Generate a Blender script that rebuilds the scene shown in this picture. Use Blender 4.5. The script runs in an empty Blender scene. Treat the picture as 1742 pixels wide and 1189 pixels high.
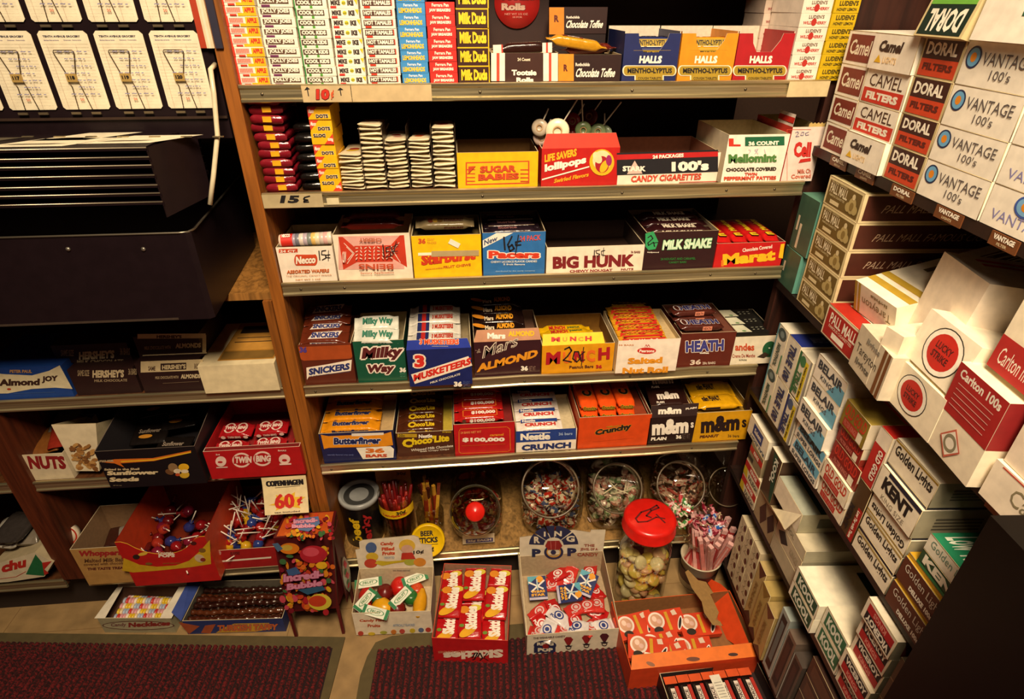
import bpy, math, random
from mathutils import Vector, Matrix, Euler
rnd = random.Random(11)
SC = bpy.context.scene
COL = SC.collection
# ---------------------------------------------------------------- camera
CP = Vector((0.29344, -0.90625, 1.17320))
YAW, PIT, ROL = [math.radians(a) for a in (5.2447, 30.7112, 0.1354)]
_r = Vector((math.cos(YAW), -math.sin(YAW), 0))
CF = Vector((math.sin(YAW)*math.cos(PIT), math.cos(YAW)*math.cos(PIT), -math.sin(PIT)))
_u = _r.cross(CF)
CR = _r*math.cos(ROL) + _u*math.sin(ROL)
CU = -_r*math.sin(ROL) + _u*math.cos(ROL)
cd = bpy.data.cameras.new('camera'); cam = bpy.data.objects.new('camera', cd); COL.objects.link(cam)
cd.sensor_width = 36; cd.lens = 36*1000/1742; cd.clip_start = .02; cd.clip_end = 30
cam.matrix_world = Matrix((( CR.x, CU.x, -CF.x, CP.x), (CR.y, CU.y, -CF.y, CP.y), (CR.z, CU.z, -CF.z, CP.z), (0,0,0,1)))
SC.camera = cam
SC.view_settings.view_transform = 'Standard'; SC.view_settings.look = 'None'
SC.view_settings.gamma = 1; SC.view_settings.use_curve_mapping = False
SC.view_settings.exposure = 0.0
# ---------------------------------------------------------------- world and lights
w = bpy.data.worlds.new('world'); SC.world = w; w.use_nodes = True
w.node_tree.nodes['Background'].inputs[0].default_value = (1.0, .45, .40, 1)
w.node_tree.nodes['Background'].inputs[1].default_value = 0.035
def area(name, loc, aim, sx, sy, power, col):
    l = bpy.data.lights.new(name, 'AREA'); l.shape = 'RECTANGLE'; l.size = sx; l.size_y = sy
    l.energy = power; l.color = col
    o = bpy.data.objects.new(name, l); COL.objects.link(o); o.location = loc
    o.rotation_euler = (Vector(aim) - Vector(loc)).to_track_quat('-Z', 'Y').to_euler(); return o
area('ceiling_lamp', (.34, -1.10, 2.14), (.50, -.10, .70), .44, .48, 40, (1.0, .79, .56)).data.spread = math.radians(150)
sl = bpy.data.lights.new('carton_fill_spot', 'SPOT'); sl.energy = 17; sl.color = (1.0, .80, .58); sl.spot_size = math.radians(74); sl.spot_blend = 1; sl.shadow_soft_size = .10  # added fill spot with no visible source, brightens the right-hand cartons
so = bpy.data.objects.new('carton_fill_spot', sl); COL.objects.link(so); so.location = (.30, -1.12, 1.62)
so.rotation_euler = (Vector((.90, -.38, .45)) - Vector(so.location)).to_track_quat('-Z', 'Y').to_euler()
# ---------------------------------------------------------------- projection helpers (photo pixels -> points in the shop)
def ray(x, y): return CF + CR*((x-871)/1000) - CU*((y-594.5)/1000)
def onY(x, y, Y=0.0): t = ray(x, y); return CP + t*((Y-CP.y)/t.y)
def onZ(x, y, Z=0.0): t = ray(x, y); return CP + t*((Z-CP.z)/t.z)
FR = dict(P=(0,0,1), A=(350,0,4.355), B=(700,0,4.355), C=(1040,0,4.148), D=(1400,0,5.094), E=(400,160,4.355), F=(760,160,4.355),
 G=(1040,160,4.355), H=(450,350,4.584), I=(800,350,4.584), J=(1060,350,4.756), K=(490,500,5.124), L=(780,500,5.124), M=(1020,500,5.124),
 N=(520,650,5.124), O=(800,640,5.124), Q=(1060,640,5.124), L1=(1300,440,4.953), L2=(1240,640,4.573), L3=(1230,820,3.222), L4=(1440,660,4.573),
 L5=(1420,860,3.615), L6=(1480,420,4.248), L7=(1340,260,3.963), L8=(1400,200,4.757), U=(0,540,4.574), V=(200,640,4.574), W=(0,780,3.963),
 X=(140,840,4.403), Y=(420,780,3.603), Z=(560,780,5.124), a=(720,900,4.756), b=(840,760,3.959), c=(1000,940,4.775), d=(0,0,3.96), e=(0,200,3.302), g=(1320,150,3.4))
def pq(fr, x, y): a, b, k = FR[fr]; return (a+x/k, b+y/k)
# ---------------------------------------------------------------- materials
def lin(h):
    h = h.lstrip('#'); c = [int(h[i:i+2], 16)/255 for i in (0, 2, 4)]
    return [x/12.92 if x <= .04045 else ((x+.055)/1.055)**2.4 for x in c] + [1]
_M = {}
def mat(h, kind='paper'):
    k = (h, kind)
    if k in _M: return _M[k]
    m = bpy.data.materials.new(kind+'_'+h.lstrip('#')); m.use_nodes = True; nt = m.node_tree; N = nt.nodes; L = nt.links
    b = N['Principled BSDF']; c = lin(h); b.inputs['Base Color'].default_value = c
    tc = N.new('ShaderNodeTexCoord')
    def noise(sc, det=3, obj=True):
        n = N.new('ShaderNodeTexNoise'); n.inputs['Scale'].default_value = sc; n.inputs['Detail'].default_value = det
        L.new(tc.outputs['Object' if obj else 'Generated'], n.inputs['Vector']); return n
    def ramp(src, c0, c1, p0=.35, p1=.65):
        r = N.new('ShaderNodeValToRGB'); r.color_ramp.elements[0].color = c0; r.color_ramp.elements[1].color = c1
        r.color_ramp.elements[0].position = p0; r.color_ramp.elements[1].position = p1
        L.new(src, r.inputs[0]); return r
    R = {'paper':.5, 'card':.75, 'foil':.22, 'ink':.6, 'plastic':.28, 'metal':.3, 'wood':.5, 'black':.38, 'rib':.95, 'floor':.55, 'rubber':.9, 'candy':.3}
    b.inputs['Roughness'].default_value = R.get(kind, .5)
    lo = [x*.90 for x in c[:3]]+[1]; hi = [min(1, x*1.06) for x in c[:3]]+[1]
    if kind in ('paper', 'card', 'ink', 'plastic', 'candy', 'black', 'rubber'):
        n = noise(60 if kind != 'card' else 140); L.new(ramp(n.outputs['Fac'], lo, hi).outputs[0], b.inputs['Base Color'])
    if kind == 'black': b.inputs['Specular IOR Level'].default_value = .22
    if kind == 'foil':
        n = noise(110, 2); bp = N.new('ShaderNodeBump'); bp.inputs['Strength'].default_value = .35; bp.inputs['Distance'].default_value = .002
        L.new(n.outputs['Fac'], bp.inputs['Height']); L.new(bp.outputs[0], b.inputs['Normal'])
        L.new(ramp(n.outputs['Fac'], lo, hi).outputs[0], b.inputs['Base Color'])
    if kind == 'metal':
        b.inputs['Metallic'].default_value = .85
        mp = N.new('ShaderNodeMapping'); mp.inputs['Scale'].default_value = (6, 60, 400); L.new(tc.outputs['Object'], mp.inputs[0])
        n = N.new('ShaderNodeTexNoise'); n.inputs['Scale'].default_value = 1; n.inputs['Detail'].default_value = 4; L.new(mp.outputs[0], n.inputs['Vector'])
        L.new(ramp(n.outputs['Fac'], [x*.6 for x in c[:3]]+[1], hi, .3, .6).outputs[0], b.inputs['Base Color'])
        rr = N.new('ShaderNodeMapRange'); rr.inputs[3].default_value = .2; rr.inputs[4].default_value = .5; L.new(n.outputs['Fac'], rr.inputs[0]); L.new(rr.outputs[0], b.inputs['Roughness'])
    if kind == 'wood':
        mp = N.new('ShaderNodeMapping'); mp.inputs['Scale'].default_value = (90, 60, 5); L.new(tc.outputs['Object'], mp.inputs[0])
        n = N.new('ShaderNodeTexNoise'); n.inputs['Scale'].default_value = 1.2; n.inputs['Detail'].default_value = 5; n.inputs['Distortion'].default_value = .8; L.new(mp.outputs[0], n.inputs['Vector'])
        L.new(ramp(n.outputs['Fac'], [x*.42 for x in c[:3]]+[1], hi, .3, .62).outputs[0], b.inputs['Base Color'])
    if kind == 'floor':
        n = noise(28, 6); L.new(ramp(n.outputs['Fac'], [x*.72 for x in c[:3]]+[1], hi, .3, .7).outputs[0], b.inputs['Base Color'])
    if kind == 'rib':
        mp = N.new('ShaderNodeMapping'); mp.inputs['Scale'].default_value = (110, 160, 100); L.new(tc.outputs['Object'], mp.inputs[0])
        n = N.new('ShaderNodeTexNoise'); n.inputs['Scale'].default_value = 1.6; n.inputs['Detail'].default_value = 3; L.new(mp.outputs[0], n.inputs['Vector'])
        L.new(ramp(n.outputs['Fac'], [x*.22 for x in c[:3]]+[1], [min(1,x*1.5) for x in c[:3]]+[1], .4, .62).outputs[0], b.inputs['Base Color'])
        bp = N.new('ShaderNodeBump'); bp.inputs['Strength'].default_value = .8; bp.inputs['Distance'].default_value = .003
        L.new(n.outputs['Fac'], bp.inputs['Height']); L.new(bp.outputs[0], b.inputs['Normal'])
    if kind in ('glass', 'cello'):
        N.remove(b); out = N['Material Output']
        tr = N.new('ShaderNodeBsdfTransparent'); gl = N.new('ShaderNodeBsdfGlossy'); gl.inputs['Roughness'].default_value = .05 if kind == 'glass' else .16
        tr.inputs[0].default_value = c
        lw = N.new('ShaderNodeLayerWeight'); lw.inputs[0].default_value = .25 if kind == 'glass' else .3
        n = noise(30 if kind == 'glass' else 70, 2); bp = N.new('ShaderNodeBump'); bp.inputs['Strength'].default_value = .1 if kind == 'glass' else .7; bp.inputs['Distance'].default_value = .003
        L.new(n.outputs['Fac'], bp.inputs['Height']); L.new(bp.outputs[0], gl.inputs['Normal']); L.new(bp.outputs[0], lw.inputs['Normal'])
        mr = N.new('ShaderNodeMapRange'); mr.inputs[3].default_value = .05; mr.inputs[4].default_value = .75 if kind == 'glass' else .5
        L.new(lw.outputs['Facing'], mr.inputs[0])
        mx = N.new('ShaderNodeMixShader'); L.new(mr.outputs[0], mx.inputs[0]); L.new(tr.outputs[0], mx.inputs[1]); L.new(gl.outputs[0], mx.inputs[2]); L.new(mx.outputs[0], out.inputs[0])
    _M[k] = m; return m
def mt(x): return x if isinstance(x, bpy.types.Material) else (mat(*x) if isinstance(x, tuple) else mat(x))
# ---------------------------------------------------------------- lettering as meshes
_T = {}
def glyphs(s, bold):
    k = (s, bold)
    if k not in _T:
        c = bpy.data.curves.new('t', 'FONT'); c.body = s; c.resolution_u = 2; c.offset = bold; c.space_line = .85; c.align_x = 'CENTER'
        o = bpy.data.objects.new('t', c); COL.objects.link(o)
        me = o.to_mesh(); V = [(v.co.x, v.co.y) for v in me.vertices]; Fc = [tuple(p.vertices) for p in me.polygons]
        o.to_mesh_clear(); bpy.data.objects.remove(o); bpy.data.curves.remove(c)
        _T[k] = (V, Fc)
    return _T[k]
# ---------------------------------------------------------------- mesh builder
class MB:
    def __init__(s, M=None): s.V = []; s.F = []; s.I = []; s.S = []; s.mats = []; s.M = M or Matrix(); s.Mi = s.M.inverted()
    def mi(s, m):
        m = mt(m)
        if m not in s.mats: s.mats.append(m)
        return s.mats.index(m)
    def poly(s, pts, m, smooth=False):
        n = len(s.V); s.V += [tuple(p) for p in pts]; s.F.append(tuple(range(n, n+len(pts)))); s.I.append(s.mi(m)); s.S.append(smooth)
    def mesh(s, V, F, m, smooth=True, X=None):
        n = len(s.V); i = s.mi(m); s.V += [tuple(X @ Vector(v)) if X else tuple(v) for v in V]
        for f in F: s.F.append(tuple(a+n for a in f)); s.I.append(i); s.S.append(smooth)
    def box(s, x0, x1, y0, y1, z0, z1, m, **fm):
        v = [(x0,y0,z0),(x1,y0,z0),(x1,y1,z0),(x0,y1,z0),(x0,y0,z1),(x1,y0,z1),(x1,y1,z1),(x0,y1,z1)]
        n = len(s.V); s.V += v
        for nm, f in (('bot',(0,3,2,1)),('top',(4,5,6,7)),('front',(0,1,5,4)),('right',(1,2,6,5)),('back',(2,3,7,6)),('left',(3,0,4,7))):
            s.F.append(tuple(n+a for a in f)); s.I.append(s.mi(fm.get(nm, m))); s.S.append(False)
    def tube(s, pts, r, m, seg=8, caps=True):
        pts = [Vector(p) for p in pts]; rs = r if isinstance(r, (list, tuple)) else [r]*len(pts); V = []; F = []
        for i, p in enumerate(pts):
            t = (pts[min(i+1, len(pts)-1)] - pts[max(i-1, 0)]).normalized()
            a = t.orthogonal().normalized() if i == 0 else (a - t*a.dot(t)).normalized(); b = t.cross(a)
            for k in range(seg): an = 2*math.pi*k/seg; V.append(p + (a*math.cos(an)+b*math.sin(an))*rs[i])
        for i in range(len(pts)-1):
            for k in range(seg): F.append((i*seg+k, i*seg+(k+1)%seg, (i+1)*seg+(k+1)%seg, (i+1)*seg+k))
        if caps: F.append(tuple(range(seg))[::-1]); F.append(tuple((len(pts)-1)*seg+k for k in range(seg)))
        s.mesh(V, F, m)
    def lathe(s, prof, m, seg=32, X=None, cap0=False, cap1=False):
        V = []; F = []
        for (r, z) in prof:
            for k in range(seg): a = 2*math.pi*k/seg; V.append((r*math.cos(a), r*math.sin(a), z))
        for i in range(len(prof)-1):
            for k in range(seg): F.append((i*seg+k, i*seg+(k+1)%seg, (i+1)*seg+(k+1)%seg, (i+1)*seg+k))
        if cap0: F.append(tuple(range(seg))[::-1])
        if cap1: F.append(tuple((len(prof)-1)*seg+k for k in range(seg)))
        s.mesh(V, F, m, True, X)
    # printed marks; frame = (origin, u, v) in local space with metric lengths |u|, |v|; pixels mapped onto the face
    def print(s, frame, ops, fr=None, eps=.00025, step=.00009):
        o, u, v = [Vector(a) for a in frame]; n = u.cross(v).normalized(); lu, lv = u.length, v.length; U = u/lu; W_ = v/lv
        def pt(x, y):
            if fr is None: return (x*lu, y*lv)
            px = pq(fr, x, y); C = s.Mi @ CP; t = (s.Mi.to_3x3() @ ray(*px)); k = (o-C).dot(n)/t.dot(n); q = C+t*k-o
            return (q.dot(U), q.dot(W_))
        lay = [0]
        def put(P2, F, col, inc=1):
            lay[0] += inc; e = n*(eps+step*lay[0]); m = col if not isinstance(col, str) else (col, 'ink')
            s.mesh([o+U*a+W_*b+e for a, b in P2], F, m, False)
        sy = 1 if fr is None else -1
        for op in ops:
            k, col = op[0], op[1]
            if k == 't':
                _, _, txt, x0, yb, x1, yt = op[:7]; kw = op[7] if len(op) > 7 else {}
                b = kw.get('b', .03); dy = kw.get('dy', 0); sl = kw.get('sl', 0)
                bl = Vector(pt(x0, yb)); br = Vector(pt(x1, yb+dy)); tl = Vector(pt(x0+sl, yt))
                V0, _ = glyphs(txt, b)
                if not V0: continue
                ax = min(a for a, _ in V0); bx = max(a for a, _ in V0); ay = min(a for _, a in V0); by = max(a for _, a in V0)
                sw, sh = bx-ax, by-ay
                def go(base, rad, c, nd):
                    V, F = glyphs(txt, min(base, .035)); ee = min(.028, max(0, base-.035))+rad*.8; nd = nd if ee > .004 else 1
                    for j in range(nd):
                        an = 2*math.pi*(j+.5)/nd; ox, oy = (ee*math.cos(an), ee*math.sin(an)) if ee > .004 else (0, 0)
                        put([bl+(br-bl)*((x+ox-ax)/sw)+(tl-bl)*((y+oy-ay)/sh) for x, y in V], F, c, 1 if j == 0 else .22)
                if 'oc' in kw: go(b, kw.get('ow', .05), kw['oc'], 8)
                go(b, 0, col, 4)
            elif k == 'r':
                _, _, x0, yb, x1, yt = op[:6]; kw = op[6] if len(op) > 6 else {}; dy = kw.get('dy', 0); sl = kw.get('sl', 0)
                put([pt(x0, yb), pt(x1, yb+dy), pt(x1+sl, yt+dy), pt(x0+sl, yt)], [(0,1,2,3)], col)
            elif k == 'p': put([pt(*q) for q in op[2]], [tuple(range(len(op[2])))], col)
            elif k == 'e':
                _, _, cx, cy, rx, ry = op[:6]; ro = op[6] if len(op) > 6 else 0; ca, sa = math.cos(ro), math.sin(ro)
                put([pt(cx+rx*math.cos(a)*ca-ry*math.sin(a)*sa, cy+rx*math.cos(a)*sa+ry*math.sin(a)*ca) for a in [i*math.pi/12 for i in range(24)]], [tuple(range(24))], col)
            elif k == 'o':   # ring outline
                _, _, cx, cy, rx, ry, wd = op[:7]; P = []
                for i in range(24):
                    a = i*math.pi/12; P += [pt(cx+rx*math.cos(a), cy+ry*math.sin(a)), pt(cx+(rx-wd)*math.cos(a), cy+(ry-wd)*math.sin(a))]
                put(P, [(2*i, (2*i+2)%48, (2*i+3)%48, 2*i+1) for i in range(24)], col)
            elif k == 'l':   # stroke
                _, _, wd, P = op[:4]; Q = [Vector(pt(*q)) for q in P]; a0 = Vector(pt(0, 0)); ww = (Vector(pt(wd, 0))-a0).length/2
                V = []; F = []
                for i in range(len(Q)-1):
                    t = (Q[i+1]-Q[i]); t.normalize(); nn = Vector((-t.y, t.x))*ww; tt = t*ww*.5; b = len(V)
                    V += [Q[i]-nn-tt, Q[i]+nn-tt, Q[i+1]+nn+tt, Q[i+1]-nn+tt]; F.append((b, b+1, b+2, b+3))
                put(V, F, col)
    def build(s, name, parent=None, label=None, cat=None, group=None, kind=None, loc=None, rot=None, link=True):
        me = bpy.data.meshes.new(name); me.from_pydata(s.V, [], s.F)
        for m in s.mats: me.materials.append(m)
        me.polygons.foreach_set('material_index', s.I); me.polygons.foreach_set('use_smooth', s.S); me.update()
        o = bpy.data.objects.new(name, me); COL.objects.link(o)
        if parent: o.parent = parent
        else:
            o.matrix_world = s.M
            if loc is not None: o.location = loc
            if rot is not None: o.rotation_euler = rot
        if label: o['label'] = label
        if cat: o['category'] = cat
        if group: o['group'] = group
        if kind: o['kind'] = kind
        return o
def empty(name, label, cat, group=None, M=None):
    o = bpy.data.objects.new(name, None); COL.objects.link(o); o.empty_display_size = .02
    if M: o.matrix_world = M
    o['label'] = label; o['category'] = cat
    if group: o['group'] = group
    return o
def dup(root, M=None, label=None, group=None):
    r = root.copy(); COL.objects.link(r)
    if M is not None: r.matrix_world = M
    if label: r['label'] = label
    if group: r['group'] = group
    for ch in list(root.children):
        c = ch.copy(); COL.objects.link(c); c.parent = r
        for g in list(ch.children): dd = g.copy(); COL.objects.link(dd); dd.parent = c
    return r
def XF(x, y, z, rx=0, ry=0, rz=0): return Matrix.Translation((x, y, z)) @ Euler((math.radians(rx), math.radians(ry), math.radians(rz))).to_matrix().to_4x4()
ORD = ['topmost', 'second from the top', 'third from the top', 'fourth from the top', 'fifth from the top', 'sixth from the top', 'seventh from the top',
       'eighth from the top', 'ninth from the top', 'tenth from the top', 'eleventh from the top', 'twelfth from the top', 'thirteenth from the top', 'fourteenth from the top', 'fifteenth from the top', 'sixteenth from the top']
BOT = ['lowest']+[o.replace('the top', 'the bottom') for o in ORD[1:]]
FRO = ['frontmost', 'second from the front', 'third from the front', 'fourth from the front', 'fifth from the front', 'sixth from the front', 'seventh from the front']
WH = '#f2ead6'; CR_ = '#e9dcbc'; RD = '#c41a1a'; BK = '#171213'; NV = '#1a2458'; YE = '#f5bd08'; GN = '#125c3c'; BR = '#4a1c14'; GY = '#8f8472'
# ---------------------------------------------------------------- the room and the shelving units
SZ = {1:1.0738, 2:.9252, 3:.779, 4:.577, 5:.3907, 6:.117}
ST = lambda k: SZ[k]-.0026        # surface the goods stand on, just under the lip edge
m = MB(); m.box(-2.2, 2.4, -2.2, .9, -.03, 0, ('#a08255', 'floor'))
for i in range(-6, 8): m.box(i*.305-.0007+.19, i*.305+.0007+.19, -2.2, .9, 0, .0004, ('#86693f', 'rubber'))
for i in range(-6, 3): m.box(-2.2, 2.4, i*.305-.0007-.04, i*.305+.0007-.04, 0, .0004, ('#86693f', 'rubber'))
m.build('floor', kind='structure')
m = MB(); m.box(-2.2, 2.4, .9, .95, 0, 2.5, ('#3a2415', 'card')); m.build('wall_back', kind='structure')
m = MB(); m.box(-2.25, -2.2, -2.2, .95, 0, 2.5, ('#3a2415', 'card')); m.build('wall_left', kind='structure')
m = MB(); m.box(2.4, 2.45, -2.2, .95, 0, 2.5, ('#3a2415', 'card')); m.build('wall_right', kind='structure')
m = MB(); m.box(-2.2, 2.4, -2.2, .95, 2.5, 2.55, ('#8a7a60', 'card')); m.build('ceiling', kind='structure')

def lip(mb, x0, x1, zt, wav=0):
    n = 26; V = []; F = []; prof = [(-.001,-.0005),(-.0035,0),(-.006,-.0012),(-.0055,-.0045),(-.0035,-.007),(-.0035,-.0175),(-.006,-.0195),(-.0058,-.0225),(-.003,-.024),(0,-.024),(0,-.0005)]
    for i in range(n+1):
        x = x0+(x1-x0)*i/n; dz = wav*math.sin(i*.9)*math.sin(i*.37)
        for (y, z) in prof: V.append((x, y+abs(dz)*.5, zt+z+dz))
    k = len(prof)
    for i in range(n):
        for j in range(k): F.append((i*k+j, (i+1)*k+j, (i+1)*k+(j+1)%k, i*k+(j+1)%k))
    F.append(tuple(range(k))); F.append(tuple(n*k+j for j in range(k))[::-1])
    mb.mesh(V, F, ('#cdbf94', 'metal'), False)

WOOD = ('#96581c', 'wood'); DW = ('#3a1c0c', 'wood')
unit = empty('shelving_unit', 'wooden candy shelving unit with aluminium edged shelves against the back wall', 'shelves')
def board(name, x0, x1, y0, y1, z0, z1, m=DW, par=None, label=None):
    mb = MB(); mb.box(x0, x1, y0, y1, z0, z1, m); return mb.build(name, par or unit, label)
for k in range(1, 7):
    s = board('shelf', 0, .847, 0, .30, SZ[k]-.019, SZ[k]-.003, ('#a07a44', 'wood') if k == 6 else ('#5a3418', 'wood'))
    mb = MB(); lip(mb, .001, .847, SZ[k], .0012 if k in (4, 5) else .0004)
    for x in ([.03,.1,.33,.55,.72,.8] if k < 4 else [.02,.12,.4,.6,.75]): mb.lathe([(.0,0),(.0022,.0002),(.0014,.0012),(0,.0014)], ('#6d6250', 'metal'), 10, XF(x, -.0035, SZ[k]-.0125, 90))
    mb.build('shelf_edge', s)
for k in (4, 5, 6):
    for x0, x1 in ((-1.05, -.575), (-.53, -.033)):
        s = board('shelf', x0, x1, 0, .30, SZ[k]-.019, SZ[k]-.003, ('#5a3418', 'wood'))
        mb = MB(); lip(mb, x0, x1, SZ[k], .0003); mb.build('shelf_edge', s)
board('shelf', 0, .847, .0, .30, 1.262, 1.28)  # unseen shelf above the view, added to shade the back of the top bay
board('upright', -.0185, 0, -.006, .30, 0, 1.26, WOOD); board('upright', -.0335, -.0195, -.009, .30, 0, .7495, WOOD)
board('upright', -.575, -.53, -.004, .30, .117, .556, ('#5a2812', 'wood'))
board('back_panel', -1.05, .85, .30, .312, 0, 1.30, ('#2c160c', 'card'))
board('toe_kick', -1.05, .845, .03, .045, 0, .098, ('#22140c', 'card'))
board('ledge', -1.05, -.019, -.002, .30, .750, .762, ('#9a6a30', 'wood'))
# labels on the shelf edges
mb = MB(); fx = lambda x0, x1, z0, z1, y=-.0072: ((x0, y, z0), (x1-x0, 0, 0), (0, 0, z1-z0))
a, b = onY(*pq('A', 722, 690)).x, onY(*pq('A', 1082, 690)).x; c = onY(*pq('A', 1675, 690)).x
for x0, x1, nm, lb in ((a, b, 'price_card', 'cream card with black arrows and a red ten cent price on the top shelf edge'), (b+.001, c, 'price_card', 'blank cream card on the top shelf edge beside the arrow card')):
    mb = MB(); mb.box(x0, x1, -.0072, -.0062, SZ[1]-.023, SZ[1]-.002, '#c9b183')
    if nm == 'price_card' and x0 == a:
        mb.print(fx(x0, x1, SZ[1]-.023, SZ[1]-.002), [('l',BK,8,[(762,710),(752,655)]),('p',BK,[(730,668),(750,642),(772,660)]),('l',BK,8,[(1003,705),(995,660)]),('p',BK,[(976,668),(996,648),(1020,664)]),
         ('t','#c42a12','10',815,742,920,655,{'b':.09,'oc':'#5a1208','ow':.03}),('t','#d0582a','¢',928,735,950,665,{'b':.05})], 'A')
    mb.build(nm, label=lb, cat='price label')
x0, x1 = onY(*pq('E', 215, 790)).x, onY(*pq('E', 655, 770)).x
mb = MB(); mb.box(x0, x1, -.0072, -.0062, SZ[2]-.022, SZ[2]-.002, '#b6a57c')
mb.print(fx(x0, x1, SZ[2]-.022, SZ[2]-.002), [('t',BK,'15',330,808,470,750,{'b':.06,'sl':12}),('l',BK,11,[(553,755),(515,765),(508,778),(540,785),(512,790),(510,800),(545,798)])], 'E')
mb.build('price_card', label='faded card with a handwritten black fifteen cent price on the second shelf edge', cat='price label')
x0, x1 = onY(*pq('C', 1230, 630)).x, .846
mb = MB(); mb.box(x0, x1, -.0072, -.0062, SZ[1]-.023, SZ[1]-.002, '#cbb98c'); mb.build('price_card', label='blank cream card at the right end of the top shelf edge', cat='price label')
mb = MB(); p = onY(*pq('E', 730, 785)); mb.box(p.x-.009, p.x+.009, -.0072, -.0064, p.z-.005, p.z+.005, '#d8cba0'); mb.build('paper_sticker', label='small torn white sticker on the second shelf edge beside the fifteen cent card', cat='sticker')
# mats
def mat_rug(name, pts, label, inner):
    mb = MB(); n = len(pts)
    for z, P in ((.004, pts),): mb.poly([(x, y, z) for x, y in P], ('#55492a', 'rubber'))
    for i in range(n): (x0, y0), (x1, y1) = pts[i], pts[(i+1)%n]; mb.poly([(x0,y0,0),(x1,y1,0),(x1,y1,.004),(x0,y0,.004)], ('#55492a', 'rubber'))
    rug = mb.build(name, label=label, cat='mat'); x0, x1, y0, y1 = inner; mb = MB(); N = int((x1-x0)/.0125); sk = .06
    for i in range(N):   # ribbed pile
        a = x0+(x1-x0)*i/N; V = []; F = []; y1 = inner[3]+(.075*(-.02-a)/.71 if inner[1] < .1 else 0)
        for j in range(2): yy = (y0, y1)[j]; V += [(a+(yy-y1)*sk+dx, yy, .004+dz) for dx, dz in ((0,0),(.0018,.005),(.0048,.0066),(.0078,.005),(.0098,0))]
        for j in range(4): F.append((j, j+1, j+6, j+5))
        F += [(4,3,2,1,0), (5,6,7,8,9)]; mb.mesh(V, F, ('#701416', 'rib'), True)
    mb.poly([(x0+(y0-y1)*sk,y0,.0042),(x1+(y0-inner[3])*sk,y0,.0042),(x1,inner[3],.0042),(x0,inner[3]+(.1 if x1 < .1 else 0),.0042)], ('#1c0607', 'rubber'))
    mb.build('pile', rug)
mat_rug('ribbed_mat', [(-1.4,-1.3),(-.055,-1.3),(-.002,-.24),(.010,-.112),(-.35,-.075),(-.731,-.036),(-1.4,.0)], 'dark red ribbed floor mat on the left with an olive rubber border', (-1.4,-.012,-1.3,-.135))
mat_rug('ribbed_mat', [(.015,-1.3),(.78,-1.3),(.868,-.116),(.40,-.114),(.11,-.118),(.076,-.13),(.062,-.16),(.053,-.2),(.045,-.4)], 'dark red ribbed floor mat on the right with a worn rounded corner', (.082,.852,-1.3,-.15))

# ---------------------------------------------------------------- cigarette shelving on the right: own frame, x towards the viewer, y into the shelf
AN = .07375; RO = Vector((.852, 0, 0))
DV = Vector((-math.sin(AN), -math.cos(AN), 0)); NV_ = Vector((-math.cos(AN), math.sin(AN), 0))
def RM(s=0, off=0, z=0, rx=0, ry=0, rz=0):
    p = RO+DV*s+NV_*off+Vector((0, 0, z)); b = Matrix((( DV.x, -NV_.x, 0, p.x), (DV.y, -NV_.y, 0, p.y), (0, 0, 1, p.z), (0,0,0,1)))
    return b @ Euler((math.radians(rx), math.radians(ry), math.radians(rz))).to_matrix().to_4x4()
RSH = {1:(.965, .978), 2:(.733, .745), 3:(.503, .513), 4:(.298, .308), 5:(.085, .098)}
ru = empty('cigarette_shelving', 'dark brown shelving unit on the right, packed with cigarette cartons', 'shelves')
mb = MB(RM()); mb.box(-.045, -.03, .003, .34, 0, 1.3, ('#3a1c12', 'wood')); mb.M = Matrix()
def rboard(name, x0, x1, y0, y1, z0, z1, m, lab=None):
    b = MB(); b.box(x0, x1, y0, y1, z0, z1, m); o = b.build(name, ru, lab); o.matrix_local = RM(); return o
rboard('side_panel', -.03, -.014, .004, .34, 0, 1.3, ('#3a1c12', 'wood'))
rboard('back_panel', -.03, 1.1, .34, .352, 0, 1.3, ('#1c0e08', 'card'))
rboard('top_board', -.03, 1.1, .06, .34, 1.29, 1.3, ('#1c0e08', 'card'))
rboard('toe_kick', -.03, 1.1, .035, .05, 0, .085, ('#2a170c', 'wood'))
rboard('end_post', .573, .70, -.052, -.018, .012, .775, ('#0a0605', 'black'), 'dark end post of the cigarette shelving')
for k, (z0, z1) in RSH.items():
    rboard('shelf', -.014, 1.1, .0, .34, z0, z1, ('#24120a', 'wood'))
lipo = []
def strip_label(k, txt, sub, fr, x0, x1, y, label, col='#6b3d1c'):
    p0, p1 = [pq(fr, x, y) for x in (x0, x1)]
    def s_at(px):
        t = ray(*px); n = NV_; kk = ((RO-CP).dot(n))/t.dot(n); return (CP+t*kk-RO).dot(DV)
    a, b = s_at(p0), s_at(p1); z0, z1 = RSH[k]
    mb = MB(RM(a, .0, z0-.001)); W_ = b-a; H_ = z1-z0+.0005
    mb.box(0, W_, -.0015, -.0001, 0, H_, col)
    mb.print(((0,-.0015,0),(W_,0,0),(0,0,H_)), [('t',WH,txt,.12,.5,.88,.9,{'b':.05}),('t','#c9b58e',sub,.32,.15,.68,.36)])
    mb.build('shelf_label', label=label, cat='shelf label')
strip_label(1,'CAMEL','REGULAR','L8',62,205,360,'small brown label on the upper cigarette shelf edge, leftmost')
strip_label(1,'CAMEL','LIGHTS','L8',272,440,440,'small brown label on the upper cigarette shelf edge, second from the left')
strip_label(1,'DORAL','FILTER','L8',550,755,600,'small brown label on the upper cigarette shelf edge under the red and brown cartons')
strip_label(1,'VANTAGE','LIGHTS','L8',905,1160,780,'small brown label on the upper cigarette shelf edge under the target marked cartons')
strip_label(1,'VANTAGE','FILTER','L8',1340,1610,1010,'small brown label on the upper cigarette shelf edge, rightmost')
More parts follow.
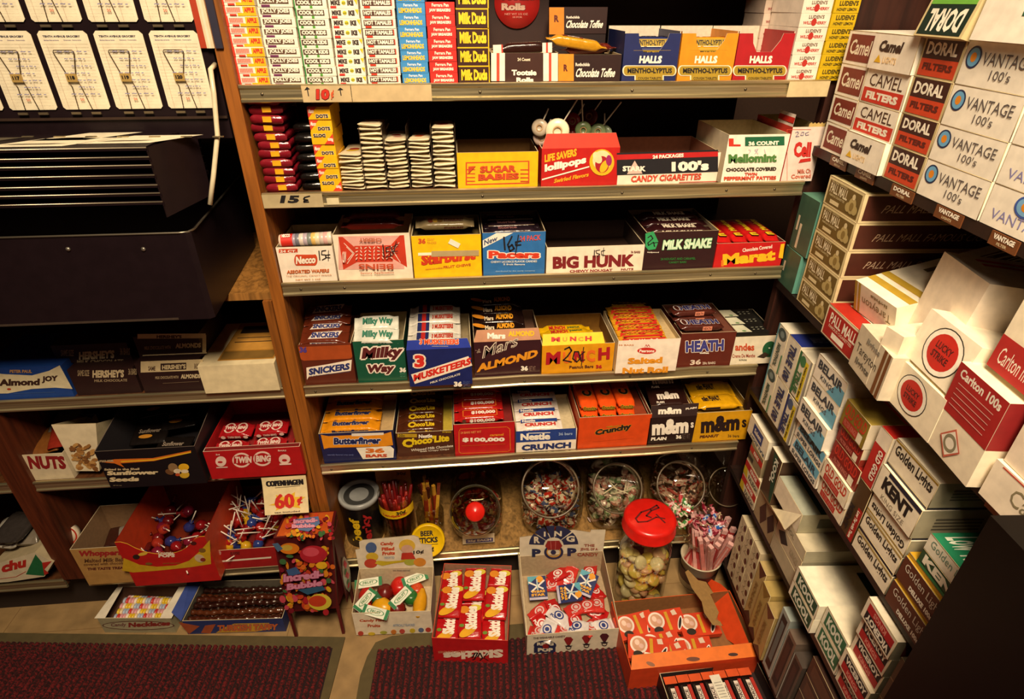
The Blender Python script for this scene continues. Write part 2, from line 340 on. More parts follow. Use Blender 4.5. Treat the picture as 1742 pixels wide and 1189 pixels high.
strip_label(2,'Carlton','','L4',1085,1330,900,'orange brown label on the second cigarette shelf edge with a white word','#8a4a1e')
# ---------------------------------------------------------------- goods: cardboard boxes, open display boxes, wrapped bars
def front_frame(w, h, y=0): return ((0, y, 0), (w, 0, 0), (0, 0, h))
def dims(k, fr, x0, x1, yb, yt, Yf, z0=None):
    z0 = ST(k) if z0 is None else z0
    a = pq(fr, x0, yb); b = pq(fr, x1, yb); t = pq(fr, (x0+x1)/2, yt)
    X0 = onY(*a, Yf).x; X1 = onY(*b, Yf).x; Z1 = onY(*t, Yf).z
    return X0, X1, z0, Z1
def shell(mb, w, d, h, col, inner=None, t=.0012, hb=None, fill=0, **fm):
    """open topped cardboard tray with real wall thickness, from the origin"""
    hb = h if hb is None else hb; inner = inner or ('#a08c68', 'card')
    mb.poly([(0,0,0),(w,0,0),(w,0,h),(0,0,h)], fm.get('front', col)); mb.poly([(0,d,0),(w,d,0),(w,d,hb),(0,d,hb)][::-1], fm.get('back', col))
    mb.poly([(0,d,0),(0,0,0),(0,0,h),(0,d,hb)], fm.get('left', col)); mb.poly([(w,0,0),(w,d,0),(w,d,hb),(w,0,h)], fm.get('right', col)); mb.poly([(0,0,0),(0,d,0),(w,d,0),(w,0,0)], col)
    f = max(t, fill)
    mb.poly([(t,t,f),(w-t,t,f),(w-t,d-t,f),(t,d-t,f)], inner)
    mb.poly([(w-t,t,f),(t,t,f),(t,t,h),(w-t,t,h)], inner); mb.poly([(t,d-t,f),(w-t,d-t,f),(w-t,d-t,hb),(t,d-t,hb)], inner)
    mb.poly([(t,t,f),(t,d-t,f),(t,d-t,hb),(t,t,h)], inner); mb.poly([(w-t,d-t,f),(w-t,t,f),(w-t,t,h),(w-t,d-t,hb)], inner)
    rim = fm.get('rim', '#cdbd98')
    mb.poly([(0,0,h),(w,0,h),(w-t,t,h),(t,t,h)], rim); mb.poly([(w,0,h),(w,d,hb),(w-t,d-t,hb),(w-t,t,h)], rim)
    mb.poly([(w,d,hb),(0,d,hb),(t,d-t,hb),(w-t,d-t,hb)], rim); mb.poly([(0,d,hb),(0,0,h),(t,t,h),(t,d-t,hb)], rim)
class Bx: pass
def goods(name, label, k, fr, x0, x1, yb, yt, col, ops=(), Yf=.006, dep=.12, op=True, inner=None, fill=.6, top=(), z0=None, cat='candy box', group=None, hb=None, **fm):
    X0, X1, Z0, Z1 = dims(k, fr, x0, x1, yb, yt, Yf, z0); w = X1-X0-.0012; h = Z1-Z0
    mb = MB(Matrix.Translation((X0+.0006, Yf, Z0)))
    if op: shell(mb, w, dep, h, col, inner, fill=h*fill, hb=hb, **fm)
    else: mb.box(0, w, 0, dep, 0, h, col, **fm)
    mb.print(front_frame(w, h), ops, fr)
    if top: mb.print(((0,0,h),(w,0,0),(0,dep,0)), top, fr)
    b = Bx(); b.o = mb.build(name, label=label, cat=cat, group=group); b.x, b.y, b.z, b.w, b.d, b.h, b.fill = X0+.0006, Yf, Z0, w, dep, h, Z0+h*fill
    return b
def wrapmesh(L, W, H, m, fin=.008, finm=None, sag=0):
    """wrapped bar with pinched, crimped ends; x 0..L, y 0..W, z 0..H"""
    mb = MB(); st = [(0,.98,.06),(fin*.5,.95,.09),(fin,.92,.2),(fin+H*.5,1,.93),(fin+H*.9,1,1),(L/2,1,1+sag),(L-fin-H*.9,1,1),(L-fin-H*.5,1,.93),(L-fin,.92,.2),(L-fin*.5,.95,.09),(L,.98,.06)]
    n = 14; V = []; F = []
    for x, a, b in st:
        for k in range(n):
            t = 2*math.pi*(k+.5)/n; c, s_ = math.cos(t), math.sin(t); e = .45
            V.append((x, W/2+W/2*a*math.copysign(abs(c)**e, c), H*.5+H/2*b*math.copysign(abs(s_)**e, s_)))
    for i in range(len(st)-1):
        for k in range(n): F.append((i*n+k, i*n+(k+1)%n, (i+1)*n+(k+1)%n, (i+1)*n+k))
    F.append(tuple(range(n))); F.append(tuple((len(st)-1)*n+k for k in range(n))[::-1]); mb.mesh(V, F, m); return mb
def barproto(name, L, W, H, col, top=(), front=(), kind='foil'):
    mb = wrapmesh(L, W, H, (col, kind))
    if top: mb.print(((L*.1, W*.08, H), (L*.8, 0, 0), (0, W*.84, 0)), top)
    if front: mb.print(((L*.1, 0, H*.05), (L*.8, 0, 0), (0, 0, H*.9)), front)
    me = mb.build(name); return me
def row(b, proto, desc, cat, group, n, y0, pitch, dz=0, rise=0, tilt=0, jit=1.0, xo=0, ordn=True):
    """lay n copies of a bar one behind the other at the mouth of a box"""
    for i in range(n):
        o = proto if i == 0 and not proto.get('category') else proto.copy()
        if o is not proto: COL.objects.link(o)
        o.matrix_world = XF(b.x+.0018+xo+rnd.uniform(-.0005,.0005)*jit, b.y+y0+i*pitch, b.z+b.h+dz+i*rise, tilt+rnd.uniform(-3,3)*jit, rnd.uniform(-.8,.8)*jit, rnd.uniform(-.8,.8)*jit)
        o['label'] = '%s, %s' % (desc, FRO[i] if i < 7 else 'far back') if ordn else desc; o['category'] = cat; o['group'] = group
        if i and len(o.children) == 0 and proto.children:
            for ch in proto.children: c = ch.copy(); COL.objects.link(c); c.parent = o
def stack(name, desc, k, fr, x0, x1, yb, n, h, ops, col, Yf=.006, dep=.09, cat='candy box', group=None, top=(), jit=.0006, alt=None, altops=None, **fm):
    X0, X1, Z0, _ = dims(k, fr, x0, x1, yb, yb-10, Yf); w = X1-X0-.0012; first = None; objs = []
    def mk(ops_):
        mb = MB(); mb.box(0, w, 0, dep, 0, h-.0002, col, **fm); mb.print(front_frame(w, h), ops_)
        if top: mb.print(((0,0,h-.0002),(w,0,0),(0,dep,0)), top)
        return mb.build(name)
    first = mk(ops); second = mk(altops) if alt else None; used = set()
    for i in range(n):
        src = second if alt and i in alt else first
        if src.name in used: o = src.copy(); COL.objects.link(o)
        else: o = src; used.add(src.name)
        o.matrix_world = XF(X0+.0006+rnd.uniform(-jit, jit), Yf+rnd.uniform(0, jit*2), Z0+i*h, 0, 0, rnd.uniform(-.5, .5)*jit/.0006)
        o['label'] = '%s, %s %s its stack' % (desc, (BOT[i] if k == 1 and n != 7 else ORD[n-1-i]), 'of' if True else ''); o['category'] = cat; o['group'] = group or desc+' stack'; objs.append(o)
    return X0, X1, Z0+n*h, objs
def ink(pts, w=7, col=BK): return ('l', col, w, pts)
# ================================================================ TOP SHELF
A10 = .01155
stack('candy_box', 'thin yellow, red and white fruit candy box', 1, 'A', 230, 478, 605, 10, A10+.0004, [('r','#c8331c',0,0,.12,1),('r','#f6b40a',.45,0,1,.28),('r','#f6b40a',.62,.28,1,.9),('r','#f1cfc0',.12,.3,.58,.86),
   ('t','#d2502c','IIIIIIIIII',.16,.36,.54,.80),('t','#c8331c','APPLE',.66,.34,.95,.82,{'b':.06}),('r','#c8331c',.22,.02,.42,.2)], WH, group='yellow and red fruit candy boxes on the top shelf', top=[('r','#f6b40a',0,0,1,1)])
stack('candy_box', 'thin white candy box with purple lettered panel', 1, 'A', 484, 735, 605, 10, A10+.0002, [('r','#6b2a55',.1,.0,.35,.22),('r','#5c4330',.06,.3,.9,.82),('t',WH,'JOLLY JOES',.09,.34,.88,.80,{'b':.05})], WH, group='white and purple candy boxes on the top shelf')
stack('candy_box', 'thin white candy box with green stripes', 1, 'A', 742, 978, 605, 10, A10, [('r','#2f8a3e',0,0,.04,1),('r','#3f8a2e',.12,0,.2,.25),('r','#4f9a2e',.48,0,.56,.25),('r','#4c3826',.06,.3,.88,.84),('t',WH,'COOL KIDS',.1,.36,.85,.78,{'b':.06})], WH, group='white and green candy boxes on the top shelf')
stack('candy_box', 'white candy box with black lettering and red flashes', 1, 'A', 984, 1196, 605, 10, A10, [('t','#33241c','MIKE',.08,.3,.4,.82,{'b':.07}),('e','#c9c31a',.52,.56,.07,.2),('t','#33241c','and',.47,.46,.57,.62),('t','#33241c','IKE',.64,.3,.86,.82,{'b':.07}),('r','#cc2a20',.06,.02,.26,.24),('p','#f0c015',[(.88,.9),(1,.9),(.97,.4)])], WH, group='white candy boxes with black lettering on the top shelf')
stack('candy_box', 'thin white candy box with red-edged brown panel', 1, 'A', 1204, 1450, 605, 10, A10, [('r','#d2452c',.86,.26,.93,.88),('r','#51362a',.06,.26,.9,.84),('t',WH,'HOT TAMALES',.09,.34,.88,.78,{'b':.05}),('r','#cc3a22',.1,.04,.28,.24)], WH, group='white candy boxes with brown panels on the top shelf')
stack('candy_box', 'small bright blue candy box with yellow lettering', 1, 'A', 1455, 1660, 605, 8, .0142, [('t','#e8edf0','Ferrara Pan',.25,.66,.75,.9),('t','#f3c81c','LEMONHEADS',.07,.14,.88,.56,{'b':.05})], '#3d8cc8', group='blue candy boxes on the top shelf')
stack('candy_box', 'small red candy box with white lettering', 1, 'B', 135, 345, 600, 7, .0143, [('t',WH,'Ferrara Pan',.22,.6,.8,.88),('t',WH,'JAW BREAKERS',.12,.14,.86,.46,{'b':.05})], '#c62a22', group='red candy boxes on the top shelf', top=[('t',WH,'Ferrara',.2,.3,.8,.6)])
stack('candy_box', 'brown candy box with yellow edges and yellow lettering', 1, 'B', 347, 583, 600, 5, .0232, [('r','#e3b70f',0,.93,1,1),('r','#e3b70f',.965,0,1,1),('t','#f0ca20','Milk Duds',.08,.18,.92,.8,{'b':.06})], '#3a1a10', group='brown and yellow candy boxes on the top shelf', top=[('r','#e3b70f',0,0,1,1),('r','#3a1a10',.1,0,.9,1)])
# brown and white roll box with raised lid
b = goods('candy_box', 'brown and white chocolate roll box with red stripes and a raised round red header', 1, 'B', 590, 1085, 600, 392, '#3d1f16', [('r','#f1e8d4',590,600,692,393),('r','#f1e8d4',976,600,1084,393),('r','#d0452c',630,600,652,393),('r','#d0452c',1017,600,1036,393),
  ('t',CR_,'24 Count',785,452,880,428),('t',WH,'Tootsie',740,560,928,515,{'b':.08}),('t',WH,'Rolls',775,610,905,572,{'b':.08})], dep=.11, fill=.85)
mb = MB(); mb.box(0, b.w, 0, .0015, b.h, b.h+.085, '#2a120c')
hd = mb.build('lid', b.o); hd.location = (0, .108, 0)
mb = MB(Matrix.Translation((b.x, b.y+.106, b.z))); p0 = onY(879.6, 4.6, b.y+.106); r_ = (onY(918, 4.6, b.y+.106)-p0).x
mb.lathe([(0,.0),(r_,.0),(r_,.0012),(0,.0012)], '#bf2420', 40, Matrix.Translation((p0.x-b.x, 0, p0.z-b.z)) @ Matrix.Rotation(math.pi/2, 4, 'X'))
mb.print(((0,-.0012,0),(b.w,0,0),(0,0,.1)), [('t','#d8b29a','Rolls',665,78,845,22,{'b':.08,'oc':'#5a1010','ow':.04}),('t','#9a2a20','Tootsie',650,5,915,-60,{'b':.08}),('t','#d08070','NET WT 1/2 OZ',690,112,862,96),('t','#d08070','10 FOR',750,134,820,120)], 'B')
mb.build('header_disc', b.o).matrix_local = XF(0, .106, 0)
pr_ = barproto('chocolate_roll', .062, .02, .014, '#2c1510', [('t','#8a7060','TOOTSIE',.22,.2,.6,.8),('t','#c9b58e','MADE IN',.62,.5,.85,.75)], [('r','#efe2cf',-.1,.0,.08,1),('r','#cf4030',.06,0,.09,1),('r','#efe2cf',.86,0,1.05,1),('r','#cf4030',.93,0,.97,1)])
pr_.matrix_world = XF(b.x+.002, b.y+.012, b.z+b.h-.004, 0, -2, 0); pr_.scale = ((b.w-.004)/.062, 1, 1); pr_['label'] = 'wrapped brown chocolate roll lying across the brown and white box'; pr_['category'] = 'candy bar'
# toffee boxes
TOF = lambda: [('t',WH,'Rothchilds',1215,490,1320,465),('t',WH,'Chocolate Toffee',1210,572,1500,505,{'b':.03,'sl':18})]
b = goods('toffee_box', 'dark brown toffee box with an orange end panel, front one', 1, 'B', 1087, 1545, 600, 405, '#2a1310', [('r','#e08a1c',1087,600,1202,400),('t','#5a2010','R',1125,530,1160,475,{'b':.08})]+TOF(), dep=.10, fill=.9, group='dark brown toffee boxes')
bar_ = barproto('toffee_bar', .088, .02, .014, '#c08a1c', [('r','#7a2012',.2,.2,.62,.8),('t',WH,'toffee',.3,.3,.55,.7)]); bar_.matrix_world = XF(b.x-.018, b.y+.018, b.z+b.h+.012, 4, 8, -4); bar_['label'] = 'gold foil toffee bar with twisted ends lying between the two toffee boxes'; bar_['category'] = 'candy bar'
for i, (dx, dy) in enumerate(((.006,.022),(.018,.04))):
    o = barproto('toffee_bar', .075, .02, .013, '#5a1c10', [('t','#c9a070','toffee',.3,.3,.7,.7)]); o.matrix_world = XF(b.x+dx, b.y+dy, b.z+b.h-.002, 0, -1, 2); o['label'] = ('dark wrapped toffee bar in the front toffee box, nearer', 'dark wrapped toffee bar in the front toffee box, farther')[i]; o['category'] = 'candy bar'
z1 = onY(*pq('B', 1100, 250), .075).z
mb = MB(XF(onY(*pq('B', 1018, 250), .075).x, .075, z1)); w_ = onY(*pq('B', 1440, 250), .075).x-mb.M.translation.x; h_ = onY(*pq('B', 1200, 52), .075).z-z1
mb.box(0, w_, 0, .012, 0, h_, '#2a1310'); mb.box(0, w_, .001, .011, ST(1)-z1, 0, '#1c0c0a')
mb.print(front_frame(w_, h_), [('r','#d07f1c',1020,255,1130,55),('t','#5a2010','R',1055,165,1095,110,{'b':.08}),('t',WH,'Rothchilds',1147,137,1245,118),('t',WH,'Chocolate Toffee',1138,208,1410,150,{'b':.03,'sl':18})], 'B')
mb.build('toffee_box', label='dark brown toffee box with an orange end panel, standing upright at the rear', cat='candy box', group='dark brown toffee boxes')
# three cough drop boxes with scooped fronts
def halls(x0, x1, col, lab, xt, tc, n, barcol):
    X0, X1, Z0, Z1 = dims(1, 'C', x0, x1, 565, 235, .006); w = X1-X0-.001; h = Z1-Z0; mb = MB(Matrix.Translation((X0, .006, Z0)))
    H2 = h*.62; P = [(0,0),(w,0),(w,h),(w*.79,h),(w*.76,h*.86),(w*.63,H2),(w*.36,H2),(w*.27,h*.80),(w*.24,h),(0,h)]
    for q in ([P[0],P[1],P[5],P[6]], [P[1],P[2],P[3],P[4],P[5]], [P[6],P[7],P[8],P[9],P[0]]):
        mb.poly([(a,0,b) for a, b in q], col); mb.poly([(a,.0012,b) for a, b in q][::-1], '#d8cbb0')
    for i in range(2, 9): (a, b), (c_, d_) = P[i], P[(i+1)%10]; mb.poly([(a,0,b),(a,.0012,b),(c_,.0012,d_),(c_,0,d_)], '#d8cbb0')
    dep = .1; inn = ('#cfc3ab', 'card')
    for xx in (0, w-.0012): mb.box(xx, xx+.0012, .0012, dep, 0, h*1.04, inn, left=col, right=col)
    mb.box(0, w, dep, dep+.0012, 0, h*1.1, inn); mb.box(.0012, w-.0012, .0012, dep, 0, .003, inn)
    cx = (x0+x1)/2+8
    mb.print(front_frame(w, h), [('t',WH,'HALLS',cx-78,448,cx+82,392,{'b':.07,'sl':8}),('e',CR_,cx-165,498,28,37),('e',CR_,cx+160,498,28,37),('r',CR_,cx-165,535,cx+160,461),('r',CR_,cx-108,565,cx+98,520),
      ('r','#a08420',cx-160,530,cx+155,466),('e','#a08420',cx-162,498,22,32),('e','#a08420',cx+157,498,22,32),('r','#a08420',cx-100,565,cx+90,528),('t',BK,'MENTHO-LYPTUS',cx-158,516,cx+155,480,{'b':.04}),('t','#4a3a10','COUGH TABLETS',cx-85,560,cx+80,542)], 'C')
    o = mb.build('cough_drop_box', label=lab, cat='candy box', group='cough drop boxes with scooped fronts')
    for i in range(n):
        mb = wrapmesh(w*.94, .02, .016, (barcol, 'paper'), .003)
        mb.print(((w*.1,0,.001),(w*.75,0,0),(0,0,.014)), [('r','#a08420',.05,.15,.95,.85),('t',BK,'MENTHO-LYPTUS',.08,.25,.92,.75)]); mb.print(((w*.1,.001,.016),(w*.75,0,0),(0,.018,0)), [('t',WH,'HALLS',.1,.1,.75,.9,{'b':.08,'sl':.05}),('r','#e8dcc4',.8,.1,1,.9)])
        q = mb.build('cough_drop_pack', label='%s cough drop pack in the %s box, %s' % (('dark blue' if barcol == NV else 'orange'), ('navy' if barcol == NV else 'orange'), ('lower front', 'upper front', 'farther back')[i]), cat='candy pack')
        q.matrix_world = XF(X0+.003, .0085 if i == 0 else .012+(i-1)*.022, Z0+h*(.46 if i == 0 else .68), (10 if i == 0 else -12), 0, 0)
    mb = MB(); mb.box(0, w-.004, 0, dep-.006, 0, h*.44, '#2a1a18'); 
    if n: q = mb.build('pack_filler', o); q.location = (.002, .003, .003); q.name = 'lower_packs'
halls(70, 455, NV, 'navy blue cough drop box with a scooped front and packs inside', 0, 0, 3, NV)
halls(460, 848, '#e08a14', 'orange cough drop box with a scooped front and packs inside', 0, 0, 2, '#e08a14')
halls(850, 1232, '#a8141c', 'empty dark red cough drop box with a scooped front', 0, 0, 0, NV)
LU = lambda c, t: [('t',t,"LUDEN'S",.28,.6,.8,.86,{'b':.03}),('t',c,'WILD CHERRY',.12,.2,.9,.42),('e',c,.48,.36,.09,.26)]
stack('cough_drop_carton', 'small white cough drop box with red cherries', 1, 'C', 1236, 1440, 565, 8, .0175, LU('#b02a20','#6a6050'), '#ecdcc8', group='white cough drop boxes on the top shelf', jit=.0004)
stack('cough_drop_carton', 'small yellow cough drop box with dark lettering', 1, 'C', 1444, 1618, 565, 8, .0175, [('t','#4a3c08',"LUDEN'S",.18,.5,.92,.86,{'b':.04}),('t','#4a3c08','HONEY LEMON',.12,.14,.9,.36)], '#c9a80c', group='yellow cough drop boxes on the top shelf', jit=.0004)
X0, X1, zt, ob = stack('cough_drop_carton', 'white cough drop box in the dim rear pile', 1, 'C', 985, 1165, 565, 8, .0172, LU('#903028','#6a6050'), '#cdb8a4', Yf=.10, dep=.07, group='dim white cough drop boxes at the rear of the top shelf')  # same white box in darker colours, rear shade painted in
# ================================================================ SECOND SHELF
def parcel(L, W, H, m, lump=.12, seed=0, fin=.25, wave=.0):
    """soft packet lying with a crimped end to the front"""
    r2 = random.Random(seed); mb = MB(); nx, n = 10, 20; V = []; F = []; ph = r2.uniform(0, 6)
    for i in range(nx):
        y = W*(0, .02, .08, .2, .4, .6, .8, .92, .98, 1)[i]; bq = (fin, fin*1.1, .75, 1, 1, 1, 1, .75, fin, fin)[i]; wv = wave*(1, .9, .4, 0, 0, 0, 0, 0, 0, 0)[i]
        for k in range(n):
            t = 2*math.pi*(k+.5)/n; c, s_ = math.cos(t), math.sin(t); j = 1+r2.uniform(-lump, lump)*.5
            xx = L/2+L/2*math.copysign(abs(c)**.35, c)*(1+r2.uniform(-.015,.015))
            V.append((xx, y+r2.uniform(-1,1)*W*.004, H*.5+H/2*bq*j*math.copysign(abs(s_)**.6, s_)+wv*H*math.sin(xx/L*5+ph)))
    for i in range(nx-1):
        for k in range(n): F.append((i*n+k, (i+1)*n+k, (i+1)*n+(k+1)%n, i*n+(k+1)%n))
    F.append(tuple(range(n))); F.append(tuple((nx-1)*n+k for k in range(n))[::-1]); mb.mesh(V, F, m); return mb
z2 = ST(2)
prs = []
for sd in range(3):
    mb = parcel(.046, .09, .0122, ('#7c1622', 'foil'), .25, sd, .93, .06); mb.box(.018, .030, -.0015, .02, .003, .0105, '#e0a412'); o = mb.build('gum_packet'); prs.append(o)
for i in range(11):
    o = prs[i] if i < 3 else prs[i % 3].copy()
    if i >= 3: COL.objects.link(o)
    xx = onY(*pq('E', 60+115*(10-i)/11+(60 if i < 4 else 0)*0, 100+i*0), .006).x
    o.matrix_world = XF(.0015+rnd.uniform(0,.004), .006+rnd.uniform(0,.004), z2+i*.0123, 0, rnd.uniform(-1.5,1.5), rnd.uniform(-3,3))
    o['label'] = 'red cellophane candy packet with a yellow tag, %s of its stack' % ORD[10-i]; o['category'] = 'candy packet'; o['group'] = 'red cellophane packets at the left end of the second shelf'
prs = []
for sd in range(2): prs.append(parcel(.044, .085, .0135, ('#15110f', 'foil'), .25, sd+5, .75, .1).build('licorice_packet'))
for i in range(7):
    o = prs[i] if i < 2 else prs[i % 2].copy()
    if i >= 2: COL.objects.link(o)
    o.matrix_world = XF(.053+rnd.uniform(0,.004), .012+rnd.uniform(0,.006)+(.012 if i > 5 else 0), z2+i*.0138, 0, rnd.uniform(-2,2), rnd.uniform(-5,5))
    o['label'] = 'black cellophane candy packet, %s of its stack' % ORD[6-i]; o['category'] = 'candy packet'; o['group'] = 'black cellophane packets on the second shelf'
DOTS = [('p','#cf3a1c',[(0,1),(.44,1),(0,.12)]),('t',WH,'Mason',.03,.5,.26,.82,{'sl':.04}),('t','#2a2018','DOTS',.34,.12,.9,.42,{'b':.08,'oc':WH,'ow':.05})]
DOTR = [('p','#cf3a1c',[(1,0),(.56,0),(1,.88)]),('t',WH,'Mason',.97,.5,.74,.18),('t','#2a2018','DOTS',.66,.88,.1,.58,{'b':.08,'oc':WH,'ow':.05})]
stack('candy_box', 'yellow gumdrop box with a red corner', 2, 'E', 628, 790, 712, 7, .0172, DOTS, '#efb40c', Yf=.007, dep=.075, group='yellow gumdrop boxes on the second shelf', alt=(0, 4), altops=DOTR, jit=.0012)
def packets(fr, x0, x1, n, top, lab, seed, topblob, grp):
    X0, X1, _, _ = dims(2, fr, x0, x1, 690, 600, .008); w = X1-X0-.0015; ps = []
    zt = onY(*pq(fr, (x0+x1)/2, top), .008).z; h = (zt-z2)/n
    for sd in range(3):
        mb = parcel(w, .095, h*1.12, ('#dccba4', 'paper'), .25, seed*3+sd, .38, .22)
        mb.print(((w*.1,.004,h*.92),(w*.8,0,0),(0,.07,0)), [('e',topblob,.5,.45,.36,.2),('e','#8a1a14',.5,.62,.3,.1)] if topblob else [], eps=.0012)
        ps.append(mb.build('candy_packet'))
    for i in range(n):
        o = ps[i] if i < 3 else ps[i % 3].copy()
        if i >= 3: COL.objects.link(o)
        o.matrix_world = XF(X0+rnd.uniform(-.0008,.0012), .008+rnd.uniform(0,.004), z2+i*h, (rnd.uniform(-2,1) if i < n-1 else -6), rnd.uniform(-1.2,1.2), rnd.uniform(-2,2))
        o['label'] = '%s, %s' % (lab, ORD[n-1-i]) if n-1-i < 16 else lab; o['category'] = 'candy packet'; o['group'] = grp
packets('E', 795, 965, 11, 440, 'cream paper candy packet in the low stack beside the gumdrop boxes', 1, '#c9a424', 'cream packets, low stack')
packets('E', 960, 1130, 15, 215, 'cream paper candy packet in the tallest stack', 2, '#9a1c1c', 'cream packets, tallest stack')
packets('E', 1138, 1296, 13, 330, 'cream paper candy packet in the third stack from the gumdrops', 3, '#a81c24', 'cream packets, third stack')
packets('E', 1310, 1468, 13, 330, 'cream paper candy packet in the fourth stack from the gumdrops', 4, '#c0561c', 'cream packets, fourth stack')
packets('E', 1480, 1642, 14, 240, 'cream paper candy packet in the stack beside the yellow box', 5, '#9a1c1c', 'cream packets, fifth stack')
# thin wire dividers between the packet stacks
for i, x in enumerate((970, 1133, 1302, 1474, 1648)):
    p = onY(*pq('E', x, 690), .006); mb = MB(); mb.box(-.0004, .0004, 0, .09, 0, .092, ('#3a2c20', 'plastic')); o = mb.build('divider', label='thin dark divider between packet stacks, %s' % ('leftmost', 'second from the left', 'third from the left', 'fourth from the left', 'rightmost')[i], cat='divider'); o.location = (p.x-.0004, .006, z2)
goods('candy_box', 'open yellow caramel box with red lettering in a red frame', 2, 'F', 82, 675, 690, 430, '#f0b70a', [('r','#c8441c',140,675,612,505,{'dy':-12}),('r','#f0b70a',150,666,602,514,{'dy':-12})]+
  [('r','#c8441c',x,y+4,x+60,y-4) for x in (150,545) for y in (560,590,618,645)]+[('t','#c8441c','SUGAR',245,584,515,532,{'b':.06,'dy':-8}),('t','#c8441c','BABIES',232,640,535,592,{'b':.06,'dy':-12}),('p','#c8441c',[(160,535),(215,532),(160,590)])], Yf=.005, dep=.10, fill=.25, inner=('#6a4a18','card'))
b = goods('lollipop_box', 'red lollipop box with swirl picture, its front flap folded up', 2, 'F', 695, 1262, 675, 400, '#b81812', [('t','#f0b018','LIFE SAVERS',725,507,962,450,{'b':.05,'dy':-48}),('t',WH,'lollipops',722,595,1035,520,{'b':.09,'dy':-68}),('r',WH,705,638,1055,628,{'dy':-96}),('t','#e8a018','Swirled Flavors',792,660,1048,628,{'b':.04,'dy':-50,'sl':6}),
  ('e','#e8b018',1148,505,92,98),('e','#e8d8a0',1150,490,70,74),('e','#a81420',1150,520,52,62),('e','#e8b018',1165,535,26,50,.5),('e','#e8d8a0',1115,470,30,46,-.5),('e','#a02060',1200,490,22,40)], Yf=.004, dep=.085, fill=.5, inner=('#8a1410','card'))
mb = MB(); c_ = b.w*.06; th = math.radians(12); hh = .021
mb.poly([(0,0,b.h),(b.w,0,b.h),(b.w-c_,hh*math.sin(th),b.h+hh*math.cos(th)),(c_,hh*math.sin(th),b.h+hh*math.cos(th))], '#d8351c'); mb.poly([(0,.001,b.h),(c_,.001+hh*math.sin(th),b.h+hh*math.cos(th)),(b.w-c_,.001+hh*math.sin(th),b.h+hh*math.cos(th)),(b.w,.001,b.h)], '#b8a080'); mb.build('flap', b.o)
def lolli(px, py, depth, r, ax, stick, col, lab, fr='F', cat='lollipop', grp='lollipops in the red box', stickaim=None):
    p = onY(*pq(fr, px, py), depth); e = empty('lollipop', lab, cat, grp, Matrix.Translation(p) @ Euler(ax).to_matrix().to_4x4())
    mb = MB(); mb.lathe([(0,-.004),(r*.5,-.0045),(r*.9,-.003),(r,0),(r*.9,.003),(r*.5,.0045),(r*.35,.0042),(r*.3,.003),(0,.003)], (col, 'candy'), 24); mb.print(((-r,-r,.0046),(2*r,0,0),(0,2*r,0)), [('o','#b08a5a',.5,.5,.2,.2,.05)]); mb.build('candy', e)
    mb = MB(); mb.tube([(r*.7,0,0),(stick,0,0)], .0011, '#efe6d0', 6); mb.build('stick', e); return e
lolli(820, 275, .02, .0185, (math.radians(80),math.radians(-58),0), .06, '#e6d7b4', 'white round lollipop standing out of the red lollipop box')
for i, (px, py, cc, st) in enumerate(((690,250,'#b8a890',.03),(700,320,'#c8b0a0',.03),(1010,265,'#6a7a50',.07),(1120,280,'#7a8a60',.055),(1170,290,'#8a9a78',.03),(930,200,'#8a1420',.02),(900,290,'#a03030',.05),(1060,170,'#5a1418',.03))):
    lolli(px, py, .03+.008*i, .013, (math.radians(70+rnd.uniform(-20,20)), math.radians(-70+rnd.uniform(-30,30)), 0), st, cc, ('pale wrapped lollipop at the left corner of the red box','pinkish wrapped lollipop under the pale one in the red box','green wrapped lollipop in the middle of the red box','green wrapped lollipop right of the middle stick','green wrapped lollipop at the right of the red box','dark red lollipop above the white round one','red lollipop behind the white round one','dim red lollipop under the shelf')[i])
b = goods('candy_box', 'open black, red and white candy box with two-digit hundred lettering', 2, 'G', 38, 775, 660, 440, '#e9dcc4', [('r','#b81818',40,487,790,446,{'dy':-24}),('r','#17151a',40,601,790,488,{'dy':-26}),('r','#17151a',40,448,790,436,{'dy':-24}),('t',WH,'24 PACKAGES',305,480,535,452,{'b':.05,'dy':-14}),('p','#dcb8a8',[(115,592),(172,492),(230,588)]),('t',WH,'STARK',82,572,255,532,{'b':.06}),
  ('t',WH,"100's",440,578,725,496,{'b':.09,'dy':-10}),('t','#c8442c','CANDY CIGARETTES',142,652,660,604,{'dy':-20,'sl':6,'b':.04}),('r','#c8442c',500,655,775,650,{'dy':-8})], Yf=.004, dep=.13, fill=.3, inner=('#8a5a40','card'))
b = goods('candy_box', 'open white and green mint box with a red letter L', 2, 'G', 805, 1243, 665, 300, WH, [('t','#c8321c','L',862,390,965,325,{'b':.1}),('r','#17603c',990,385,1282,318,{'dy':-6}),('t',WH,'36 COUNT',1015,382,1240,350,{'b':.06,'dy':-6}),('t','#4a7a3a','Mellomint',865,512,1222,445,{'b':.07,'dy':-8,'oc':'#b8c098','ow':.02}),
  ('t','#33241c','CHOCOLATE COVERED',848,573,1220,546,{'b':.05,'dy':-8}),('t','#c8442c','TWIN',985,602,1078,580,{'b':.05}),('t','#c8442c','PEPPERMINT PATTIES',832,638,1218,610,{'b':.05,'dy':-6}),ink([(1015,440),(1030,415),(1015,408)],3,'#a8a0c0'),ink([(1060,440),(1085,405),(1060,410),(1085,440)],3,'#a8a0c0'),ink([(1130,405),(1140,440)],3,'#a8a0c0')], Yf=.002, dep=.13, fill=.2, inner=('#c8b890','card'), left='#d8c8a8')
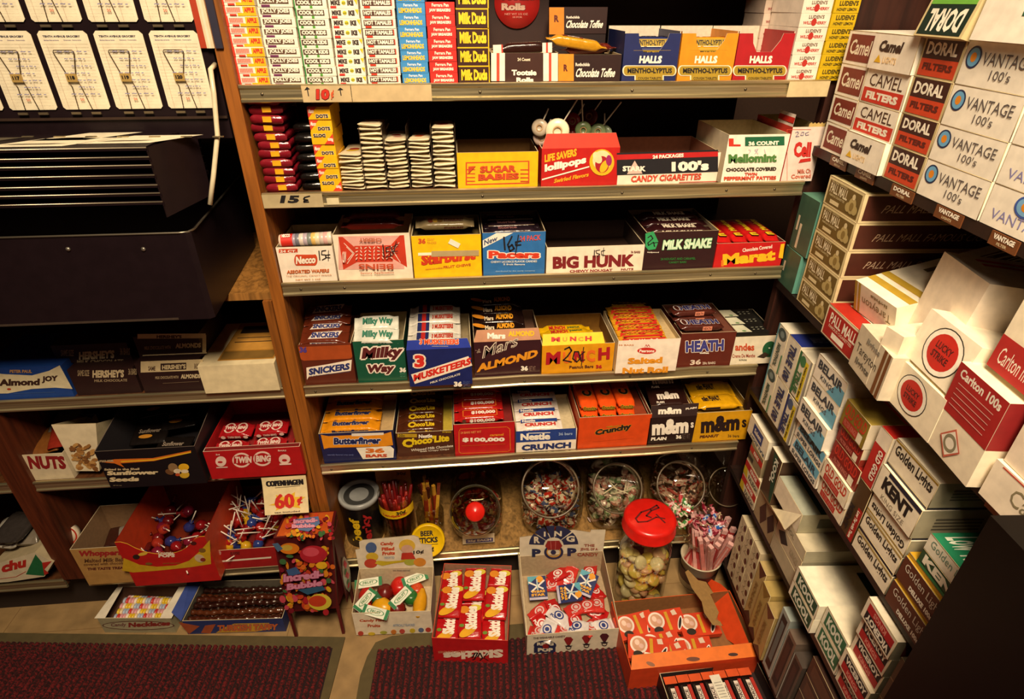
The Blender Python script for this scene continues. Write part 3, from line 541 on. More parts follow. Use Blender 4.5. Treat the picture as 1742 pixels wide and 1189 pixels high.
b = goods('candy_box', 'white chocolate cherry box with red script and a torn top', 2, 'G', 1247, 1480, 660, 245, '#e6d3c4', [('r','#c8442c',1300,640,1303,262),('r','#c8442c',1300,264,1478,261),('t','#c22a20','Cell',1345,470,1475,350,{'b':.08,'sl':10}),('p','#c22a20',[(1385,510),(1400,482),(1476,472),(1476,496)]),ink([(1362,285),(1380,278),(1385,290),(1365,315),(1390,312)],4,'#6a6a90'),ink([(1410,282),(1400,305),(1420,305),(1425,282),(1410,282)],4,'#6a6a90'),ink([(1460,280),(1435,290),(1440,305),(1462,300)],4,'#6a6a90'),
  ('t','#c8705a','Milk Ch',1378,590,1475,556,{'dy':-6}),('t','#c8705a','Covered',1330,626,1475,594,{'dy':-6})], Yf=.004, dep=.12, fill=.3, inner=('#b09a60','card'), left='#c83a2c')
mb = MB(); P = [(b.w*.5, b.h)]+[(b.w*(.5+.5*i/9), b.h+.004+.0022*(i%2)) for i in range(10)]+[(b.w, b.h)]; mb.poly([(x,.0016,z) for x, z in P], ('#c2a660','card')); mb.poly([(x,.0022,z) for x, z in P][::-1], ('#a08850','card')); mb.build('torn_flap', b.o)
mb = MB(); mb.poly([(0,.001,b.h),(0,.05,b.h),(.001,.05,b.h+.018),(.001,.001,b.h+.018)], '#ead6c4'); mb.poly([(-.0004,.001,b.h+.005),(-.0004,.05,b.h+.005),(.0006,.05,b.h+.013),(.0006,.001,b.h+.013)][::-1], '#c22a20'); mb.build('side_flap', b.o)
# ================================================================ THIRD SHELF
WB = ('#c9b890', 'card')
def cent(txt, x0, yb, x1, yt, **k): return ('t', BK, txt, x0, yb, x1, yt, dict({'b':.04}, **k))
b = goods('candy_box', 'open white wafer roll box with an orange oval and handwritten price', 3, 'H', 140, 575, 595, 318, '#f0e2cc', [('r','#c8401c',112,368,258,338,{'dy':-4}),('t',WH,'24 CT.',120,364,250,344),('r','#c8441c',250,466,395,380),('e','#c8441c',252,423,20,43),('e','#c8441c',393,420,20,43),('t','#f3e2cc','Necco',245,455,400,395,{'b':.06,'dy':-8,'oc':'#7a1a10','ow':.02}),
  ink([(425,350),(432,420)],9),ink([(480,345),(448,350),(445,378),(475,380),(478,405),(450,420)],7),ink([(512,378),(480,382),(480,400),(512,402)],7),ink([(500,345),(498,425)],5),('t','#c8642c','ASSORTED WAFERS',175,528,505,500,{'b':.04,'dy':-12}),('t','#d08a5c','THE ORIGINAL CANDY WAFER',170,553,525,540,{'b':.0,'dy':-10}),('t','#d08a5c','NET WT 1 OZ',245,578,440,568,{'dy':-6})], Yf=.004, dep=.11, fill=.78, inner=WB)
def roll(L, R, cols, lab, lbl='#c8281c'):
    mb = MB(); n = len(cols); mb.lathe([(0,0),(R*.7,0),(R,R*.25)], ('#e6d8c4','cello'), 18, XF(0,0,0,0,90,0))
    for i in range(n): mb.lathe([(R*.97,L*i/n),(R,L*(i+.1)/n),(R,L*(i+.9)/n),(R*.97,L*(i+1)/n)], (cols[i],'candy'), 18, XF(0,0,0,0,90,0))
    mb.lathe([(R,L-R*.25),(R*.7,L),(0,L)], ('#e6d8c4','candy'), 18, XF(0,0,0,0,90,0)); mb.lathe([(R*1.03,L*.04),(R*1.03,L*.26)], lbl, 18, XF(0,0,0,0,90,0))
    mb.print(((L*.05,-R*.8,R*.75),(L*.2,0,0),(0,R*.5,R*.55)), [('t',WH,'NECCO',.1,.1,.9,.8,{'b':.05})]); return mb
WC = ['#d8b8a0','#c8a8b0','#e0d0b0','#9a8a98','#70707a','#d8c8b8','#b0a0a8','#7a8078','#d8b060','#e0cfa8','#c8b8a8','#d8a8a0','#e8d8c0']
mb = roll(b.w*.93, .0105, WC, ''); o = mb.build('wafer_roll', label='clear wrapped roll of pastel wafers lying on top of the white wafer box', cat='candy roll'); o.matrix_world = XF(b.x+.006, b.y+.012, b.z+b.h+.006, 0, -2, 0)
mb = roll(b.w*.9, .0095, WC[::-1], ''); o = mb.build('wafer_roll', label='roll of pastel wafers lower in the white wafer box behind the price', cat='candy roll'); o.matrix_world = XF(b.x+.006, b.y+.034, b.z+b.h-.002, 0, 0, 0)
p = onY(*pq('H', 125, 300), .0)
b = goods('candy_box', 'cream box with a red and pink cherry pattern and a handwritten price, turned upside down', 3, 'H', 580, 1165, 578, 218, '#efe0c4', [('r','#e3a898',578,498,1090,238,{'sl':-2,'dy':-6}),('p','#c8381c',[(576,243),(610,243),(700,320),(720,440),(615,498)]),('p','#c8381c',[(1088,228),(1055,230),(990,300),(1000,410),(1112,478)]),
  ('r','#c8381c',700,440,1000,312,{'dy':-6})]+[('l','#efd8c4',6,[(620+i*24,300+i*22),(668+i*12,345+i*6),(645+i*4,445-i*10)]) for i in range(0)]+[('l','#f0dcc8',5,[(620,290),(700,370),(645,450)]),('l','#f0dcc8',5,[(640,320),(690,370),(650,420)]),('l','#f0dcc8',5,[(1050,285),(1000,350),(1060,440)]),('l','#f0dcc8',5,[(1030,310),(1005,350),(1035,400)])]+
  [('e','#efcfb8',720+34*(i%9),328+26*(i//9)-(i%9)*1,12,4,(i*1.3)%3) for i in range(36)]+[('t','#b8603c','CHERRY',915,245,738,275,{'b':.03}),('t','#c8502c','BEINS',1005,445,735,488,{'b':.02}),('t','#efd8c4','WILD',640,435,610,350) ,('t','#c8704c','Savory Application',750,528,1010,510,{'dy':-6}),
   ink([(925,295),(935,390)],9),ink([(985,310),(950,318),(950,350),(985,352),(985,385),(945,395)],8),ink([(1045,290),(990,318),(1000,350),(1040,345)],7),ink([(1030,270),(1000,370)],6)], Yf=.004, dep=.10, fill=.3, inner=('#8a6a48','card'))
for i in range(2):
    o = barproto('candy_bar', b.w*.84, .026, .014, '#7a2418', [('t','#c8806a','cherry',.3,.3,.7,.7)]); o.matrix_world = XF(b.x+.007, b.y+.04+i*.028, b.z+b.h-.009+i*.006, 0, 0, 1); o['label'] = ('dim red wrapped bar inside the cherry pattern box, nearer','dim red wrapped bar inside the cherry pattern box, farther')[i]; o['category'] = 'candy bar'
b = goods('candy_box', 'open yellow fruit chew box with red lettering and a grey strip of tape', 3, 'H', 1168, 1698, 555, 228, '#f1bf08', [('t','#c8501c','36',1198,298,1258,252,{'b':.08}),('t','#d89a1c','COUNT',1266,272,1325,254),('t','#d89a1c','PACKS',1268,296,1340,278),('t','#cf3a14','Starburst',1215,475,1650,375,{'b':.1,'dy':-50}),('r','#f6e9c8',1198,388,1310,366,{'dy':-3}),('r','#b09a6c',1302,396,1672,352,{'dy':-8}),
  ('t','#c8601c','FRUIT CHEWS',1395,488,1608,468,{'b':.03,'dy':-22}),('t','#d8861c','natural and artificial',1255,498,1390,486,{'dy':-12})], Yf=.004, dep=.10, fill=.8, inner=('#6a5a30','card'))
mb = MB(XF(0,0,0)); p = onY(*pq('H', 1480, 295), .003); mb = MB(XF(p.x, .0035, p.z, 0, 30, 0)); mb.box(-.009, .009, -.0006, 0, -.0042, .0042, '#efe6d0'); mb.build('paper_sticker', label='small white sticker on the yellow fruit chew box', cat='sticker')
o = barproto('fruit_chew_pack', b.w*.86, .022, .013, '#8a7a58', [('e','#7a3018',.2,.5,.06,.3),('e','#b08a2c',.3,.5,.06,.3),('e','#6a4a1c',.4,.5,.06,.3),('t','#5a2a1c','STARBURST',.48,.3,.9,.7,{'b':.06})], [('t','#5a2a1c','STARBURST',.48,.3,.9,.7,{'b':.06})]); o.matrix_world = XF(b.x+.006, b.y+.03, b.z+b.h-.003, 25); o['label'] = 'tan fruit chew pack lying inside the yellow box'; o['category'] = 'candy pack'
b = goods('candy_box', 'open blue licorice box with a white corner banner and a handwritten price', 3, 'I', 100, 580, 540, 205, '#2b6aa8', [('p','#efe6d4',[(97,270),(205,212),(335,210),(98,330)]),('t','#3a4a6a','New',108,310,212,268,{'dy':-38,'b':.03}),('t','#d03a1c','Pacers',132,415,550,345,{'b':.12,'oc':'#efe0cc','ow':.09}),('t','#cf4a3c','24 PACK',385,278,550,235,{'b':.02,'dy':-12}),
  ('t','#d8dcd8','CHEWY LICORICE FLAVOR CANDIES',160,445,520,428,{'dy':-6}),('t','#d8dcd8','5 fruit flavors',258,462,425,448),('t','#7aa0c8','distributed by the candy company',195,518,505,503,{'dy':-6}),ink([(262,242),(270,340)],14),ink([(325,235),(292,300),(310,352),(342,330),(325,300),(300,320)],12),ink([(395,270),(352,280),(355,305),(395,300)],10),ink([(375,225),(352,375)],9)], Yf=.004, dep=.11, fill=.75, inner=('#6a5030','card'))
pp = barproto('licorice_bar', b.w*.93, .026, .014, '#241820', [('t','#8a5a58','licorice',.2,.2,.6,.8),('r','#b8a080',0,.9,1,1)], [('t','#a03a2c','PACERS',.1,.2,.8,.8,{'b':.05})]); row(b, pp, 'dark wrapped licorice bar in the blue box', 'candy bar', 'licorice bars in the blue box', 3, .004, .028, -.012, .0)
b = goods('candy_box', 'open cream candy bar box with large maroon capital letters', 3, 'I', 588, 1338, 520, 315, '#eddbc0', [('t','#7a1a1c','BIG HUNK',638,498,1290,392,{'b':.09,'dy':-22}),('t','#8a2420','CHEWY NOUGAT',775,520,1108,500,{'b':.04,'dy':-10}),('t','#8a2420','NUTS',1175,502,1272,488,{'b':.04,'dy':-4}),('t','#6a2a20','36 BARS',1252,368,1325,350),ink([(968,345),(966,398)],8),ink([(1010,342),(978,348),(985,368),(1010,375),(985,398)],6),ink([(1050,345),(1022,352),(1024,380),(1050,385)],6),ink([(1040,325),(1035,395)],5)], Yf=.004, dep=.13, fill=.3, inner=('#3a2418','card'), left='#cbb890')
b = goods('candy_box', 'open dark brown candy box with green and white lettering', 3, 'J', 152, 722, 500, 208, '#2e1214', [('p','#2f9a5a',[(180,225),(245,205),(285,290),(262,350),(205,358),(180,330)]),ink([(200,258),(225,240),(240,265),(200,300),(205,320),(245,295),(255,330)],9),ink([(285,295),(250,300),(250,325)],7),('t','#cfe8c4','MiLK SHAKE',310,362,708,272,{'b':.1,'dy':-18,'sl':14,'oc':'#2f8a4a','ow':.04}),('t',WH,'Hollywood',195,382,288,370,{'b':.03}),('t','#2a6a2c','24 NOUGAT AND CARAMEL',302,440,585,420,{'dy':-6}),('t','#2a6a2c','CANDY BARS',368,465,510,448,{'dy':-4})], Yf=.004, dep=.12, fill=.85, inner=('#8a7a60','card'))
pp = barproto('candy_bar', b.w*.93, .027, .014, '#2c1012', [('t','#d8cdb4','MILK SHAKE',.2,.15,.8,.8,{'b':.05})], [('t','#d8cdb4','MILK SHAKE',.15,.15,.9,.85,{'b':.05})]); row(b, pp, 'dark wrapped nougat bar in the brown and green box', 'candy bar', 'nougat bars in the brown and green box', 3, .004, .028, -.010, .002)
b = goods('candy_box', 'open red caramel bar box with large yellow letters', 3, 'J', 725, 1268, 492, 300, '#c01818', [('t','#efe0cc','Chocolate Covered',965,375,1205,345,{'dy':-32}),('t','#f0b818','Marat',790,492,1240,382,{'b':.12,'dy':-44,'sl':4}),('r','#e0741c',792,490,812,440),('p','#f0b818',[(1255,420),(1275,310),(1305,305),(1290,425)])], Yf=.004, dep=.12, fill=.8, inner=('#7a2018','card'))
mb = wrapmesh(.105, .0275, .016, ('#c01c1a', 'foil')); mb.print(((.008,.003,.016),(.09,0,0),(0,.022,0)), [('t','#e8c018','n',.02,.1,.25,.9,{'b':.16,'oc':'#3a1408','ow':.05}),('t','#e8c018','Marathon',.3,.2,.95,.8,{'b':.1})])
pm_ = mb.build('caramel_bar')
for i in range(4):
    o = pm_ if i == 0 else pm_.copy()
    if i: COL.objects.link(o)
    o.matrix_world = XF(b.x+.029+i*.0285, b.y+.004, b.z+b.h-.010, 3, 0, 90); o['label'] = 'red foil caramel bar pointing forward in the red box, %s' % ('leftmost','second from the left','third from the left','rightmost')[i]; o['category'] = 'candy bar'; o['group'] = 'red caramel bars'
# ================================================================ FOURTH SHELF
b = goods('candy_box', 'open brown peanut bar box with a lettered white panel and flap folded down', 4, 'K', 150, 600, 765, 445, '#5a2313', [('p','#f0e2cc',[(160,642),(345,612),(556,572),(548,668),(180,722),(165,748)]),('t','#27306a','SNICKERS',178,712,540,648,{'b':.09,'dy':-52}),('t','#5a4a5a',"THE WORLD'S LARGEST NAME IN PEANUT BARS",180,722,540,714,{'dy':-42})], Yf=.004, dep=.11, fill=.8, inner=('#7a4a28','card'))
mb = MB(); ww = b.w; hh = b.h*.36; P = [(0,0),(ww,0)]+[(ww-.006+.006*math.cos(a),-hh+.006-.006*math.sin(a)) for a in (0,.5,1,1.57)]+[(.006-.006*math.sin(a),-hh+.006-.006*math.cos(a)) for a in (0,.5,1,1.57)]
mb.poly([(x,-.0006,b.h+z) for x, z in P], '#a5481c'); mb.box(0, ww, -.0009, .0008, b.h-.0005, b.h+.003, '#6a2a14'); mb.M = Matrix.Translation((b.x, b.y, b.z)); mb.Mi = mb.M.inverted(); mb.print(((0,-.0006,0),(ww,0,0),(0,0,b.h)), [('t','#4a3a8a','36',100,512,165,460,{'b':.06})], 'K'); o = mb.build('flap', b.o); o.matrix_local = Matrix()
sn = barproto('peanut_bar', .083, .029, .016, '#5f2614', [('p','#d8c8b8',[(.1,.1),(.85,.2),(.95,.9),(.2,.8)]),('t','#27306a','SNICKERS',.16,.2,.88,.8,{'b':.08})], [('r','#e6dcd0',.15,.15,.85,.8),('t','#27306a','SNICKERS',.18,.2,.82,.75,{'b':.08})])
row(b, sn, 'brown wrapped peanut bar in the brown box', 'candy bar', 'peanut bars in the brown box', 4, .005, .021, -.006, .006, 12, 2.5)
b = goods('candy_box', 'open green candy bar box with brown and white script', 4, 'K', 610, 1045, 750, 405, '#105038', [('t','#5a1c1c','Milky',625,600,1000,462,{'b':.12,'dy':-22,'sl':20,'oc':'#f3e4d0','ow':.13}),('t','#5a1c1c','Way',665,712,930,610,{'b':.12,'dy':-12,'sl':14,'oc':'#f3e4d0','ow':.13}),('t',WH,'36',972,682,1030,636,{'b':.08}),('t','#4a8a6a','BARS',978,700,1025,688),('t','#4a8a6a','NET WT',978,722,1025,708)], Yf=.004, dep=.11, fill=.55, inner=('#b0a078','card'))
mw = barproto('nougat_bar', .078, .03, .016, '#cfd0c0', [('t','#1c6a50','Milky Way',.12,.12,.98,.85,{'b':.08})], [('t','#1c6a50','Milky Way',.12,.1,.98,.85,{'b':.08})]); row(b, mw, 'silver and green wrapped nougat bar in the green box', 'candy bar', 'nougat bars in the green box', 2, .006, .022, -.013, .012, 30, 3)
z4 = ST(4)
def over(name, lab, fr, x0, x1, yb, yt, col, ops, Yf, zb, dep, **k): return goods(name, lab, 4, fr, x0, x1, yb, yt, col, ops, Yf=Yf, dep=dep, z0=zb, **k)
b = over('candy_box', 'dark blue candy bar box with red lettering on a slanted white band, jutting forward', 'K', 1062, 1612, 820, 478, '#16215c', [('t','#d02a1c','3',1085,650,1205,520,{'b':.14,'oc':'#f0e0c8','ow':.1}),('p','#f0e0c8',[(1072,700),(1572,540),(1606,622),(1105,782)]),('t','#d02a1c','MUSKETEERS',1090,768,1598,700,{'b':.1,'dy':-154}),('t','#e0d8c8','MILK CHOCOLATE',1240,782,1500,764,{'b':.03,'dy':-78}),('t',WH,'36',1442,808,1520,756,{'b':.1}),('t','#5a6a9a','BARS',1530,806,1585,756,{'b':-.02})], -.022, SZ[4]+.0005, .13, fill=.75, inner=('#8a7a58','card'))
mb = MB(Matrix.Translation((b.x, b.y, b.z))); mb.poly([(0,0,b.h),(b.w,0,b.h),(b.w-.006,.004,b.h+.017),(.003,.004,b.h+.017)], '#23379a'); mb.poly([(0,.001,b.h),(.003,.005,b.h+.017),(b.w-.006,.005,b.h+.017),(b.w,.001,b.h)], '#b0a078')
mb.print(((0,0,b.h),(b.w,0,0),(0,.004,.017)), [('t','#d84a1c','3 MUSKETEERS',1145,440,1490,392,{'b':.06,'oc':'#f0e0c8','ow':.05}),('l','#d8d0c0',3,[(1255,455),(1395,455)])], 'K'); mb.build('flap', b.o).matrix_local = Matrix()
mu = barproto('nougat_bar', .093, .029, .016, '#cfcabc', [('r','#1a2458',.1,0,.2,1),('r','#b02018',.2,0,.3,1),('r','#1a2458',.3,0,.38,1),('t','#b03018','3 MUSKETEERS',.45,.2,.95,.75,{'b':.06})], [('r','#1a2458',.1,0,.2,1),('r','#b02018',.2,0,.3,1),('r','#1a2458',.3,0,.38,1),('t','#b03018','3 MUSKETEERS',.42,.15,.92,.8,{'b':.06})])
row(b, mu, 'silver bar with blue and red stripes in the dark blue box', 'candy bar', 'striped silver bars in the dark blue box', 4, .006, .03, -.002, .003, 8)
b = goods('candy_box', 'open dark brown almond bar box with orange capitals and a tan front flap', 4, 'L', 140, 712, 700, 410, '#35141a', [('t','#d8c8b0','Mars',205,565,510,455,{'b':.02,'dy':-110,'sl':20}),('t','#35141a','Mars',213,560,502,462,{'b':-.02,'dy':-106,'sl':20}),('t','#e0921c','ALMOND',148,690,690,610,{'b':.1,'dy':-138,'sl':10}),('t',WH,'36',542,670,608,622,{'b':.1}),('t','#9a7a68','NET WT',615,668,670,628,{'b':-.01}),('l','#c0a890',3,[(148,490),(195,505),(160,512),(180,475),(188,510),(150,488)])], Yf=.004, dep=.12, fill=.75, inner=('#6a4a38','card'), z0=z4)
mb = MB(Matrix.Translation((b.x, b.y, b.z))); mb.poly([(0,0,b.h),(b.w,0,b.h),(b.w-.004,.006,b.h+.021),(.006,.006,b.h+.021)], '#c08a68'); mb.poly([(0,.001,b.h),(.006,.007,b.h+.021),(b.w-.004,.007,b.h+.021),(b.w,.001,b.h)], '#a08460')
mb.print(((0,0,b.h),(b.w,0,0),(0,.006,.021)), [('t','#efe6d4','Mars',250,392,410,338,{'b':.06}),('t','#e8b41c','ALMOND',432,372,662,322,{'b':.07,'dy':-4})], 'L'); mb.build('flap', b.o).matrix_local = Matrix()
ma = barproto('almond_bar', .093, .029, .017, '#1d100e', [('e','#c07a14',.0,.6,.12,.3,.4),('t','#d8c8a8','Mars',.14,.1,.36,.6),('t','#d8941c','ALMOND',.42,.2,.85,.85,{'b':.06})], [('t','#d8c8a8','Mars',.14,.1,.36,.8),('t','#d8941c','ALMOND',.42,.2,.85,.85,{'b':.06})]); row(b, ma, 'black and orange wrapped almond bar in the dark brown box', 'candy bar', 'almond bars in the dark brown box', 4, .008, .027, .002, .004, 8)
b = goods('candy_box', 'open yellow peanut bar box with dark red capitals and a price scrawled across', 4, 'L', 720, 1340, 680, 440, '#d8920c', [('t','#a8101c','M',748,628,895,502,{'b':.12,'sl':6,'dy':-12}),('t','#e0681c','U',905,610,985,500,{'b':.1}),('t','#a8101c','N',1000,600,1100,490,{'b':.12}),('t','#e0681c','C',1108,596,1195,480,{'b':.1}),('t','#a8101c','H',1205,588,1325,462,{'b':.12,'dy':-14,'sl':4}),
  ink([(925,480),(965,460),(985,490),(950,540),(912,575),(985,590)],14),ink([(1045,500),(1010,500),(995,560),(1030,590),(1060,560),(1045,500)],12),ink([(1100,500),(1060,530),(1065,580),(1100,570)],10),ink([(1090,460),(1070,620)],8),('t','#5a2a10','Peanut Bars',965,648,1175,622,{'b':.03,'dy':-8}),('t','#b0201c','36',1195,645,1250,612,{'b':.08})], Yf=.004, dep=.12, fill=.5, inner=('#8a6018','card'), left='#c0860c')
mb = MB(Matrix.Translation((b.x, b.y, b.z))); mb.poly([(0,0,b.h),(b.w*.86,0,b.h),(b.w*.83,.010,b.h+.018),(.002,.010,b.h+.018)], '#f4c812'); mb.poly([(0,.001,b.h),(.002,.011,b.h+.018),(b.w*.83,.011,b.h+.018),(b.w*.86,.001,b.h)], '#c0a048')
mb.print(((0,0,b.h),(b.w,0,0),(0,.010,.018)), [('t','#c0281c','M',802,420,892,372,{'b':.12}),('t','#e8941c','U',905,416,950,376,{'b':.08}),('t','#c0281c','N',965,414,1032,368,{'b':.12}),('t','#e8941c','C',1040,412,1090,372,{'b':.08}),('t','#c0281c','H',1098,412,1166,364,{'b':.12})], 'L'); mb.build('flap', b.o).matrix_local = Matrix()
mu2 = barproto('peanut_bar', .098, .028, .015, '#d8a80c', [('t','#b82418','MUNCH',.1,.2,.5,.8,{'b':.08}),('t','#3a5a20','peanut',.55,.3,.85,.7)], [('t','#b82418','MUNCH',.1,.2,.5,.8,{'b':.08})]); row(b, mu2, 'yellow wrapped peanut bar in the yellow box', 'candy bar', 'peanut bars in the yellow box', 2, .014, .026, -.003, -.006, 0, 2)
b = over('candy_box', 'white nut roll box with orange lettering and a red oval, jutting over the shelf edge', 'M', 128, 655, 720, 400, '#f0e2cc', [('t','#d08a5c','36 BARS',165,452,298,438),('e','#c8281c',410,494,82,28),('t',WH,'Pearsons',345,508,475,482,{'sl':4}),('l','#c8281c',5,[(395,460),(405,440),(415,458),(425,440),(438,460)]),('t','#e0921c','Salted',230,618,555,548,{'b':.14,'dy':-12,'sl':4}),('t','#e0921c','Nut Roll',185,705,600,632,{'b':.14,'dy':-12,'sl':6})], -.011, SZ[4]+.0005, .12, fill=.85, inner=('#c0a878','card'), left='#d8c8a0')
nr = barproto('nut_roll', .090, .026, .016, '#c8901c', [('r','#c8281c',0,0,1,.3),('e','#c8281c',.5,.55,.1,.18)]+[('e',('#8a5a14','#e8c23c','#5a3a10')[i%3],(i*.37)%1,.35+.6*((i*.61)%1),.016,.05,i) for i in range(60)], [('r','#c8281c',-.05,0,1.05,1),('t',WH,'Salted Nut Roll',.1,.14,.86,.86,{'b':.08})]); row(b, nr, 'red and peanut-yellow wrapped nut roll in the white box', 'candy bar', 'nut rolls in the white box', 6, .002, .0185, -.012, .0022, 0, .6, xo=.001)
b = goods('candy_box', 'open reddish brown toffee bar box with blue capitals outlined in white', 4, 'M', 665, 1130, 640, 340, '#5e2114', [('t',WH,'English',868,416,980,394,{'b':.04}),('t','#3a3a80','HEATH',745,515,1085,405,{'b':.1,'dy':-18,'oc':'#efe0cc','ow':.05}),('t',WH,'toffee',870,520,952,504,{'b':.04}),('t','#d8c4b0','36',785,618,880,572,{'b':.04,'dy':-6,'sl':6}),('t','#d8c4b0','20c BARS',895,612,1008,590,{'b':.02,'dy':-4})], Yf=.004, dep=.12, fill=.95, inner=('#6a3a28','card'))
mb = wrapmesh(.083, .03, .013, ('#4a2018', 'foil'), .003); mb.print(((.002,.002,.013),(.079,0,0),(0,.026,0)), [('t','#2a2a60','HEATH',.15,.1,.92,.85,{'b':.1,'oc':'#c8b8b0','ow':.05}),('o','#c8b8b0',.1,.5,.08,.4,.03)]); mb.print(((.002,0,.001),(.079,0,0),(0,0,.011)), [('r','#e08a6a',.5,.15,.72,.9),('t','#5a2a20','HEATH',.52,.25,.7,.75)]); hp = mb.build('toffee_bar')
for i, (dx, dy, dz, rz) in enumerate(((-.004,.004,.0,-1),(-.006,.036,.0,1),(-.008,.036,.013,2))):
    o = hp if i == 0 else hp.copy(); 
    if i: COL.objects.link(o)
    o.matrix_world = XF(b.x+dx+.002, b.y+dy, b.z+b.h+.0005+dz, 0, 0, rz); o['label'] = 'brown foil toffee bar lying on the reddish brown box, %s' % ('nearest','behind the nearest one','top one at the rear')[i]; o['category'] = 'candy bar'; o['group'] = 'toffee bars on the reddish brown box'
b = goods('candy_box', 'open white mint box with red script and a green leaf, packed with dark mint cartons', 4, 'M', 1135, 1500, 598, 372, '#e6dcc0', [('t','#c8502c','andes',1180,495,1348,430,{'b':.04}),('t','#a8442c','Creme De Menthe',1155,556,1355,524,{'b':.02,'dy':-4}),('t','#4a4a38','36 PACKS',1215,582,1282,568),('e','#1c5a34',1480,480,58,72,.5),('p','#3a2a1c',[(1370,548),(1440,505),(1480,530),(1430,558)]),('e','#d8e0c8',1478,470,8,6)], Yf=.004, dep=.11, fill=.9, inner=('#1a1a14','card'))
mb = MB(); mb.box(0, .062, 0, .030, 0, .014, '#15130f'); mb.print(((0,0,.014),(.062,0,0),(0,.030,0)), [('p','#cfcdb0',[(0,.05),(.48,.05),(.38,.97),(0,.97)]),('e','#4a7a3c',.26,.2,.06,.08,.4)]+[('r','#8a8a78',.56+.14*i,.3,.62+.14*i,.38) for i in range(3)]+[('r','#8a8a78',.55+.14*i,.55,.63+.14*i,.62) for i in range(3)]); ap = mb.build('mint_carton')
for i in range(3):
    o = ap if i == 0 else ap.copy()
    if i: COL.objects.link(o)
    o.matrix_world = XF(b.x+.002+i*.0006, b.y+.002+i*.0315, b.z+b.h-.006, 0, 0, 0); o['label'] = 'black and cream mint carton in the white mint box, %s' % FRO[i]; o['category'] = 'candy carton'; o['group'] = 'mint cartons in the white box'
# ================================================================ FIFTH SHELF
b = goods('candy_box', 'open navy blue crisp bar box with an orange wrapper picture', 5, 'N', 160, 798, 700, 432, '#171d4c', [('p','#e38f12',[(132,458),(200,470),(690,448),(745,432),(762,548),(690,560),(200,572),(160,582)]),('r','#e8e0d0',400,470,680,446,{'dy':-8}),('p','#e38f12',[(150,470),(200,480),(690,458),(740,445),(758,548),(690,558),(200,570),(165,578)]),('t','#1a2458','Butterfinger',245,560,655,482,{'b':.06,'dy':-8,'oc':'#d8e0f0','ow':.05}),
  ('p',WH,[(440,570),(740,555),(770,580),(765,655),(500,668)]),('t','#d8701c','36',512,618,700,568,{'b':.12}),('t','#c84a1c','BARS',520,656,715,624,{'b':.1,'dy':-4}),('t','#5a6498','naturally flavored crisp candy',190,640,420,622)], Yf=.004, dep=.12, fill=.82, inner=('#b89a68','card'))
bf = barproto('crisp_bar', .112, .029, .016, '#d98a12', [('t','#1c2250','Butterfinger',.12,.15,.9,.85,{'b':.08,'oc':'#b8b8b8','ow':.02})], [('t','#1c2250','Butterfinger',.12,.15,.9,.9,{'b':.08})]); row(b, bf, 'orange wrapped crisp bar with navy lettering in the navy box', 'candy bar', 'orange crisp bars in the navy box', 4, .005, .03, -.010, .002, 4)
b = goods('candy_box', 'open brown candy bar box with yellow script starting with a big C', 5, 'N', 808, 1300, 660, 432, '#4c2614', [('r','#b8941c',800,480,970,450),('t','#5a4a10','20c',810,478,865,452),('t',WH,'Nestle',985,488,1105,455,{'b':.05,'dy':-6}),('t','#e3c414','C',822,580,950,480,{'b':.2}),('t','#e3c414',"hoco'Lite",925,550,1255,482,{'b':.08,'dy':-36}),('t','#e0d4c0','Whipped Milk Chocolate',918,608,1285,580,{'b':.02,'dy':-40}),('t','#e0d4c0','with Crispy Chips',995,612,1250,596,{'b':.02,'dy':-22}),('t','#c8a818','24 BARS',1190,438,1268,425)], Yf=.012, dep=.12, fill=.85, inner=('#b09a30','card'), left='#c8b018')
cl = barproto('chocolate_bar', .090, .027, .016, '#4a2412', [('t','#d8b414','C',.15,.05,.38,.95,{'b':.15}),('t','#d8b414',"hoco'Lite",.35,.2,.9,.8,{'b':.05})], [('t','#d8b414','C',.15,.0,.38,1,{'b':.15}),('t','#d8b414',"hoco'Lite",.35,.1,.9,.85,{'b':.05})]); row(b, cl, 'brown wrapped chocolate bar with yellow script in the brown box', 'candy bar', 'brown chocolate bars in the brown box', 5, .003, .024, -.010, .002, 4, .4)
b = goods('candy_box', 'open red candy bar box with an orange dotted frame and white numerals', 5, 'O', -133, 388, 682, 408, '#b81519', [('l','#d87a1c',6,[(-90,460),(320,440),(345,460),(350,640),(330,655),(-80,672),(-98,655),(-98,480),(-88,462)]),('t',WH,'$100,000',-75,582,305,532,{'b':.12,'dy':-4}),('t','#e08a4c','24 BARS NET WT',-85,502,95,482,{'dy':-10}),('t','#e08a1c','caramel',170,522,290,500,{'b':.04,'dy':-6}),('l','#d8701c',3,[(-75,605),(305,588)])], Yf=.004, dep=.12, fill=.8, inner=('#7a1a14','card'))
hk = barproto('caramel_bar', .097, .027, .016, '#b01a18', [('l','#d8701c',.02,[(.1,.1),(.95,.1),(.95,.9),(.1,.9),(.1,.1)]),('t','#e8dccc','$100,000',.3,.25,.92,.8,{'b':.1})], [('t','#e8dccc','$100,000',.25,.1,.9,.85,{'b':.1}),('e','#5a3020',.12,.5,.05,.35)]); row(b, hk, 'red wrapped caramel bar with white numerals in the red box', 'candy bar', 'red caramel bars with numerals', 4, .004, .027, -.004, .003, 4)
b = goods('candy_box', 'open blue and white crisped chocolate box', 5, 'O', 397, 918, 668, 470, '#f0e2cc', [('r','#1e3c84',398,578,922,480,{'dy':-30}),('t',WH,'Nestle',435,560,700,498,{'b':.08,'dy':-8}),('l',WH,8,[(505,495),(695,490)]),('t','#9ab0d0','36 bars',770,515,890,490,{'dy':-6}),('t','#1e2c64','CRUNCH',438,655,885,592,{'b':.14,'dy':-28})], Yf=.004, dep=.12, fill=.85, inner=WB)
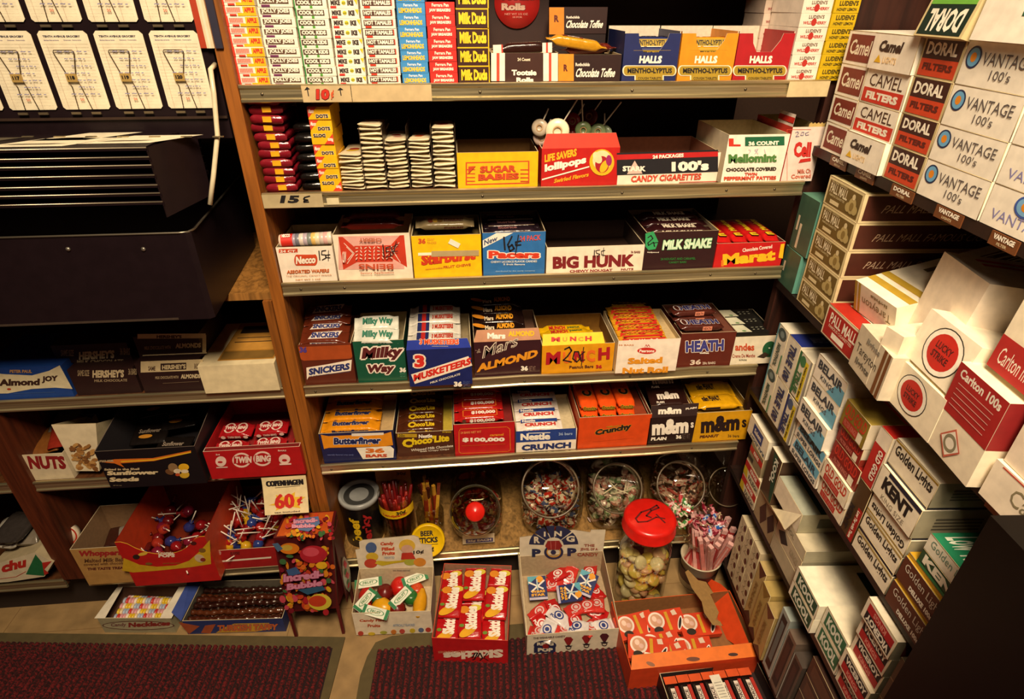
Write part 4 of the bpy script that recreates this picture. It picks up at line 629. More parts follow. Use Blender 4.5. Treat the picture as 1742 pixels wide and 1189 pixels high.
cr = barproto('crisped_bar', .092, .030, .016, '#e6dacb', [('r','#1e3c84',0,.62,1,.98),('t','#e6dacb','Nestle',.04,.66,.4,.94,{'b':.06}),('t','#c02c20','CRUNCH',.08,.1,.95,.56,{'b':.12})], [('t','#4a6aa8','Nestle',.05,.3,.25,.8),('t','#c0482c','CRUNCH',.28,.25,.55,.8,{'b':.06})]); row(b, cr, 'blue and white wrapped crisped bar in the blue and white box', 'candy bar', 'crisped chocolate bars', 4, .004, .030, -.012, .003, 6)
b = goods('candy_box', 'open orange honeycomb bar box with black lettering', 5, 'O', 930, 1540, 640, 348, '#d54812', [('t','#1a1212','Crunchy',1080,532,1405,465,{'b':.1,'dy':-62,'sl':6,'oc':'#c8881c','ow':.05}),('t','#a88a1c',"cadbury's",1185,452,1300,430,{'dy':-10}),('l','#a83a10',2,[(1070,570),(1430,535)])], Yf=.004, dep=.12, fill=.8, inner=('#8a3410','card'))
for r_i in range(2):
    for i in range(3):
        if r_i == 0 and i == 0:
            mb = wrapmesh(.1, .036, .016, ('#d84c14', 'foil'), .004); mb.print(((.0,.002,.016),(.1,0,0),(0,.032,0)), [('t','#1a1212','C',.28,.12,.5,.8,{'b':.1,'oc':'#c8881c','ow':.04})]); mb.print(((0,.034,.001),(0,-.032,0),(0,0,.013)), [('t','#4a3410','Crunchie',.1,.2,.9,.85,{'oc':'#c8a81c','ow':.08})]); cq = mb.build('honeycomb_bar'); o = cq
        else: o = cq.copy(); COL.objects.link(o)
        o.matrix_world = XF(b.x+.039+i*.0375, b.y+.004+r_i*.006, b.z+b.h-.010+r_i*.0162, 2, 0, 90); o['label'] = 'orange foil honeycomb bar in the %s layer, %s' % (('lower','upper')[r_i], ('leftmost','middle one','rightmost')[i]); o['category'] = 'candy bar'; o['group'] = 'orange honeycomb bars'
MM = lambda c, x0, x1, yb, yt, dy, sl: ('t', c, 'm&m', x0, yb, x1, yt, {'b':.12, 'dy':dy, 'sl':sl})
b = goods('candy_box', 'dark brown candy box with white lettering, its brown flap raised and packs behind', 5, 'Q', 205, 600, 572, 355, '#22100e', [MM(WH,240,575,530,372,-26,4),('t',WH,"s",588,448,615,400),('t',WH,'PLAIN',240,560,375,532,{'b':.06,'dy':-6,'sl':5}),('t',WH,'36',458,545,510,508,{'b':.1}),('t','#7a6a60','NET WT',515,545,580,500,{'b':-.02})], Yf=.004, dep=.12, fill=.8, inner=('#3a2018','card'))
mb = MB(Matrix.Translation((b.x, b.y, b.z))); mb.poly([(0,0,b.h),(b.w,0,b.h),(b.w+.004,.01,b.h+.023),(.002,.01,b.h+.023)], '#281310'); mb.poly([(0,.001,b.h),(.002,.011,b.h+.023),(b.w+.004,.011,b.h+.023),(b.w,.001,b.h)], '#6a5038')
mb.print(((0,0,b.h),(b.w,0,0),(0,.01,.023)), [MM('#e8dcc8',298,512,338,268,-6,4),('t','#d8ccb8','PLAIN',545,292,640,276,{'b':.06,'dy':-12})], 'Q'); mb.build('flap', b.o).matrix_local = Matrix()
mp = barproto('chocolate_pack', .078, .045, .014, '#2a1410', [MM('#d8ccbb',.1,.85,.2,.8,0,0),('t','#d8ccbb','PLAIN',.05,.0,.3,.14,{'b':.05})]); row(b, mp, 'brown pack with white letters in the brown box', 'candy pack', 'brown candy packs', 2, .012, .04, .012, .01, 18)
b = goods('candy_box', 'yellow candy box with dark brown lettering, tilted open', 5, 'Q', 600, 1065, 552, 312, '#d39a10', [('p','#22100e',[(598,552),(598,540),(602,552)]),MM('#22100e',665,1020,512,345,-32,6),('t','#22100e','s',1035,445,1075,375),('t','#5a2a10','PEANUT',665,540,830,515,{'b':.06,'dy':-12,'sl':5}),('t','#6a4a10','36 bars',912,530,1010,505,{'b':.02})], Yf=.004, dep=.12, fill=.85, inner=('#8a6a18','card'))
mp = barproto('chocolate_pack', .095, .045, .014, '#d8a010', [('t','#22100e','m&m PEANUT',.1,.3,.6,.8,{'b':.08})], [('r','#22100e',.1,.3,.5,.7)]); row(b, mp, 'yellow pack with dark letters in the yellow box', 'candy pack', 'yellow candy packs', 2, .006, .04, -.002, .0, 4, 2)
mb = MB(); mb.box(0, .03, 0, .105, 0, .012, '#a81c14'); mb.print(((0,0,.0121),(.03,0,0),(0,.105,0)), [('r','#5a100c',.1,.0,.3,1),('l','#c8a01c',.05,[(.4,.5),(.8,.4),(.9,.6)])]); rp = mb.build('red_candy_pack'); 
for i in range(5):
    o = rp if i == 0 else rp.copy()
    if i: COL.objects.link(o)
    o.matrix_world = XF(.770+.004*i, .012+.006*i, ST(5)+.0125*i, 0, 0, -4); o['label'] = 'narrow red candy carton between the yellow box and the cigarette shelving, %s' % ORD[4-i]; o['category'] = 'candy carton'; o['group'] = 'narrow red cartons'
# ================================================================ BOTTOM SHELF: jars, can, sticks
z6 = ST(6); GL = ('#e9e6d8', 'glass'); CE = ('#e8e2d4', 'cello')
c = onY(*pq('Z', 258, 300), .07); R_ = .042; H_ = c.z-z6
e = empty('jerky_can', 'black beef jerky can with a clear plastic lid on the bottom shelf beside the upright', 'can', M=Matrix.Translation((c.x, .07, z6)))
mb = MB(Matrix.Translation((c.x, .07, z6))); mb.lathe([(0,0),(R_*.96,0),(R_,.002),(R_,H_-.01),(R_*.98,H_-.008)], ('#100d0d','plastic'), 40)
def curved(mb, R, txt, col, a0, a1, z0, z1, rot=True, b=.05):   # lettering wrapped round a can, reading upwards
    V, F = glyphs(txt, min(b, .035)); ax = min(p[0] for p in V); bx = max(p[0] for p in V); ay = min(p[1] for p in V); by = max(p[1] for p in V); P = []
    for x, y in V:
        u, v = (x-ax)/(bx-ax), (y-ay)/(by-ay)
        an, z = (a0+(a1-a0)*v, z0+(z1-z0)*u) if rot else (a0+(a1-a0)*u, z0+(z1-z0)*v)
        P.append((R*math.cos(an), R*math.sin(an), z))
    mb.mesh(P, F, (col, 'ink'), False)
curved(mb, R_+.0005, 'beef', '#e0b414', -1.55, -2.1, .02, H_*.72); curved(mb, R_+.0006, 'jerky', '#a01818', -.9, -1.45, .01, H_*.8)
b_ = mb.build('can_body', e); b_.matrix_local = Matrix()
mb = MB(); mb.lathe([(0,H_-.004),(R_*.84,H_-.004),(R_*.9,H_+.002),(R_*1.0,H_+.003),(R_*1.06,H_+.001),(R_*1.07,H_-.008),(R_*1.02,H_-.009)], ('#9a9c98','plastic'), 40); mb.lathe([(R_*.8,H_-.0035),(R_*.5,H_-.0036)], ('#3a3a38','plastic'), 40); mb.build('lid', e)
# jar of jerky sticks with a yellow band and a tan card
cx = onY(676, 872, .055).x; e = empty('jerky_jar', 'clear jar of dark red jerky sticks with a yellow price band', 'jar', M=Matrix.Translation((cx, .06, z6)))
mb = MB(); zb = onY(676, 872, .03).z-z6; mb.lathe([(0,0),(.033,0),(.036,.006),(.037,zb+.02),(.038,zb+.035)], CE, 28); mb.build('jar_body', e)
mb = MB(); V = []; F = []
for i in range(13):
    an = -math.pi*(1.02-.54*i/12*1.75); V += [(.0385*math.cos(an), .0385*math.sin(an), zb-.011), (.0385*math.cos(an), .0385*math.sin(an), zb+.013)]
for i in range(12): F.append((2*i, 2*i+2, 2*i+3, 2*i+1))
mb.mesh(V, F, '#e6bb14'); curved(mb, .0392, 'Landjaeger', '#b83018', -2.3, -.85, zb-.006, zb+.002, False); curved(mb, .0396, '30¢', BK, -1.5, -.95, zb-.001, zb+.011, False, .06); mb.build('price_band', e)
for i in range(26):
    a = i*2.4; r = .006+.025*math.sqrt(i/26); mb = MB(); h = zb+.02+rnd.uniform(0,.03); dx, dy = r*math.cos(a), r*math.sin(a)
    mb.tube([(dx*.7,dy*.7,.004),(dx*.9,dy*.9,h*.6),(dx*1.15+rnd.uniform(-.004,.004),dy*1.15,h)], [.0042,.0046,.0034], ((('#7c1414','#5a0f10','#9a2418')[i%3]),'candy'), 7)
    o = mb.build('jerky_stick', label='dark red jerky stick standing in the jar with the yellow band', cat='jerky stick', group='jerky sticks in the banded jar'); o.location = (cx, .06, z6)
p0 = onY(645, 850, .10); p1 = onY(697, 797, .10); mb = MB(); mb.box(p0.x, p1.x, .10, .1015, z6, p1.z, ('#a8713c','card')); mb.print(((p0.x,.10,z6),(p1.x-p0.x,0,0),(0,0,p1.z-z6)), [('t',BK,'30¢',.6,.88,.88,.95),('t','#5a2a14','JERKY',.1,.72,.7,.8)]); mb.build('price_card', label='tan header card standing behind the jerky jar', cat='card')
# beer sticks
cx = onY(733, 890, .06).x; e = empty('stick_jar', 'clear jar of long wrapped beer sticks behind a yellow lid', 'jar', M=Matrix.Translation((cx, .06, z6)))
mb = MB(); mb.lathe([(0,0),(.027,0),(.030,.005),(.031,.07),(.024,.085),(.024,.092)], GL, 28); mb.build('jar_body', e)
for i in range(12):
    mb = MB(); a = i*2.4; r = .019*math.sqrt((i+1)/12); x0, y0 = r*math.cos(a)*.8, r*math.sin(a)*.8; mb.box(-.0035,.0035,-.003,.003,0,.15,(('#b8862a','#6a2a18','#8a5a20','#3a1810')[i%4],'foil')); mb.box(-.0036,.0036,-.0031,.0031,.05,.12,(('#8a3018','#c0902c')[i%2],'foil'))
    o = mb.build('beer_stick', label='long thin wrapped beer stick standing in the jar behind the yellow lid', cat='meat stick', group='wrapped beer sticks'); o.matrix_world = XF(cx+x0, .06+y0, z6+.004, rnd.uniform(-6,2), rnd.uniform(-4,10), a*30)
lc = onY(728, 917, .004); mb = MB(); M_ = Matrix.Translation((lc.x, .002, lc.z)) @ Matrix.Rotation(math.radians(62), 4, 'X'); rr = .0365
mb.lathe([(0,-.004),(rr,-.004),(rr*1.03,0),(rr*1.0,.009),(rr*.93,.010),(rr*.90,.008),(0,.008)], ('#e3b80e','plastic'), 40)
mb.print(((-rr,-rr,.0081),(2*rr,0,0),(0,2*rr,0)), [('t',BK,'BEER',.3,.66,.68,.82,{'b':.04}),('t',BK,'STICKS',.2,.45,.8,.62,{'b':.05}),('r',BK,.25,.39,.8,.405),('t',BK,'40¢',.32,.14,.68,.34,{'b':.06})], eps=.0004)
o = mb.build('jar_lid', label='round yellow jar lid with handwritten beer sticks price, propped on the bottom shelf edge', cat='lid'); o.matrix_world = M_
def rndin(rs): return rs.uniform(-1, 1)
def sq(v, e): return math.copysign(abs(v)**e, v)
def jarbody(mb, W, D, H, m, e1=.45):
    n, mrows = 36, 18; V = []; F = []
    for i in range(mrows+1):
        ph = -math.pi/2+math.pi*i/mrows; cz = sq(math.sin(ph), .55); cr = sq(math.cos(ph), .4)
        for k in range(n): t = 2*math.pi*k/n; V.append((W/2*cr*sq(math.cos(t), .6), D/2*cr*sq(math.sin(t), .6), H/2+H/2*cz))
    for i in range(mrows):
        for k in range(n): F.append((i*n+k, i*n+(k+1)%n, (i+1)*n+(k+1)%n, (i+1)*n+k))
    mb.mesh(V, F, m)
TILT = math.radians(48)
def slant_jar(name, px, py, mx, my, mr, W, H, lab, yc=.075, lid=False):
    """squat glass jar whose mouth faces up and forward"""
    X = onY(px, py, yc-.03).x; e = empty(name, lab, 'glass jar', M=Matrix.Translation((X, yc, z6)))
    mb = MB(); jarbody(mb, W, .125, H, GL); mb.build('jar_body', e)
    mc = onY(mx, my, yc-.058); off = mc-Vector((X, yc, z6)); m = Matrix.Translation(off) @ Matrix.Rotation(TILT, 4, 'X')
    mb = MB(); mb.lathe([(mr*.92,-.02),(mr*.93,-.004),(mr*1.0,.0),(mr*1.03,.003),(mr*1.0,.006),(mr*.95,.005),(mr*.9,-.018)], GL, 44, m); mb.lathe([(mr*.99,.0045),(mr*1.02,.0062),(mr*.965,.0068),(mr*.955,.0045)], ('#6a5c48','plastic'), 44, m); mb.build('mouth_rim', e)
    return e, X, m, mr
def wrapped(name, L, R, cols, tw=.35, seed=0):
    r2 = random.Random(seed); mb = MB(); n = 8; st = [(-1,.9),(-.72,.16),(-.55,.8),(0,1),(.55,.8),(.72,.16),(1,.9)]; V = []; F = []
    for x, a in st:
        for k in range(n):
            t = 2*math.pi*k/n; fl = .3 if abs(x) == 1 else .8; V.append((x*L/2, R*a*math.cos(t)*(1+r2.uniform(-.1,.1)), R*a*fl*math.sin(t)))
    for i in range(6):
        for k in range(n): F.append((i*n+k, i*n+(k+1)%n, (i+1)*n+(k+1)%n, (i+1)*n+k))
    F += [tuple(range(n))[::-1], tuple(6*n+k for k in range(n))]
    mid = len(mb.V)
    for j, f in enumerate(F): 
        mb.mesh([V[q] for q in f], [tuple(range(len(f)))], (cols[(j*len(cols)//len(F)+j//3) % len(cols)], 'foil'), True)
    return mb.build(name)
def pour(protos, n, X, Y, Z, W, D, H, lab, cat, group, seed, edge=.82, surf=None):
    """fill a jar from the bottom with loose pieces in even layers"""
    r2 = random.Random(seed); used = set(); made = []
    for i in range(n):
        src = protos[i % len(protos)]; o = src if src.name not in used else src.copy()
        if src.name in used: COL.objects.link(o)
        used.add(src.name); k = i/n; f = math.sqrt(r2.random())*edge; t = r2.uniform(0, 6.283)
        if r2.random() < .6: f = edge
        o.matrix_world = Matrix.Translation((X+W/2*f*sq(math.cos(t), .7), Y+D/2*f*sq(math.sin(t), .7)*.9, Z+.008+H*k*(1 if surf is None else surf(math.sin(t)*f)))) @ Euler((r2.uniform(-.8,.8), r2.uniform(-.8,.8), r2.uniform(0,6.28))).to_matrix().to_4x4()
        o['label'] = lab if isinstance(lab, str) else lab[i % len(protos)]; o['category'] = cat; o['group'] = group if isinstance(lab, str) else group+(', first colour', ', second colour', ', third colour', ', fourth colour')[i % len(protos)]; made.append(o)
    return made
# jar with a domed lid and a red knob
e, X, m, mr = slant_jar('candy_jar', 812, 885, 808, 868, .052, .118, .135, 'glass jar with a domed clear lid and round red knob, price label on its front')
mb = MB(); mb.lathe([(mr*1.03,.004),(mr*1.0,.012),(mr*.85,.022),(mr*.55,.032),(mr*.3,.036)], ('#b9b7a0','glass'), 44, m); mb.lathe([(mr*1.05,.003),(mr*1.06,.007),(mr*1.02,.010)], ('#c9c0a0','metal'), 44, m); l_ = mb.build('lid', e)
mb = MB(); mb.lathe([(0,.034),(.012,.034),(.019,.038),(.021,.043),(.018,.048),(0,.050)], ('#d21f14','plastic'), 32, m); mb.build('knob', l_)
mb = MB(); a = onY(*pq('Z', 1165, 745), .012); b2 = onY(*pq('Z', 1440, 650), .012); mb.box(a.x-X, b2.x-X, -.064, -.063, a.z-z6, b2.z-z6, '#c8b896'); mb.print(((a.x-X,-.064,a.z-z6),(b2.x-a.x,0,0),(0,0,b2.z-a.z)), [('r','#3a3468',.1,.1,.95,.55),('t','#c8b8a8','25¢ EACH',.15,.18,.9,.48,{'b':.05})]); mb.build('price_label', e)
pr3 = [wrapped('wrapped_candy', .030, .008, q, seed=i) for i, q in enumerate((['#9a1818','#b83028'],['#c8a878','#8a2018'],['#7a1414','#a02a1c']))]
pour(pr3, 60, X, .075, z6, .105, .105, .07, 'red wrapped candy in the jar with the red knob', 'wrapped candy', 'red candies in the knobbed jar', 1)
e, X, m, mr = slant_jar('candy_jar', 941, 860, 936, 830, .062, .142, .155, 'widest open glass jar, full of red, white and blue wrapped candies')
pr3 = [wrapped('wrapped_candy', .030, .009, q, seed=i+4) for i, q in enumerate((['#b8301c','#e0d0bc'],['#e0d4c4','#4a5a8a'],['#e4dac8','#b82a1c'],['#a02818','#d8c8b0']))]
pour(pr3, 130, X, .078, z6, .128, .112, .10, ['red and cream wrapped candy in the widest glass jar','cream and blue wrapped candy in the widest glass jar','cream and red wrapped candy in the widest glass jar','dark red and tan wrapped candy in the widest glass jar'], 'wrapped candy', 'candies in the widest jar', 2)
e, X, m, mr = slant_jar('candy_jar', 1050, 850, 1050, 830, .054, .125, .15, 'open glass jar of pink and green candies with white bent sticks on top')
pr3 = [wrapped('wrapped_candy', .030, .009, q, seed=i+9) for i, q in enumerate((['#c89a94','#e4d0c4'],['#7a9a70','#d8dcc4'],['#d8c0b4','#b87a70']))]
pour(pr3, 100, X, .078, z6, .112, .11, .095, ['pink wrapped candy in the second open glass jar','green wrapped candy in the second open glass jar','pale tan wrapped candy in the second open glass jar'], 'wrapped candy', 'candies in the second open jar', 3)
for i, (dx, dy, rz) in enumerate(((-.02,-.025,35),(0,-.03,-40),(.016,-.02,70),(.005,-.035,10),(-.012,-.01,-70))):
    mb = MB(); mb.tube([(-.022,0,0),(.022,0,.004)], .0017, '#e6dcc8', 6); o = mb.build('paper_stick', label='white paper lollipop stick on the pink candies in the second open jar', cat='stick', group='white sticks in the second open jar'); o.matrix_world = XF(X+dx, .07+dy, z6+.114, 20, 0, rz)
e, X, m, mr = slant_jar('candy_jar', 1160, 850, 1157, 826, .054, .125, .15, 'third open glass jar, with long striped candies inside, partly hidden by the red lid', yc=.078)
pr3 = [wrapped('wrapped_candy', .040, .006, q, seed=i+12) for i, q in enumerate((['#b89080','#d8c0b0'],['#a04038','#c8a898']))]
pour(pr3, 60, X, .08, z6, .11, .11, .085, 'long pale striped candy in the third open glass jar', 'wrapped candy', 'candies in the third open jar', 5)
slant_jar('candy_jar', 1230, 850, 1236, 828, .044, .092, .15, 'dim empty glass jar at the right end of the bottom shelf', yc=.10)

# ================================================================ FLOOR DISPLAY
def fbox(FL, FR_, FT, BT, yb=None):
    p0 = onZ(*FL); p1 = onZ(*FR_); u = (p1-p0); w = u.length; u.normalize(); n = Vector((-u.y, u.x, 0))
    t = ray(*FT); k = (p0-CP).dot(n)/t.dot(n); h = (CP+t*k).z; q = onZ(*BT, h)
    if yb is not None: q = onY(*BT, yb)
    d = (q-p0).dot(n); fbox.hb = q.z
    return Matrix(((u.x, n.x, 0, p0.x), (u.y, n.y, 0, p0.y), (0, 0, 1, .0055 if p0.y < -.1 else .0005), (0,0,0,1))), w, h, d
def loose(src, M, lab, cat, group, used=set()):
    o = src if src.name not in used else src.copy()
    if src.name in used: COL.objects.link(o)
    used.add(src.name); o.matrix_world = M; o['label'] = lab; o['category'] = cat; o['group'] = group; return o
# --- fruit box
M_, w, h, d = fbox((607,1083), (737,1079), (603,1046), (611,970), -.016); hb = fbox.hb
mb = MB(M_); shell(mb, w, d, h, '#e6d8bc', ('#c8b490','card'), fill=h*.4, hb=hb)
mb.print(front_frame(w, h), [('t','#b8481c','Candy Filled',690,1005,860,985,{'b':.05,'dy':-4}),('t','#b8481c','Fruits',740,1032,818,1014,{'b':.05}),('t','#8a9ab0','ARTIFICIALLY FLAVORED',895,1030,1030,1014,{'dy':-4})]+[('e',c_,x,y,22 if i in (1,2) else 17,10 if i in (1,2) else 14) for i, (c_, x, y) in enumerate((('#b83a2c',698,1070),('#d0b428',765,1072),('#a8a83c',838,1064),('#d07a2c',900,1060),('#c0483c',952,1056),('#d0b428',1015,1052),('#5a6a8a',1068,1048),('#b83a2c',1112,1046)))], 'Y')
fb = mb.build('fruit_candy_box', label='white display box of fruit shaped candies with a picture header card, standing on the floor', cat='candy box')
mb = MB(M_); hz = onY(680, 915, (M_ @ Vector((0, d, 0))).y).z; hy = d
P = [(0,hb-.001),(w,hb-.001),(w,hz*.88),(w*.86,hz*.9),(w*.84,hz*1.01),(w*.78,hz*1.04),(w*.12,hz*.985),(w*.07,hz*.96),(w*.06,hz*.84),(0,hz*.83)]
mb.poly([(x,hy-.0008,z) for x, z in P], '#e6d8bc'); mb.poly([(x,hy+.0008,z) for x, z in P][::-1], '#b8a888')
ff = lambda: ((0, hy-.0008, 0), (w, 0, 0), (0, 0, hz))
mb.print(ff(), [('t','#c8481c','Candy',818,538,900,512,{'b':.06,'dy':-4}),('t','#c8481c','Filled',826,565,904,544,{'b':.06,'dy':-4}),('t','#c8481c','Fruits',830,592,908,570,{'b':.06,'dy':-4}),('t','#9aa4b0','ASSORTED',842,612,905,598),('e','#4a6496',762,545,34,34),('e','#d8b428',768,600,38,26),('e','#c03a24',760,640,40,28),('p','#c8b020',[(785,640),(830,655),(900,640),(960,632),(990,610),(940,622),(860,628),(800,622)]),('e','#a8ac3c',1000,632,36,20),('e','#d88a28',1060,632,38,26),
  ('e','#e0b83c',982,532,50,40),('e','#d8ac94',982,552,36,26),('p','#b82c1c',[(950,575),(1015,572),(1035,612),(945,615)]),('t',BK,'10¢',1020,588,1085,562,{'b':.03,'dy':-8}),('t','#8a8478','one dozen assorted',895,686,1000,676)], 'Y')
mb.build('header_card', fb).matrix_local = Matrix()
def fruit(name, r, col, kind):
    mb = MB()
    if kind == 'berry':
        mb.lathe([(0,-r),(r*.5,-r*.9),(r*.9,-r*.3),(r,.2*r),(r*.8,r*.8),(0,r)], (col,'candy'), 20)
        for i in range(5): 
            for k in range(9): a = k*.7+i*.35; zz = -r*.75+i*r*.36; q = math.sqrt(max(.05, 1-(zz/r)**2))*r*.93; mb.lathe([(0,-.16*r),(.16*r,0),(0,.16*r)], (col,'candy'), 6, Matrix.Translation((q*math.cos(a), q*math.sin(a), zz)))
    elif kind == 'lemon': mb.lathe([(0,-r*1.35),(r*.25,-r*1.2),(r*.7,-r*.8),(r,0),(r*.7,r*.8),(r*.25,r*1.2),(0,r*1.35)], (col,'candy'), 20)
    elif kind == 'banana': mb.tube([(-r*1.6,0,.3*r),(-r,0,0),(0,0,-.15*r),(r,0,0),(r*1.6,0,.5*r)], [r*.25,r*.62,r*.75,r*.6,r*.2], (col,'candy'), 12)
    else: mb.lathe([(0,-r*.85),(r*.5,-r*.9),(r*.95,-r*.4),(r,.1*r),(r*.75,r*.75),(r*.25,r*.9),(0,r*.78)], (col,'candy'), 24)
    return mb.build(name)
def inbox(M, x, y, z, rx=0, ry=0, rz=0): return M @ XF(x, y, z, rx, ry, rz)
def at_top(M, px, py, z): t = M.inverted(); q = onZ(px, py, M.translation.z+z); return t @ q
spec = [('apple','#c41c14','apple',(935,775),.021,'shiny red apple shaped candy'),('apple','#a81c14','apple',(730,830),.019,'red apple shaped candy at the left side'),('berry','#6a1410','berry',(845,815),.018,'dark red berry shaped candy behind'),('berry','#6e1412','berry',(920,935),.017,'dark red berry shaped candy in front'),
 ('lemon','#e0a414','lemon',(830,900),.020,'yellow lemon shaped candy in the middle'),('banana','#d89a18','banana',(1060,880),.020,'yellow banana shaped candy at the right'),('lime','#2a6a2c','apple',(1005,840),.016,'green lime shaped candy'),('orange','#c8461c','apple',(1040,795),.016,'orange red fruit shaped candy'),('apple','#b01c14','apple',(690,915),.017,'red apple shaped candy in the front left corner'),('lime','#22603a','apple',(800,845),.014,'green fruit shaped candy beside the berry')]
for nm, col, kd, (px, py), r, lb in spec:
    q = at_top(M_, *pq('Y', px, py), h*.8); o = fruit('%s_candy' % nm, r, col, kd); o.matrix_world = M_ @ XF(min(max(q.x,.02),w-.02), min(max(q.y,.02),d-.018), h*.72, rnd.uniform(-20,60) if kd == 'lemon' else 10, 80 if kd == 'lemon' else 0, rnd.uniform(0,90)); o['label'] = lb+' in the white fruit box'; o['category'] = 'candy'
for i, (px, py, rz) in enumerate(((725,870,62),(790,945,-18),(1030,740,28),(945,850,52),(745,765,10))):
    q = at_top(M_, *pq('Y', px, py), h*.95); mb = MB(); mb.box(-.029,.029,-.010,.010,0,.0015,'#dfe2cc'); mb.print(((-.029,-.010,.0015),(.058,0,0),(0,.020,0)), [('r','#2a7a4a',0,0,.12,1),('r','#2a7a4a',.88,0,1,1),('o','#4a8a5a',.5,.5,.34,.32,.04),('t','#5a8a5a','FRUIT',.3,.35,.7,.65)]); o = mb.build('paper_tag'); o.matrix_world = M_ @ XF(q.x, q.y, h*.97, rnd.uniform(5,25), rnd.uniform(-10,10), rz); o['label'] = 'white and green paper tag on the fruit candies, %s' % ('at the left','at the front','at the right rear','in the middle','at the left rear')[i]; o['category'] = 'tag'; o['group'] = 'paper tags in the fruit box'
# --- red box of packets
M_, w, h, d = fbox((739,1127), (864,1132), (734,1088), (755,961)); M_[2][3] = .006
mb = MB(M_); shell(mb, w, d, h, '#b5161a', ('#9a7458','card'), fill=h*.55, rim='#d0503c')
mb.print(front_frame(w, h), [('t','#ead8c0','Skittles',655,965,150,1040,{'b':.1,'dy':24}),('t','#c87a5c','FRUIT CANDIES',340,978,120,995,{'b':.03,'dy':8}),ink([(395,1040),(420,1000),(440,1000),(415,1050),(400,1055)],14),ink([(440,1030),(460,1000),(480,1040),(460,1060)],14),ink([(520,1000),(490,1040),(525,1060)],10)], 'a')
sk = mb.build('fruit_chew_box', label='open red display box full of red and yellow candy packets on the floor', cat='candy box')
mb = wrapmesh(.098, .032, .013, ('#b5161a','foil'), .007); mb.print(((.006,.002,.013),(.086,0,0),(0,.028,0)), [('e','#e0a41c',.12,.6,.14,.42,.3),('e','#d8c03c',.86,.25,.1,.3),('e','#e08a1c',.8,.8,.12,.25),('e','#6a8a2c',.3,.9,.05,.12),('t',WH,'Skittles',.16,.12,.92,.78,{'b':.1})]); skp = mb.build('fruit_chew_packet')
k_ = 0
for c_i in range(3):
    for r_i in range(3):
        L_ = min(.098, d*.46); o_ = M_ @ XF(.004+(w-.008)*(c_i+1)/3-.001, .003+(d-L_-.006)*r_i/2+(.006 if c_i == 1 else 0)*(1-r_i), h*.60+.012*((r_i+c_i) % 2)+.006*r_i, rnd.uniform(-3,3), rnd.uniform(-3,3), 90+rnd.uniform(-5,8)) @ Matrix.Diagonal((L_/.098, (w-.008)/3/.032, 1, 1))
        loose(skp, o_, 'red and yellow candy packet in the red floor box, %s %s' % (('front','middle','rear')[r_i], ('left','centre','right')[c_i]), 'candy packet', 'red and yellow packets')
# --- ring candy box
M_, w, h, d = fbox((896,1117), (1049,1105), (896,1084), (884,949), -.016); hb = fbox.hb; M_[2][3] = .006
mb = MB(M_); shell(mb, w, d, h, '#d8cdb2', ('#b09a78','card'), fill=h*.45, hb=hb)
G3 = lambda x, y, s, c_: [('p',c_,[(x-40*s,y-22*s),(x-20*s,y-42*s),(x+20*s,y-42*s),(x+40*s,y-22*s),(x+12*s,y+25*s),(x-12*s,y+25*s)]),('o','#241c24',x,y+45*s,24*s,20*s,7*s),('p','#241c24',[(x-35*s,y+30*s),(x+35*s,y+30*s),(x+18*s,y+42*s),(x-18*s,y+42*s)])]
mb.print(front_frame(w, h), [('e','#1c2448',985,940,92,40),('r','#1c2448',895,1000,1070,955),('t','#d8cdb2','RING',920,940,1055,915,{'b':.06}),('t','#d8cdb2','POP',925,990,1050,958,{'b':.08}),('e','#8a1c18',990,945,26,20)]+G3(1175,910,.95,'#8a1c1c')+G3(1320,895,.95,'#8a1c1c')+G3(1465,880,.95,'#4a1420')+[('t','#6a5a50','THE WEARABLE CANDY',890,885,1150,870,{'dy':-18})], 'a')
rb_ = mb.build('ring_candy_box', label='cream floor display box with jewel ring pictures on its front and header card', cat='candy box')
hb0 = (M_ @ Vector((0, d, 0))).y; hz = onY(885, 917, hb0).z; hz2 = onY(1028, 902, hb0).z
mb = MB(M_); P = [(0,hb-.001),(w,hb-.001),(w,hz2*.985),(w*.83,hz2),(w*.82,hz2*.955),(w*.62,hz2*1.02),(0,hz)]
mb.poly([(x,d-.0008,z) for x, z in P], '#d8cdb2'); mb.poly([(x,d+.0008,z) for x, z in P][::-1], '#b0a080')
hf = ((0, d-.0008, 0), (w, 0, 0), (0, 0, hz))
D3 = '#1c2448'
def seg(a0, a1, r0, r1, cx, cy, ky=.8, n=5): return [(cx+r1*math.cos(a0+(a1-a0)*i/n), cy-r1*ky*math.sin(a0+(a1-a0)*i/n)) for i in range(n+1)]+[(cx+r0*math.cos(a1-(a1-a0)*i/n), cy-r0*ky*math.sin(a1-(a1-a0)*i/n)) for i in range(n+1)]
ops = [('p',D3,seg(a*math.pi/180,b_*math.pi/180,80,200,1055,130)) for a, b_ in ((3,40),(44,84),(88,108),(112,140),(143,177))]
